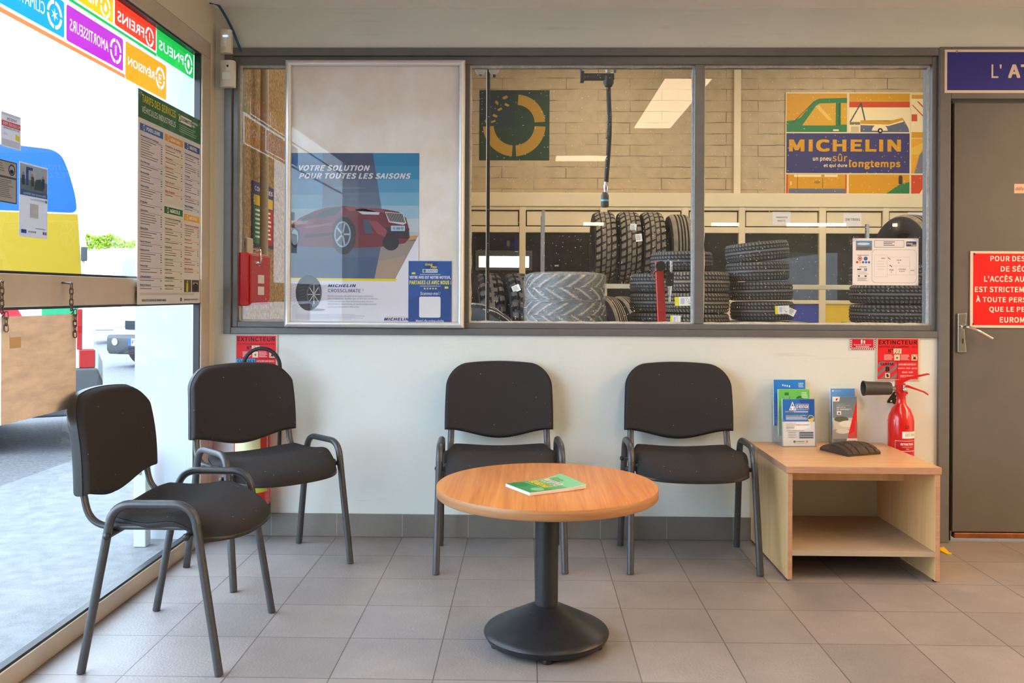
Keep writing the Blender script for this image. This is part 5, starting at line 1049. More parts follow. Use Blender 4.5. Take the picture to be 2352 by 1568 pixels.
p = at(1560, 691, 9.03); label_on(B2[1], 0.19, 0.088, (p.x, p.y - 0.31, p.z), -0.03, d_energy); p = at(1541, 733, 9.03); label_on(B2[0], 0.10, 0.09, (p.x, p.y - 0.28, p.z), 0.03, d_energy)
for i, py in enumerate((735, 695, 653)):
    p = at(1519, py, 9.7); tyre(CAR, ('lowest visible tyre of the stack left of the red post', 'middle tyre of the stack left of the red post', 'top tyre of the stack left of the red post')[i], (p.x, p.y, at(1519, 738, 9.7).z + 0.208 * i), (0, PI / 2, 0), 'car tyres stacked left of the red post', 1.06).scale = (0.98, 1.06, 1.06)
p = at(1565, 611, 9.35); tyre(CAR, 'single tyre laid across the tops of the two middle stacks', (p.x, p.y, zz + 0.208 * 2 + 0.215), (0, PI / 2 - 0.01, 0), None, 0.99)
plinth(1440, 1680, 9.05, zz - 0.104)
plinth(1440, 1600, 9.7, at(1519, 738, 9.7).z - 0.112)
for i, py in enumerate((720, 678, 636)):
    p = at(2046, py, 9.3); o = tyre(CAR, ('lowest tyre of the wide stack behind the site plan', 'middle tyre of the wide stack behind the site plan', 'top tyre of the wide stack behind the site plan')[i], (p.x, p.y, at(2046, 720, 9.3).z + 0.199 * i), (0, PI / 2, 0), 'tyres stacked behind the site plan', 1.0); o.scale = (0.95, 1.26, 1.26)
plinth(1960, 2140, 9.3, at(2046, 720, 9.3).z - 0.10)
p = at(2088, 594, 10.6); tyre(RIB, 'large ribbed tyre standing above the site plan at the right edge of the pane', (p.x, p.y, p.z), (0, 0, 0.30), None, 1.04); plinth(2040, 2200, 10.6, p.z - 0.522)
# lug tyres, dusty tyre, tyres under the rack, film wrapped pair
for px, lab, yw in ((1120, 'muddy lug tyre, left one of the pair standing by the dark hose', 0.16), (1186, 'muddy lug tyre with a cream label, right one of the pair by the dark hose', 0.18)):
    p = at(px, 690, 10.65); kt = tyre(KNOB, lab, (p.x, p.y, 0.681), (random.random(), 0, yw), 'lug tyres standing on the workshop floor')
p = at(1187, 662, 10.0); label_on(kt, 0.09, 0.075, (p.x - 0.01, kt.location.y - math.sqrt(0.68 ** 2 - (p.z - 0.681) ** 2) - 0.012, p.z), -0.4, d_plain)
p = at(1080, 700, 8.2); tyre(AG, 'pale dusty tyre in the lower left corner of the middle pane', (p.x, p.y, 0.515), (0.4, 0, PI / 2 - 0.25), None, 0.515 / 0.42)
for px, lab in ((1393, 'ribbed tyre standing under the rack, left one of two'), (1428, 'ribbed tyre with a paper label standing under the rack, right one of two')):
    p = at(px, 700, 11.6); o = tyre(RIB, lab, (p.x, p.y, 0.545), (0, 0, 0.35), 'ribbed tyres under the rack', 1.09); o.scale = (0.62, 1.09, 1.09)
zw = at(1298, 722, 9.3).z
for i, lab in enumerate(('lower chevron tyre of the pair wrapped in clear film', 'upper chevron tyre of the pair wrapped in clear film')):
    p = at(1298, 700, 9.3); o = tyre(AG, lab, (p.x, p.y, zw + 0.285 * i), (i * 0.3, PI / 2, 0), 'film wrapped tyres', 0.98)
plinth(1215, 1390, 9.3, zw - 0.1402)
film, nt, pb = base_mat('stretch_film'); nt.nodes.remove(pb)
tr_ = N(nt, 'ShaderNodeBsdfTransparent'); gl_ = N(nt, 'ShaderNodeBsdfGlossy'); gl_.inputs['Roughness'].default_value = 0.12; df_ = N(nt, 'ShaderNodeBsdfDiffuse'); df_.inputs[0].default_value = (0.85, 0.85, 0.86, 1)
m1 = N(nt, 'ShaderNodeMixShader'); m1.inputs[0].default_value = 0.09; nt.links.new(tr_.outputs[0], m1.inputs[1]); nt.links.new(df_.outputs[0], m1.inputs[2])
m2 = N(nt, 'ShaderNodeMixShader'); m2.inputs[0].default_value = 0.16; nt.links.new(m1.outputs[0], m2.inputs[1]); nt.links.new(gl_.outputs[0], m2.inputs[2]); nt.links.new(m2.outputs[0], nt.nodes['Material Output'].inputs[0])
tcn = N(nt, 'ShaderNodeTexCoord'); mpn = N(nt, 'ShaderNodeMapping'); mpn.inputs['Rotation'].default_value = (0, 0.6, 0.4); mpn.inputs['Scale'].default_value = (3, 3, 16); nn_ = N(nt, 'ShaderNodeTexNoise'); nn_.inputs['Scale'].default_value = 4; nn_.inputs['Detail'].default_value = 6; nt.links.new(tcn.outputs['Object'], mpn.inputs[0]); nt.links.new(mpn.outputs[0], nn_.inputs['Vector'])
bpn = N(nt, 'ShaderNodeBump'); bpn.inputs['Strength'].default_value = 1.0; bpn.inputs['Distance'].default_value = 0.05; nt.links.new(nn_.outputs[0], bpn.inputs['Height']); nt.links.new(bpn.outputs[0], gl_.inputs['Normal'])
b = MB()
def fl(u, v):
    a = 2 * PI * u; zz_ = v; r_ = 0.425 + 0.008 * math.sin(a * 9 + v * 14) + 0.006 * math.sin(a * 23 - v * 30) - 0.012 * math.exp(-((v - 0.45) / 0.06) ** 2)
    if v > 0.93: r_ *= 1 - 0.25 * ((v - 0.93) / 0.07) ** 2
    return (r_ * math.cos(a), r_ * math.sin(a), -0.135 + 0.575 * v)
b.grid(fl, 96, 40); o = b.build('stretch_film', film, ang=180, fix=False); p = at(1298, 700, 9.3); o.location = (p.x, p.y, zw); tag(o, 'crinkled clear film wound round the pair of chevron tyres', 'film')
# red tyre changer post with its air tool
pd = 6.6; pa, pb_ = at(1513.5, 600, pd), at(1520, 738, pd)
t = thing('tyre_changer', 'red steel post with a black knob behind the middle pane', 'tyre changer', (pb_.x, pb_.y, 0))
dx = (pa.x - pb_.x); zt_ = pa.z
b = MB(); sl = dx / (pa.z - pb_.z); b.prism([(-0.03 - sl * pb_.z, 0), (0.03 - sl * pb_.z, 0), (dx + 0.027, zt_), (dx - 0.027, zt_)], -0.03, 0.03); b.build('column', M['red_sheet'], t, bevel=0.004)
b = MB(); b.lathe([(0, 0), (0.036, 0), (0.04, 0.01), (0.036, 0.035), (0, 0.04)], 20, 0, Matrix.Translation((dx + 0.006, -0.03, zt_ - 0.035)) @ Matrix.Rotation(PI / 2, 4, 'X')); b.build('knob', M['black'], t)
hk = at(1510, 632, pd); b = MB(); b.tube(fillet([(dx - 0.02, -0.03, hk.z + 0.03), (dx - 0.05, -0.05, hk.z + 0.02), (dx - 0.05, -0.05, hk.z - 0.03), (dx - 0.025, -0.03, hk.z - 0.035)], 0.012, 4), 0.005, 8); b.build('hook', M['chrome'], t)
tp = at(1537, 640, pd)
o = thing('air_wrench', 'black air tool with a chrome nozzle hanging beside the red post', 'air tool', (tp.x, tp.y - 0.02, tp.z))
b = MB(); b.box((-0.026, -0.025, -0.055), (0.026, 0.025, 0.05)); b.box((-0.05, -0.008, 0.0), (-0.026, 0.008, 0.03)); b.build('body', M['black'], o, bevel=0.005)
for x, c in ((-0.014, 'black'), (0.012, 'chrome')): b = MB(); b.tube([(x, 0, 0.05), (x, 0, 0.13)], 0.008, 10); b.build('prong', M[c], o)
b = MB(); b.lathe([(0, -0.17), (0.009, -0.17), (0.009, -0.13), (0.014, -0.125), (0.018, -0.055), (0, -0.055)], 14); b.build('nozzle', M['chrome'], o)
# hanging exhaust hose with its bracket, dark drop hose, filter bowls
hd = 7.6; hp_ = at(1397, 190, hd); he = at(1390, 470, hd)
t = thing('drop_hose', 'black hose with a steel spring and coupling hanging from a bracket', 'hose', (hp_.x, hp_.y, hp_.z)); Z = lambda py: at(1397, py, hd).z - hp_.z; X_ = lambda px: at(px, 300, hd).x - hp_.x
b = MB(); b.box((X_(1336), -0.03, Z(184)), (X_(1410), 0.03, Z(169))); b.box((X_(1332), -0.035, Z(189)), (X_(1341), 0.035, Z(164))); b.build('bracket_arm', M['black_cast'], t, bevel=0.006)
for px in (1334, 1412): b = MB(); b.tube([(X_(px), 0, Z(166)), (X_(px), 0, 5.58 - hp_.z)], 0.012, 10); b.build('hanger_rod', mat('blue_rod', (40, 56, 130), 0.4), t)
b = MB(); b.tube([(X_(1396), 0, Z(168)), (X_(1394), 0, 5.58 - hp_.z)], 0.024, 12); b.build('supply_pipe', M['steel'], t)
b = MB(); b.lathe([(0, 0), (0.03, 0), (0.045, 0.03), (0.042, 0.09), (0, 0.09)], 16, 0, Matrix.Translation((X_(1397), 0, Z(199)))); b.build('hose_boot', M['black'], t)
hpts = [(X_(1397), 0, Z(196)), (X_(1398), 0, Z(230)), (X_(1400), 0, Z(270)), (X_(1400), 0, Z(310)), (X_(1397), 0, Z(360)), (X_(1394), 0, Z(400)), (X_(1393), 0, Z(418))]
b = MB(); b.tube(fillet(hpts, 0.1, 4), 0.0195, 14); b.build('hose', M['rubber'], t)
b = MB()
for i in range(18): b.lathe([(0.0205, 0), (0.026, 0.003), (0.0205, 0.006)], 14, 0, Matrix.Translation((X_(1399.6) - 0.0005 * i, 0, Z(266) - i * 0.0115)))
b.build('spring_guard', M['chrome'], t)
b = MB(); b.lathe([(0, 0), (0.02, 0), (0.016, 0.03), (0.022, 0.05), (0.022, 0.08), (0.016, 0.085), (0.016, 0.12), (0, 0.12)], 16, 0, Matrix.Translation((X_(1392.5), 0, Z(447)))); b.build('coupling', M['chrome'], t)
b = MB(); b.lathe([(0, 0), (0.028, 0), (0.034, 0.012), (0.034, 0.1), (0.026, 0.115), (0.02, 0.13), (0, 0.13)], 20, 0, Matrix.Translation((X_(1390), 0, Z(476)))); b.lathe([(0.0345, 0.05), (0.0345, 0.065)], 20, 1, Matrix.Translation((X_(1390), 0, Z(476)))); b.build('connector', [M['horn'], mat('pale_blue_band', (96, 170, 196), 0.4)], t)
fd = 5.2; fp = at(1122, 200, fd)
b = MB(); b.tube([(fp.x, fp.y, 0.02), (fp.x + 0.002, fp.y, 1.0), (fp.x + 0.001, fp.y, 2.0), (fp.x, fp.y, at(1122, 152, fd).z + 0.1)], 0.0095, 10, 0)
b.tube([(fp.x - 0.0105, fp.y - 0.006, 0.02), (fp.x - 0.0085, fp.y - 0.006, 1.0), (fp.x - 0.0095, fp.y - 0.006, 2.0), (fp.x - 0.0105, fp.y - 0.006, at(1122, 152, fd).z + 0.1)], 0.0022, 6, 1); tag(b.build('air_line', [M['rubber'], M['paper']]), 'thin dark vertical air line near the left edge of the middle pane', 'hose')  # thin white tube alongside paints the highlight of the dark line
t = thing('filter_unit', 'pair of clear filter bowls at the top left of the middle pane', 'filter', (fp.x, fp.y - 0.06, at(1122, 150, fd).z))
for px in (1105, 1136):
    x = at(px, 160, fd).x - fp.x; b = MB(); b.lathe([(0, -0.07), (0.014, -0.07), (0.024, -0.062), (0.031, -0.05), (0.031, 0.03), (0, 0.03)], 20, 0, Matrix.Translation((x, 0, 0))); b.build('bowl', tm((214, 210, 206), 0.5), t)
    b = MB(); b.lathe([(0, -0.085 if px > 1120 else -0.072), (0.009, -0.085 if px > 1120 else -0.072), (0.009, -0.069), (0, -0.069)], 12, 0, Matrix.Translation((x, 0, 0))); b.build('drain', M['black'], t)
b = MB(); b.box((-0.08, -0.03, 0.03), (0.08, 0.03, 0.09)); b.box((-0.015, 0.0, 0.09), (0.015, 0.03, 5.58 - t.location.z)); b.build('manifold', mat('blue_manifold', (40, 60, 150), 0.4), t)
# painted emblem, picture panels and notices on the back wall
o, mp = wall_map(1181, 288, HY - 0.004); s = Sheet(mp, 0.002); s.rect(1101, 207, 1262, 368, (26, 58, 38)); s.rect(1101, 207, 1181, 293, (26, 48, 52), 1.2)
for a0, a1 in ((3, 86), (94, 177)): s.ring(1181, 287, 47, 72, a0, a1, (172, 132, 36), 2)
s.ring(1186, 283, 42, 66, -86, -3, (172, 132, 36), 2)
for cx_, cy_, w_, h_, sk in ((1160, 224, 14, 10, 3), (1141, 236, 9, 12, -2), (1148, 251, 12, 9, 3), (1137, 266, 13, 9, -3), (1117, 277, 8, 12, 2), (1133, 279, 12, 8, 4), (1164, 241, 12, 9, -3)): s.poly([(cx_ - w_ / 2, cy_), (cx_ + sk, cy_ - h_ / 2), (cx_ + w_ / 2, cy_), (cx_ - sk, cy_ + h_ / 2)], (172, 132, 36), 2)
s.plate(1101, 207, 1262, 368, 0.003, (26, 58, 38)); tag(s.build('wall_emblem', 'back', None, o), 'square green emblem with a broken yellow ring on the workshop block wall', 'emblem')
o, mp = wall_map(1947, 328, HY - 0.03); s = Sheet(mp, 0.002); OR_, YE, GR, CRM, NV, SL = (200, 70, 26), (204, 146, 10), (34, 116, 66), (236, 216, 170), (48, 50, 104), (96, 104, 124)
s.plate(1804, 211, 2230, 445, 0.02, (222, 206, 164))
s.rect(1806, 214, 1945, 303, YE); s.poly([(1806, 278), (1822, 276), (1838, 270), (1868, 232), (1880, 226), (1945, 224), (1945, 303), (1806, 303)], GR, 2); s.poly([(1842, 288), (1874, 242), (1882, 237), (1919, 236), (1919, 288)], (206, 156, 30), 3); s.poly([(1931, 236), (1945, 236), (1945, 286), (1931, 286)], (206, 156, 30), 3); s.line(1822, 280, 1868, 234, 1.5, (80, 60, 20), 3); s.poly([(1872, 244), (1880, 241), (1912, 276), (1902, 276)], (222, 184, 90), 4); s.rect(1926, 236, 1928, 288, (20, 60, 36), 4); s.rect(1913, 297, 1926, 301, CRM, 4)
s.rect(1950, 214, 2089, 303, CRM); s.rect(1950, 214, 2089, 232, YE, 2); s.rect(1950, 232.5, 2089, 246, OR_, 2); s.poly([(1976, 276), (2020, 276), (2050, 276), (2072, 270), (2086, 294), (2088, 303), (1976, 303)], (84, 92, 118), 3); s.poly([(1976, 276), (2040, 278), (2072, 270), (2074, 276), (2040, 286), (1976, 284)], YE, 4); s.poly([(1976, 284), (2040, 286), (2074, 276), (2075, 279), (2040, 289), (1976, 287)], CRM, 4); s.line(1952, 280, 1977, 236, 3, (70, 78, 96), 4); s.line(1977, 236, 1986, 276, 3, (70, 78, 96), 4); s.disc(2020, 300, 18, CRM, 5, 15, a0=180, a1=360); s.disc(2021, 300, 6, (40, 40, 44), 6); s.disc(2021, 300, 2.5, CRM, 7); s.rect(1951, 280, 1975, 286, (120, 104, 80), 4); s.rect(1954, 290, 1972, 303, (196, 180, 140), 4)
s.rect(1806, 306, 2089, 398, NV); s.text('MICHELIN', 1812, 320, 2069, 348.5, YE, 2, 0.035); s.text('un pneu', 1867, 362, 1909, 372, CRM, 2, 0.02); s.text('sûr', 1912, 353, 1946, 371, YE, 2, 0.012); s.text('et qui dure', 1892, 376, 1946, 386, CRM, 2, 0.02); s.text('longtemps', 1950, 367, 2068, 389, YE, 2, 0.03)
s.rect(1806, 401, 1945, 445, YE); s.rect(1806, 401, 1810, 445, OR_, 2); s.rect(1942, 401, 1945, 445, OR_, 2); s.rect(1812, 434, 1942, 445, SL, 2); s.rect(1824, 402, 1886, 407, CRM, 2); s.rect(1894, 402, 1924, 407, CRM, 2); s.disc(1877, 419, 7, (150, 120, 40), 3, 3.5); s.line(1832, 402, 1832, 436, 0.8, (90, 70, 20), 3); s.line(1890, 402, 1890, 436, 0.8, (90, 70, 20), 3); s.rect(1815, 418, 1818, 426, CRM, 3)
s.rect(1950, 401, 2089, 445, YE); s.poly([(2036, 445), (2066, 424), (2089, 418), (2089, 445)], GR, 2); s.rrect(2064, 403, 2073, 424, 4, (60, 48, 30), 2)
s.rect(2093, 217, 2228, 303, CRM); s.rect(2093, 217, 2228, 226, YE, 2)
for k in range(7): s.poly([(2093 + k * 20 - 8, 232), (2093 + k * 20 - 4, 232), (2093 + k * 20 + 38, 276), (2093 + k * 20 + 34, 276)] if k else [(2093, 240), (2096, 240), (2131, 276), (2127, 276)], OR_, 2)
s.rect(2093, 262, 2106, 278, OR_, 3); s.rect(2093, 303, 2228, 316, YE, 2); s.rect(2093, 318, 2228, 398, (222, 160, 40)); s.poly([(2112, 355), (2140, 322), (2228, 322), (2228, 398), (2100, 398)], (110, 112, 124), 2); s.poly([(2093, 340), (2124, 325), (2112, 355), (2093, 355)], (226, 182, 70), 3); s.rect(2093, 402, 2228, 445, OR_); s.poly([(2112, 445), (2128, 420), (2136, 420), (2136, 445)], CRM, 2)
tag(s.build('advertising_panel', 'back', None, o), 'vintage yellow and blue tyre advertising panel on the workshop wall', 'sign')
def note(label, px0, py0, px1, py1, lines):
    o, mp = wall_map((px0 + px1) / 2, (py0 + py1) / 2, PY + 0.046); s = Sheet(mp, 0.001); s.plate(px0, py0, px1, py1, 0.002, (228, 222, 222))
    for tx, a, top, c, bot in lines: s.text(tx, a, top, c, bot, (96, 88, 92), 2, 0.01)
    return tag(s.build('notice', 'back', None, o), label, 'notice', 'paper notices on the partition')
note('white paper notice about transfers on the beige partition, right of the mullion', 1774, 486, 1816, 517, [('TRANSFERTS', 1782, 497, 1809, 501), ('NAVETTE', 1786, 505, 1804, 509)])
note('white paper notice with a carrier name on the beige partition, above the site plan', 1937, 489, 1979, 520, [('DW TRANS', 1942, 501, 1975, 507)])
note('blank looking white paper notice beside the large ribbed tyre', 2085, 487, 2127, 516, [])
# site plan taped to the right hand pane
o, mp = wall_map(2034, 601, 0.0375, 4.126, 1600, 430); s = Sheet(mp, 0.0002); s.plate(1478, 482, 2102, 930, 0.0006, (236, 234, 238)); BK2 = (70, 70, 78)
s.rect(1508, 505, 1662, 598, (96, 150, 204)); s.rect(1508, 556, 1662, 598, (130, 128, 124), 2); s.disc(1580, 535, 60, (214, 226, 236), 2, 12); s.bars(1515, 566, 1655, 594, 3, (80, 78, 80), 3)
for (x0, y0, x1, y1) in ((1684, 500, 1965, 568),): s.rect(x0, y0, x1, y1, BK2, 1); s.rect(x0 + 3, y0 + 3, x1 - 3, y1 - 3, (232, 230, 236), 2)
s.text('VAUCRESSON', 1785, 513, 1865, 525, BK2, 3, 0.01) if False else s.bars(1770, 512, 1880, 560, 3, (110, 110, 118), 3)
s.rrect(1985, 510, 2082, 558, 8, (40, 80, 160), 2); s.text('Group', 1992, 520, 2045, 545, (234, 214, 60), 3, 0.03, 0.3); s.text('Pneu', 2030, 535, 2078, 556, (234, 214, 60), 3, 0.03, 0.3)
s.text('Consignes de sécurité', 1522, 636, 1628, 652, BK2, 2, 0.01); s.ring(1547, 676, 15, 21, 0, 359, (210, 40, 50), 2); s.disc(1602, 676, 19, (50, 110, 190), 2); s.rect(1540, 668, 1554, 684, BK2, 2)
for k, c in enumerate(((210, 60, 60), (226, 200, 60), (50, 110, 190), (50, 110, 190), (50, 110, 190))): s.disc(1521 + k * 28, 711, 11, c, 2)
s.bars(1540, 752, 1620, 764, 1, (130, 130, 136), 2); s.rect(1590, 768, 1614, 792, (50, 100, 180), 2); s.text('P', 1597, 771, 1608, 789, WHT, 3, 0.03); s.rect(1522, 773, 1560, 785, BK2, 2); s.disc(1539, 842, 9, (50, 100, 180), 2); s.bars(1522, 800, 1632, 832, 4, (160, 160, 166), 2, 0.25); s.rect(1592, 836, 1612, 850, BK2, 2); s.bars(1524, 858, 1626, 894, 4, (150, 160, 156), 2)
s.poly(rr_pts(1660, 588, 2084, 908, 40), (160, 160, 166), 2); s.poly(rr_pts(1663, 591, 2081, 905, 38), (236, 234, 238), 3)
for (x0, y0, x1, y1) in ((1686, 640, 1805, 640), (1686, 640, 1686, 850), (1686, 850, 1805, 850), (1805, 640, 1805, 850), (1805, 660, 2018, 660), (2018, 660, 2018, 830), (1805, 745, 2018, 745), (1805, 830, 2070, 830), (1890, 745, 1890, 830), (2070, 745, 2070, 830)): s.line(x0, y0, x1, y1, 2, (190, 190, 194), 4)
for tx, a, t0, c, t1 in (('ATELIER', 1896, 684, 1938, 696), ('PL', 1910, 708, 1924, 720), ('ATELIER', 1826, 776, 1866, 790), ('VL', 1840, 798, 1850, 808), ('STOCKAGE', 1912, 770, 1982, 782), ('VL et PL', 1922, 790, 1974, 802), ('VESTIAIRE', 2026, 782, 2064, 792), ('BUREAU', 1750, 668, 1786, 678)): s.text(tx, a, t0, c, t1, BK2, 4, 0.02)
s.line(1812, 664, 1834, 684, 6, (60, 60, 66), 5); s.line(1828, 734, 1852, 756, 6, (60, 60, 66), 5); s.bars(1710, 700, 1790, 800, 4, (176, 196, 180), 4, 0.12)
o2 = tag(s.build('site_plan', 'back', None, o), 'laminated white site plan taped inside the right window pane', 'notice')
for (xa, ya, xb, yb) in ((1450, 520, 1530, 470), (1440, 895, 1520, 950), (2060, 960, 2110, 905), (2060, 470, 2110, 520)):
    q = Sheet(mp, 0.0002); q.line(xa, ya, xb, yb, 34, M['acrylic'], 2); q.build('clear_tape', 'back', o2)
# the store room behind: a blue motor unit on a bracket
md = 17.4; p = at(1176, 560, md); t = thing('blue_motor', 'blue motor hanging in the store room above the bright window', 'motor', tuple(p))
mbl = mat('motor_blue', (34, 52, 190), 0.4); b = MB(); b.lathe([(0, -0.16), (0.07, -0.16), (0.09, -0.13), (0.09, 0.05), (0, 0.05)], 18, 0, Matrix.Rotation(PI / 2, 4, 'Y')); b.box((0.05, -0.12, -0.15), (0.12, 0.12, 0.14)); b.build('casing', mbl, t, bevel=0.006)
b = MB(); b.box((-0.10, -0.115, -0.05), (-0.04, -0.09, 0.06)); b.build('name_plate', pm((206, 190, 90)), t)
b = MB(); b.box((-0.3, -0.03, 0.14), (0.3, 0.03, 3.1 - p.z)); b.build('hanging_plate', M['dark_room'], t)
# what hangs on the workshop's left wall, seen through the narrow left pane
WL = -1.45
def wl(px, py): return L(px, py, WL)
a, c = wl(545, 400), wl(567, 400); b = MB(); b.box((WL - 0.0, a.y, 0), (WL + 0.012, c.y, 5.59)); struct(b.build('pillar_roughcast', M['rough_cast'], smooth=False))
p0, p1 = L(606, 590, WL + 0.05), L(606, 150, WL + 0.05); b = MB(); b.tube([(WL + 0.05, p0.y, p0.z), (WL + 0.05, p0.y, 5.58)], 0.022, 14); t = tag(b.build('wall_pipe', mat('beige_pipe', (176, 156, 128), 0.4)), 'beige vertical pipe on the rough wall behind the narrow left pane', 'pipe')
a, c = L(571, 590, WL + 0.16), L(618, 590, WL + 0.16); za, zb_ = L(590, 586, WL + 0.1).z, L(590, 700, WL + 0.1).z
t = thing('fire_cabinet', 'red wall cabinet at the bottom of the narrow left pane', 'cabinet', (WL, (a.y + c.y) / 2, zb_)); hy_ = (c.y - a.y) / 2
b = MB(); b.box((0.0005, -hy_, 0), (0.16, hy_, za - zb_)); b.build('body', M['red_sheet'], t, bevel=0.006)
b = MB(); b.box((0.16, -hy_ + 0.01, 0.01), (0.168, hy_ - 0.01, za - zb_ - 0.01)); dd = b.build('door', M['red_sheet'], t, bevel=0.003); s = Sheet(None); s.rect(-0.05, 0.05, 0.05, 0.09, (236, 220, 214)); s.rect(-0.05, 0.105, 0.05, 0.145, (236, 220, 214)); q = s.build('sticker', 'left', t); q.location = (0.169, 0.0, 0.0)
b = MB(); b.tube(fillet([(0.168, -hy_ + 0.05, 0.26), (0.2, -hy_ + 0.05, 0.26), (0.2, -hy_ + 0.05, 0.2), (0.168, -hy_ + 0.05, 0.2)], 0.01, 3), 0.006, 8); b.build('handle', M['chrome'], dd)
a = L(575, 566, WL + 0.07); t = thing('socket_box', 'grey electrical socket box above the red cabinet', 'socket', (WL, a.y, L(575, 583, WL + 0.07).z)); hz = L(575, 546, WL + 0.07).z - t.location.z
b = MB(); b.box((0.0005, -0.05, 0), (0.07, 0.05, hz)); b.build('casing', mat('aged_socket_plastic', (196, 184, 154), 0.5), t, bevel=0.006)
for dz in (0.03, hz - 0.06): b = MB(); b.lathe([(0, 0), (0.02, 0), (0.02, 0.02), (0, 0.02)], 14, 0, Matrix.Translation((0.0, -0.05, dz + 0.02)) @ Matrix.Translation((0.04, 0, 0)) @ Matrix.Rotation(PI / 2, 4, 'X')); b.build('outlet', M['black'], t)
a, c = wl(577, 480), wl(599, 480); z0_, z1_ = wl(588, 566).z, wl(588, 418).z; s = Sheet(None, 0.001); w_ = c.y - a.y + 0.22; h_ = z1_ - z0_; s.plate(0, 0, w_, h_, 0.004, (44, 52, 110)); s.rect(0.02, h_ * 0.82, w_ - 0.02, h_ * 0.96, (60, 64, 130)); s.text('CONSIGNES', 0.03, h_ * 0.93, w_ - 0.03, h_ * 0.86, WHT, 2, 0.02); s.rect(0.02, h_ * 0.64, w_ - 0.02, h_ * 0.80, (226, 186, 40)); s.rect(0.02, h_ * 0.05, w_ * 0.48, h_ * 0.62, (40, 130, 80)); s.rect(w_ * 0.52, h_ * 0.05, w_ - 0.02, h_ * 0.62, (196, 40, 40)); s.bars(0.04, h_ * 0.58, w_ * 0.44, h_ * 0.1, 7, WHT, 3); s.bars(w_ * 0.56, h_ * 0.58, w_ - 0.05, h_ * 0.1, 7, WHT, 3)
tag(s.build('instruction_board', 'left', None, (WL + 0.006, a.y, z0_)), 'blue framed instruction board on the rough wall behind the narrow left pane', 'sign')

# ================================================================== STICKERS AND POSTERS ON THE SHOPFRONT
XG = SX - 0.0385                     # stickers on the outer face of the glass: the lettering reads reversed from indoors
SW = (236, 238, 240)
def icon_tyre(s, cx, cz, r): s.disc(cx, cz, r * 0.42, SW, 1, r * 0.62, n=20)
def icon_bang(s, cx, cz, r): s.poly([(cx - r * 0.14, cz + r * 0.6), (cx + r * 0.14, cz + r * 0.6), (cx + r * 0.07, cz - r * 0.2), (cx - r * 0.07, cz - r * 0.2)], SW, 1); s.disc(cx, cz - r * 0.45, r * 0.14, SW, 1, n=12)
def icon_drop(s, cx, cz, r): s.poly([(cx, cz + r * 0.65)] + [(cx + r * 0.42 * math.cos(a), cz - r * 0.15 + r * 0.42 * math.sin(a)) for a in [0.5 - k * (PI + 1.0) / 12 for k in range(13)]], SW, 1)
def icon_shock(s, cx, cz, r):
    for k in range(7): z = cz + r * 0.6 - k * r * 0.17; s.poly([(cx - r * 0.24, z - r * 0.05), (cx + r * 0.24, z + r * 0.07), (cx + r * 0.24, z + r * 0.0), (cx - r * 0.24, z - r * 0.12)], SW, 1)
def icon_flake(s, cx, cz, r):
    pts = []
    for k in range(24):
        a = k * PI / 12; q = (r * 0.68 if k % 4 == 0 else r * 0.16 if k % 4 == 2 else r * 0.30) ; pts.append((cx + q * math.sin(a), cz + q * math.cos(a)))
    s.poly(pts, SW, 1)
def icon_check(s, cx, cz, r): s.poly([(cx - r * 0.5, cz + r * 0.45), (cx + r * 0.5, cz + r * 0.45), (cx + r * 0.5, cz + r * 0.34), (cx - r * 0.38, cz + r * 0.34), (cx - r * 0.38, cz - r * 0.5), (cx + r * 0.38, cz - r * 0.5), (cx + r * 0.38, cz - r * 0.62), (cx - r * 0.5, cz - r * 0.62)], SW, 1); s.poly([(cx + r * 0.30, cz + r * 0.1), (cx + r * 0.05, cz - r * 0.3), (cx - r * 0.42, cz + r * 0.22), (cx - r * 0.36, cz + r * 0.28), (cx + r * 0.04, cz - r * 0.12), (cx + r * 0.22, cz + r * 0.16)], SW, 1)
def sticker(word, label, y0, y1, z0, z1, c, c2, icon, extra=None):
    s = Sheet(None, 0.0); s.tr = 0.62; w, h = y1 - y0, z1 - z0; ir = min(0.044, h * 0.40); icx = w - 0.058; icz = h * 0.5 + (z1 - z0 - 0.118) * 0.3
    for a in (6, 96, 186, 276): s.ring(icx, icz, ir * 0.74, ir, a, a + 78, SW, 1, 8)
    icon(s, icx, icz, ir * 0.72)
    if word: s.text(word, 0.022, icz + 0.019, icx - ir - 0.012, icz - 0.019, SW, 1, 0.0 if 'M' in word else 0.02, 0.0, True, 1.05, True)
    s.backing_cut(rr_pts(0, 0, w, h, 0.010), c)
    # lighter printed upper half, a sheen drawn in the artwork
    ob = s.build('window_sticker', 'left', None, (XG, y0, z0)); return tag(ob, label, 'window sticker', 'service stickers on the shopfront glass')
sticker('PNEUS', 'green sticker for tyres on the shopfront glass, nearest the corner in the upper row', -0.553, -0.166, 2.047, 2.156, (24, 165, 62), None, icon_tyre)
sticker('FREINS', 'red sticker for brakes on the shopfront glass, left of the green one', -0.911, -0.561, 2.062, 2.156, (224, 52, 28), None, icon_bang)
sticker('VIDANGE', 'yellow sticker with a drop on the shopfront glass, left of the red one', -1.27, -0.922, 2.062, 2.156, (246, 164, 14), None, icon_drop)
sticker('AMORTISSEURS', 'purple sticker for shock absorbers on the shopfront glass, lower row', -1.241, -0.843, 1.912, 2.029, (160, 40, 150), None, icon_shock)
sticker('CLIMATISATION', 'blue sticker with a snowflake on the shopfront glass, lower row', -1.66, -1.253, 1.914, 2.030, (20, 132, 208), None, icon_flake)
sticker('RÉVISION', 'orange sticker for car service on the shopfront glass, lower row', -0.826, -0.459, 1.890, 2.030, (244, 130, 26), None, icon_check)
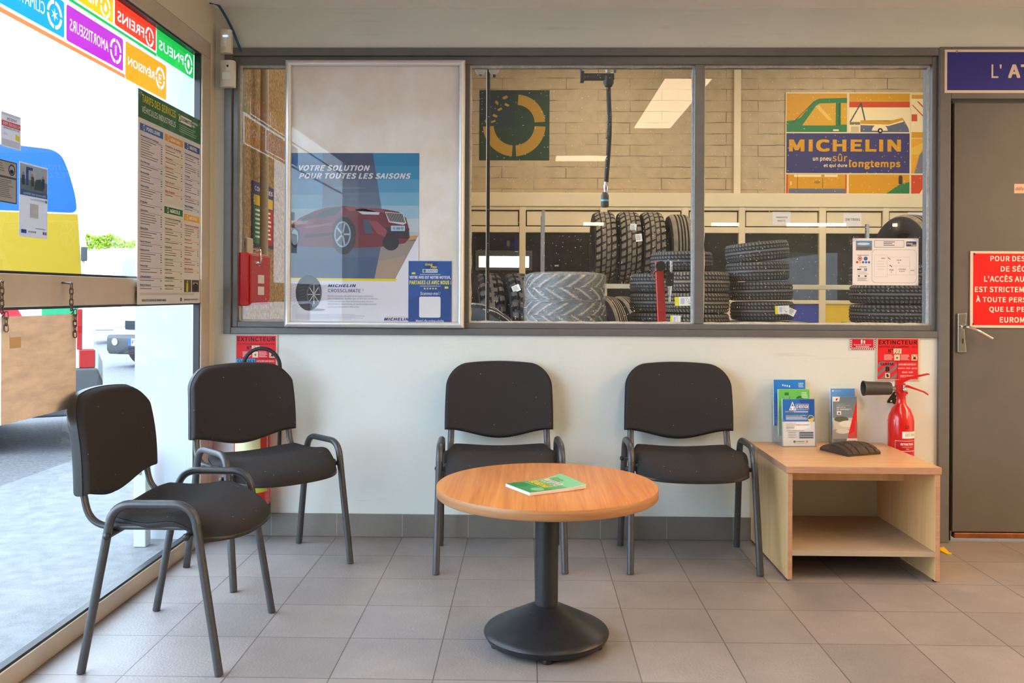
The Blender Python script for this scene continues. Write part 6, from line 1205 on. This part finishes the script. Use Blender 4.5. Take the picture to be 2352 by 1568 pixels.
for c, z0, z1, y1, lab in (((24, 150, 66), 2.043, 2.055, -0.553, 'thin green stripe between the two rows of stickers'), ((232, 110, 60), 1.890, 1.905, -0.826, 'thin orange stripe under the lower row of stickers')):
    s = Sheet(); s.tr = 0.62; s.rect(-3.3 - 0, z0, y1 - 0.001, z1, c, 0); tag(s.build('window_stripe', 'left', None, (XG, 0, 0)), lab, 'window sticker')
def pane_note(label, corners, draw, name='window_notice'):
    p = [L(*q, XG) for q in corners]; y0 = (p[0].y + p[3].y) / 2; y1 = (p[1].y + p[2].y) / 2; z1 = (p[0].z + p[1].z) / 2; z0 = (p[2].z + p[3].z) / 2
    s = Sheet(lambda x, y: (x * (y1 - y0), y * (z1 - z0)), 0.0004); s.tr = 0.34; s.plate(0, 0, 1, 1, 0.0004, (214, 216, 222)); draw(s)
    return tag(s.build(name, 'left', None, (XG, y0, z0)), label, 'notice')
def dn_pay(s):
    s.rect(0.02, 0.60, 0.98, 0.76, (230, 60, 110)); s.text('PAYEZ EN', 0.28, 0.87, 0.76, 0.79, (50, 50, 60), 2, 0.02, 0, True); s.text('PLUSIEURS FOIS', 0.07, 0.72, 0.94, 0.63, SW, 2, 0.03, 0, True); s.text('AVEC VOTRE CARTE BANCAIRE', 0.1, 0.58, 0.9, 0.53, (60, 60, 70), 2, 0.01, 0, True)
    s.text('Cofidis', 0.08, 0.42, 0.30, 0.35, (220, 70, 90), 2, 0, 0, True); s.poly([(0.70, 0.45), (0.94, 0.40), (0.92, 0.25), (0.70, 0.28)], (240, 220, 60), 2); s.bars(0.04, 0.22, 0.96, 0.03, 8, (150, 150, 156), 2, 0.4, 0.05); s.bars(0.04, 0.98, 0.96, 0.91, 3, (160, 160, 166), 2, 0.4, 0.1)
pane_note('small white card with a pink band stuck high on the shopfront glass', [(2, 253), (48, 271), (48, 347), (3, 334)], dn_pay)
def dn_wheel(s):
    s.rect(0.0, 0.0, 1, 1, (74, 76, 86)); s.rect(0.04, 0.03, 0.96, 0.97, (206, 206, 212), 2); s.ring(0.80, 0.80, 0.10, 0.14, 0, 359, (60, 90, 140), 3, 20, 0.9); s.disc(0.80, 0.76, 0.07, (50, 50, 56), 3, 0.05); s.rect(0.04, 0.58, 0.96, 0.63, (90, 96, 110), 3); s.bars(0.15, 0.92, 0.55, 0.70, 4, (130, 130, 140), 3, 0.35); s.bars(0.1, 0.54, 0.9, 0.1, 10, (120, 122, 132), 3, 0.35, 0.3)
pane_note('white notice with a dark border and a steering wheel, taped to the shopfront glass', [(-26, 361), (38, 372), (39, 466), (-26, 462)], dn_wheel)
def dn_job(s):
    s.rect(0.02, 0.63, 0.98, 0.98, (176, 190, 206)); s.rect(0.02, 0.63, 0.98, 0.78, (120, 140, 160), 2); s.poly([(0.22, 0.70), (0.22, 0.95), (0.45, 0.95), (0.45, 0.91), (0.30, 0.91), (0.30, 0.70)], (50, 96, 170), 3); s.poly([(0.5, 0.66), (0.56, 0.80), (0.74, 0.82), (0.84, 0.72), (0.84, 0.66)], (70, 96, 110), 3)
    for x, c in ((0.12, (60, 80, 120)), (0.44, (90, 80, 90)), (0.82, (56, 84, 140))): s.disc(x, 0.85, 0.035, (190, 150, 120), 4, 0.022, n=12); s.rect(x - 0.05, 0.70, x + 0.05, 0.83, c, 4)
    s.rect(0.02, 0.56, 0.98, 0.63, (56, 106, 170), 3); s.text('Découvrez nos Métiers', 0.12, 0.615, 0.92, 0.575, SW, 4, 0.01, 0, True); s.text('EUROMASTER Recrute !', 0.36, 0.535, 0.92, 0.51, (90, 96, 110), 3, 0, 0, True); s.rect(0.90, 0.50, 0.97, 0.54, (120, 170, 60), 3)
    s.rect(0.36, 0.27, 0.66, 0.46, (206, 208, 214), 3); s.rect(0.06, 0.05, 0.24, 0.10, (40, 90, 170), 3); s.text('EUROMASTER', 0.30, 0.088, 0.52, 0.066, (80, 110, 150), 3, 0.02, 0, True); s.disc(0.55, 0.077, 0.025, (120, 170, 60), 3, 0.014); s.rect(0.82, 0.055, 0.88, 0.095, (190, 70, 130), 3); s.rect(0.90, 0.055, 0.96, 0.095, (60, 90, 170), 3); s.text('f', 0.915, 0.09, 0.94, 0.06, SW, 4, 0.02, 0, True); s.bars(0.55, 0.135, 0.95, 0.115, 1, (140, 140, 150), 3)
pane_note('white jobs notice with a photo of mechanics, taped to the shopfront glass', [(43, 371), (108, 385), (110, 549), (45, 543)], dn_job)
# the tariff poster inside
ty0, ty1, tz0, tz1 = -0.828, -0.212, 1.064, 1.856
s = Sheet(lambda x, y: (x * (ty1 - ty0), y * (tz1 - tz0)), 0.0003); s.plate(0, 0, 1, 1, 0.0012, (206, 204, 204))
GRN = (22, 92, 56); s.rect(0, 0.868, 1, 1, GRN)
for k in range(4): s.poly([(0.30 + k * 0.17, 0.868), (0.36 + k * 0.17, 0.868), (0.44 + k * 0.17, 1), (0.36 + k * 0.17, 1)], (32, 112, 66), 2)
s.text('TARIFS DES SERVICES', 0.05, 0.982, 0.555, 0.945, (206, 200, 40), 3, 0.02); s.text('VÉHICULES INDUSTRIELS', 0.05, 0.934, 0.555, 0.897, (226, 230, 226), 3, 0.005)
s.rect(0.60, 0.935, 0.835, 0.978, (30, 40, 34), 3); s.rect(0.604, 0.938, 0.831, 0.975, (222, 222, 218), 4); s.disc(0.625, 0.957, 0.022, (60, 130, 50), 5, 0.017); s.disc(0.622, 0.957, 0.012, (230, 210, 50), 6, 0.010); s.text('EUROMASTER', 0.652, 0.966, 0.825, 0.948, (40, 46, 44), 5, 0.02); s.text('BUSINESS', 0.845, 0.972, 0.945, 0.960, SW, 3, 0.015); s.text('PRO', 0.845, 0.954, 0.89, 0.942, SW, 3, 0.015); s.bars(0.62, 0.925, 0.93, 0.882, 4, (150, 190, 164), 3, 0.3)
def tcolumn(x0, x1, top, bot, head, hc, lc, n, secs):
    s.rect(x0, top, x1, top - 0.034, hc, 2); s.ring(x0 + 0.055, top - 0.017, 0.011, 0.014, 0, 359, SW, 3, 12); s.text(head, x0 + 0.09, top - 0.008, x1 - 0.05, top - 0.026, SW, 3, 0.02)
    s.rect(x0, top - 0.034, x1, bot, (200, 198, 206) if hc[2] > 120 else (206, 202, 192), 1); z = top - 0.052
    q = min(1.0, (z - bot) / sum(0.0325 + 0.0133 * m_ for _, m_ in secs))
    for i, (title, m_) in enumerate(secs):
        s.text(title, x0 + 0.012, z - 0.002 * q, x0 + 0.012 + 0.0115 * len(title), z - 0.014 * q, lc, 3, 0.015); s.rect(x0 + 0.012, z - 0.0185 * q, x1 - 0.012, z - 0.0172 * q, lc, 3); z -= 0.0225 * q
        for j in range(m_):
            lw = (x1 - x0) * (0.35 + 0.4 * random.random()); s.rect(x0 + 0.012, z - 0.003, x0 + 0.012 + lw, z - 0.0072, (136, 132, 130), 3); s.rect(x1 - 0.035, z - 0.003, x1 - 0.012, z - 0.0072, (110, 106, 104), 3); z -= 0.0133 * q
        z -= 0.010 * q
BL_, ORG, GR_ = (36, 66, 140), (196, 84, 52), (40, 110, 70)
tcolumn(0.025, 0.36, 0.845, 0.06, 'POIDS LOURD', (36, 96, 170), BL_, 50, [('Prestations de montage', 8), ('Équilibrage', 2), ('Recreusage', 3), ('Réparation', 4), ('Pression', 1), ('Géométrie', 5), ('Direction', 3), ('Suivi de parc', 1), ('Déplacement', 4), ('Dépannage', 2), ('Climatisation', 1), ('Main d\'oeuvre', 1)])
tcolumn(0.385, 0.685, 0.845, 0.50, 'GÉNIE CIVIL', (212, 150, 34), ORG, 20, [('Prestations de montage', 2), ('Réparation', 1), ('Déplacement', 3), ('Suivi de parc', 1), ('Main d\'oeuvre', 1)])
tcolumn(0.71, 0.985, 0.845, 0.48, 'INDUSTRIEL', (40, 80, 150), BL_, 22, [('Prestations de montage', 2), ('Réparation', 3), ('Lestage', 1), ('Déplacement', 3), ('Dépannage', 2), ('Main d\'oeuvre', 1)])
tcolumn(0.385, 0.685, 0.485, 0.06, 'AGRICOLE', (24, 104, 64), GR_, 22, [('Prestations de montage', 2), ('Réparation', 2), ('Lestage', 1), ('Géométrie', 3), ('Déplacement', 2), ('Dépannage', 1), ('Climatisation', 1), ('Main d\'oeuvre', 1)])
tcolumn(0.71, 0.985, 0.470, 0.15, 'MANUTENTION', (222, 166, 36), ORG, 18, [('Prestations de montage', 4), ('Réparation', 1), ('Déplacement', 3), ('Dépannage', 2), ('Main d\'oeuvre', 1)])
s.rect(0.715, 0.06, 0.84, 0.125, (96, 78, 60), 3); s.rect(0.75, 0.062, 0.785, 0.108, (176, 190, 40), 4); s.disc(0.768, 0.114, 0.012, (180, 140, 110), 5, 0.009); s.rect(0.855, 0.06, 0.985, 0.125, (74, 68, 60), 3); s.disc(0.92, 0.085, 0.045, (40, 40, 42), 4, 0.022); s.rect(0.87, 0.10, 0.96, 0.112, (150, 140, 120), 4)
s.bars(0.03, 0.054, 0.9, 0.040, 2, (140, 136, 134), 3, 0.3, 0.1); s.text('VOUS ÊTES ENTRE DE BONNES MAINS', 0.06, 0.027, 0.42, 0.014, (50, 52, 70), 3, 0.015); s.text('businesspro.euromaster.fr', 0.72, 0.027, 0.965, 0.013, (50, 56, 80), 3, 0.01); s.rect(0.65, 0.012, 0.675, 0.03, (80, 84, 100), 3)
tp_ = tag(s.build('tariff_poster', 'left', None, (SX + 0.0105, ty0, tz0)), 'tall printed price list with a green header hung on the shopfront glass', 'poster')
for yy, zz_ in ((0.012, 0.775), (ty1 - ty0 - 0.012, 0.768)):
    b = MB(); b.lathe([(0, 0.005), (0.006, 0.004), (0.009, 0.0), (0.018, -0.006), (0.02, -0.010), (0, -0.008)], 16, 0, Matrix.Rotation(PI / 2, 4, 'Y')); q = b.build('suction_cup', M['acrylic'], tp_); q.location = (0.003, yy, zz_)
# hanging plywood board and its chains
b = MB(); b.box((-0.006, -1.703, 0.752), (0.006, -1.310, 1.041)); o = b.build('hanging_board', M['ply'], smooth=False, bevel=0.001); o.location = (SX + 0.028, 0, 0); tag(o, 'scuffed blank plywood board hanging on chains in front of the lower glass', 'board')
s = Sheet(); s.rect(-1.665, 0.985, -1.612, 1.0, (226, 220, 206), 0); s.rect(-1.665, 0.955, -1.612, 0.985, (206, 172, 120), 0); q = s.build('tape_patch', 'left', o, (0.0066, 0, 0))
def chain(label, y, ztop, n, zoff):
    mb = MB(); x = SX + 0.026
    for k in range(n):
        z = ztop - 0.010 - k * 0.0165; lp = []
        for i in range(14):
            a = 2 * PI * i / 14; u = 0.0052 * math.cos(a); w = 0.0065 * math.sin(a) + (0.0045 if math.sin(a) > 0 else -0.0045); lp.append((x + (0.016 if z < 1.052 else 0.004) + (u if k % 2 else 0), y + (0 if k % 2 else u), z + w))
        mb.tube(lp, 0.0018, 6, 0, closed=True)
    mb.tube([(SX, y, ztop), (x + 0.008, y, ztop - 0.002)], 0.003, 8, 0); mb.tube(fillet([(x + 0.004, y, 1.062), (x + 0.012, y, 1.05), (x + 0.002, y, 1.039)], 0.004, 3), 0.002, 8, 0)
    return tag(mb.build('chain', M['chain']), label, 'chain', 'chains holding the plywood board')
chain('short steel chain at the right end of the hanging plywood board', -1.333, 1.138, 10, 0); chain('short steel chain at the left end of the hanging plywood board', -1.695, 1.138, 8, 0)

# ================================================================== OUTDOORS
van_c = L(211, 800, 0) if False else None
vc = Vector((-3.10, 2.26, GZ)); U = Vector((-0.9, -0.436, 0)).normalized(); V = Vector((-U.y, U.x, 0)); V = V if V.y > 0 else -V
VM = Matrix(((U.x, V.x, 0, vc.x), (U.y, V.y, 0, vc.y), (0, 0, 1, vc.z), (0, 0, 0, 1)))
t = thing('delivery_van', 'parked van with blue and yellow side outside the shopfront glass', 'van'); t.matrix_world = VM
H = 0.03
prof = [(0.02, 0.30), (0.0, 0.62), (0.02, 0.95), (0.065, 1.26), (0.085, 1.57), (0.12, 1.83), (0.165, 2.02), (0.21, 2.14), (0.27, 2.19), (0.5, 2.215), (3.0, 2.20), (3.5, 2.05), (4.1, 1.40), (4.7, 1.15), (4.85, 0.85), (4.85, 0.3), (4.2, 0.3)]
def soft(p, r, keep=()):
    q = fillet([Vector((*p[-1], 0))] + [Vector((*a, 0)) for a in p] + [Vector((*p[0], 0))], r, 4)[1:-1]; return [(a.x, a.y) for a in q]
prof = soft(prof, 0.09)
arch1 = [(3.95 + 0.40 * math.cos(a), 0.30 + 0.40 * math.sin(a)) for a in [k * PI / 8 for k in range(9)]]; arch2 = [(0.93 + 0.40 * math.cos(a), 0.30 + 0.40 * math.sin(a)) for a in [k * PI / 8 for k in range(9)]]
b = MB(); b.prism([(u, z) for u, z in prof if not (0.6 < u < 4.84 and z < 0.33)] + arch1 + arch2, 0, 1.85, plane='xz'); b.build('body', M['car_white'], t, bevel=0.035, bseg=3)
def flank(name, polys, y=-0.003):
    s = Sheet(None, 0.0006)
    for pts, c in polys: s.poly(soft(pts, 0.05) if len(pts) == 7 else pts, c, 1)
    return s.build(name, Matrix(((1, 0, 0, 0), (0, 0, -1, y), (0, 1, 0, 0), (0, 0, 0, 1))), t)
BV, YV = (10, 84, 156), (158, 128, 6)
flank('livery', [([(0.12, 1.70), (0.135, 1.83), (0.18, 2.0), (0.22, 2.10), (0.28, 2.14), (0.62, 2.16), (0.66, 1.70)], BV), ([(0.70, 1.70), (0.66, 2.16), (3.0, 2.15), (3.3, 2.0), (3.5, 1.70)], BV), ([(0.085, 1.12), (0.1, 1.4), (0.118, 1.69), (0.655, 1.69), (0.64, 1.12)], YV), ([(0.68, 1.12), (0.695, 1.69), (3.4, 1.69), (3.6, 1.12)], YV),
    ([(0.11, 0.94), (0.11, 1.04), (0.34, 1.04), (0.34, 0.94)], (30, 150, 100)), ([(0.44, 0.93), (0.50, 1.04), (0.62, 1.04), (0.56, 0.93)], (206, 30, 46)), ([(0.76, 0.93), (0.82, 1.04), (0.94, 1.04), (0.88, 0.93)], (206, 30, 46))])
b = MB(); b.prism([(-0.05, 0.26), (-0.05, 0.5), (-0.015, 0.60), (0.36, 0.60), (0.40, 0.5), (0.42, 0.26)], -0.03, 1.88, plane='xz'); b.build('bumper', M['bumper'], t, bevel=0.02)
b = MB(); b.box((0.012, -0.02, 0.73), (0.085, 0.02, 1.02)); b.build('reverse_lamp', mat('lamp_white', (232, 228, 226), 0.2), t, bevel=0.008)
b = MB(); b.box((0.0, -0.022, 0.60), (0.105, 0.02, 0.73)); b.box((0.085, -0.018, 0.73), (0.12, 0.01, 1.02)); b.build('tail_lamp', mat('lamp_red', (160, 8, 18), 0.2), t, bevel=0.008)
b = MB(); b.box((0.055, -0.02, 1.36), (0.095, 0.02, 1.46)); b.build('hinge', M['bumper'], t, bevel=0.006)
for u, vv in ((0.93, 0.02), (0.93, 1.6), (3.95, 0.02), (3.95, 1.6)):
    b = MB(); mxw = Matrix.Translation((u, vv, 0.33)) @ Matrix.Rotation(-PI / 2, 4, 'X'); b.lathe([(0.0, 0.0), (0.19, 0.0), (0.2, 0.02), (0.31, 0.01), (0.33, 0.04), (0.33, 0.2), (0.3, 0.22), (0, 0.22)], 36, 0, mxw); wh = b.build('wheel', M['rubber'], t)
    b = MB(); b.lathe([(0, -0.01), (0.17, -0.004), (0.19, 0.006), (0, 0.01)], 24, 0, mxw); b.build('hub_cap', M['steel'], wh)
# white car nose behind the pier
cd = 13.2; cp = B(257, 800, 9.4); fc = Vector((cp.x, cp.y, GZ)); an = -0.30
t = thing('parked_car', 'white car with a grey bumper beyond the coloured van, cut off by the white pier', 'car', tuple(fc), an)
# front of the car faces -y in its own frame; x = 0 is its left-hand (picture left) corner
W2 = 1.75
side = [(0.0, 0.32), (-0.02, 0.62), (0.06, 0.80), (0.16, 0.95), (0.95, 1.08), (1.55, 1.62), (2.2, 1.78), (3.9, 1.76), (4.15, 1.0), (4.2, 0.35)]
b = MB(); b.prism(side, 0.0, W2, plane='yz'); b.build('body', M['car_white'], t, bevel=0.07, bseg=4)
b = MB(); b.prism([(-0.06, 0.20), (-0.10, 0.27), (-0.10, 0.46), (-0.06, 0.50), (0.10, 0.50), (0.34, 0.46), (0.34, 0.20)], -0.02, W2 + 0.02, plane='yz'); b.build('bumper', M['bumper'], t, bevel=0.05, bseg=3)
b = MB()
for k in range(4): b.box((0.40, -0.108, 0.215 + k * 0.027), (W2 - 0.40, -0.094, 0.230 + k * 0.027))
b.box((0.30, -0.06, 0.575), (W2 - 0.30, 0.04, 0.71)); b.build('grille', M['car_black'], t)
for x0 in (0.02, W2 - 0.36): b = MB(); b.box((x0, -0.05, 0.60), (x0 + 0.26, 0.12, 0.73)); b.build('headlamp', mat('headlamp_glass', (214, 222, 230), 0.1, coat=0.5), t, bevel=0.03)
b = MB(); b.lathe([(0, 0), (0.05, 0), (0.055, 0.02), (0, 0.02)], 16, 0, Matrix.Translation((0.15, -0.09, 0.39)) @ Matrix.Rotation(PI / 2, 4, 'X')); b.build('fog_lamp', M['chrome'], t)
s = Sheet(None, 0.001); s.plate(0.40, 0.335, 0.92, 0.445, 0.01, (200, 206, 214)); s.rect(0.40, 0.335, 0.455, 0.445, (30, 80, 160)); s.text('FT-206-XB', 0.47, 0.42, 0.90, 0.36, (30, 40, 60), 2, 0.02); s.build('number_plate', Matrix(((1, 0, 0, 0), (0, 0, -1, -0.108), (0, 1, 0, 0), (0, 0, 0, 1))), t)
b = MB(); b.add([(0.14, 0.93, 1.09), (W2 - 0.14, 0.93, 1.09), (W2 - 0.2, 1.49, 1.60), (0.2, 1.49, 1.60)], [(0, 1, 2, 3)]); q = b.build('windscreen', M['car_black'], t, smooth=False)
for y in (0.62, 3.4):
    for x in (-0.012, W2 - 0.188): b = MB(); b.lathe([(0, 0), (0.2, 0), (0.29, 0.0), (0.31, 0.03), (0.31, 0.2), (0, 0.2)], 28, 0, Matrix.Translation((x, y, 0.31)) @ Matrix.Rotation(PI / 2, 4, 'Y')); b.build('wheel', M['rubber'], t)
# second white van far behind, in front of the boundary wall
p = G(262, 800, GZ); fv = Vector((-9.6, 15.0, GZ)); t = thing('white_van', 'white van far beyond the coloured van, only its side window showing', 'van', tuple(fv), 0.3)
b = MB(); b.prism([(0, 0.3), (0, 1.2), (0.25, 2.0), (0.5, 2.1), (3.6, 2.1), (4.3, 1.2), (4.9, 1.0), (5.0, 0.3)], 0, 1.8, plane='xz'); b.build('body', M['car_white'], t, bevel=0.08, bseg=3)
b = MB(); b.prism(rr_pts(0.75, 1.25, 1.45, 1.85, 0.08), -0.01, 0.01, plane='xz'); b.build('side_window', mat('grey_window_glass', (132, 140, 132), 0.3), t)
for u in (0.9, 4.0): b = MB(); b.lathe([(0, 0), (0.3, 0), (0.32, 0.03), (0.32, 0.2), (0, 0.2)], 28, 0, Matrix.Translation((u, 0.0, 0.32)) @ Matrix.Rotation(-PI / 2, 4, 'X')); b.build('wheel', M['rubber'], t)
# hedge on the boundary wall
b = MB(); random.seed(3); hy0 = 28.15
x_l, x_r = B(150, 540, hy0).x, B(330, 540, hy0).x
for k in range(1500):
    x = x_l + (x_r - x_l) * random.random(); hgt = 0.42 + 0.12 * math.sin(x * 2.3) + 0.08 * math.sin(x * 6.1); z = 2.665 + hgt * random.random() ** 0.8 - (0.02 if k % 40 == 0 else 0); y = hy0 - 0.14 + 0.28 * random.random(); sz = 0.05 + 0.05 * random.random()
    e = Euler((random.random() * 6, random.random() * 6, random.random() * 6)).to_matrix(); q = [Vector((x, y, z)) + e @ Vector(v) for v in ((-sz, 0, 0), (0, -sz * 0.5, 0), (sz, 0, 0), (0, sz * 0.5, 0))]; b.add(q, [(0, 1, 2, 3)])
o = b.build('hedge', mat('hedge_leaves', (150, 178, 40), 0.6, var=0.5, vs_=3), smooth=False, fix=False); tag(o, 'bright green hedge along the top of the far white wall', 'hedge')
# white bolted post at the foot of the pier
pp = G(331, 1250, GZ + 0.012); t = thing('door_guide_post', 'narrow white post with bolts standing outside at the foot of the white pier', 'post', (pp.x, pp.y - 0.02, GZ + 0.012))
b = MB(); b.box((-0.028, -0.028, 0), (0.028, 0.028, 0.42)); b.build('post', M['white_render'], t, bevel=0.006)
for z in (0.11, 0.33): b = MB(); b.lathe([(0, 0), (0.008, 0), (0.008, 0.006), (0, 0.008)], 10, 0, Matrix.Translation((0.0, -0.028, z)) @ Matrix.Rotation(PI / 2, 4, 'X')); b.build('bolt', M['steel'], t)
bpy.data.scenes.remove(_ts)
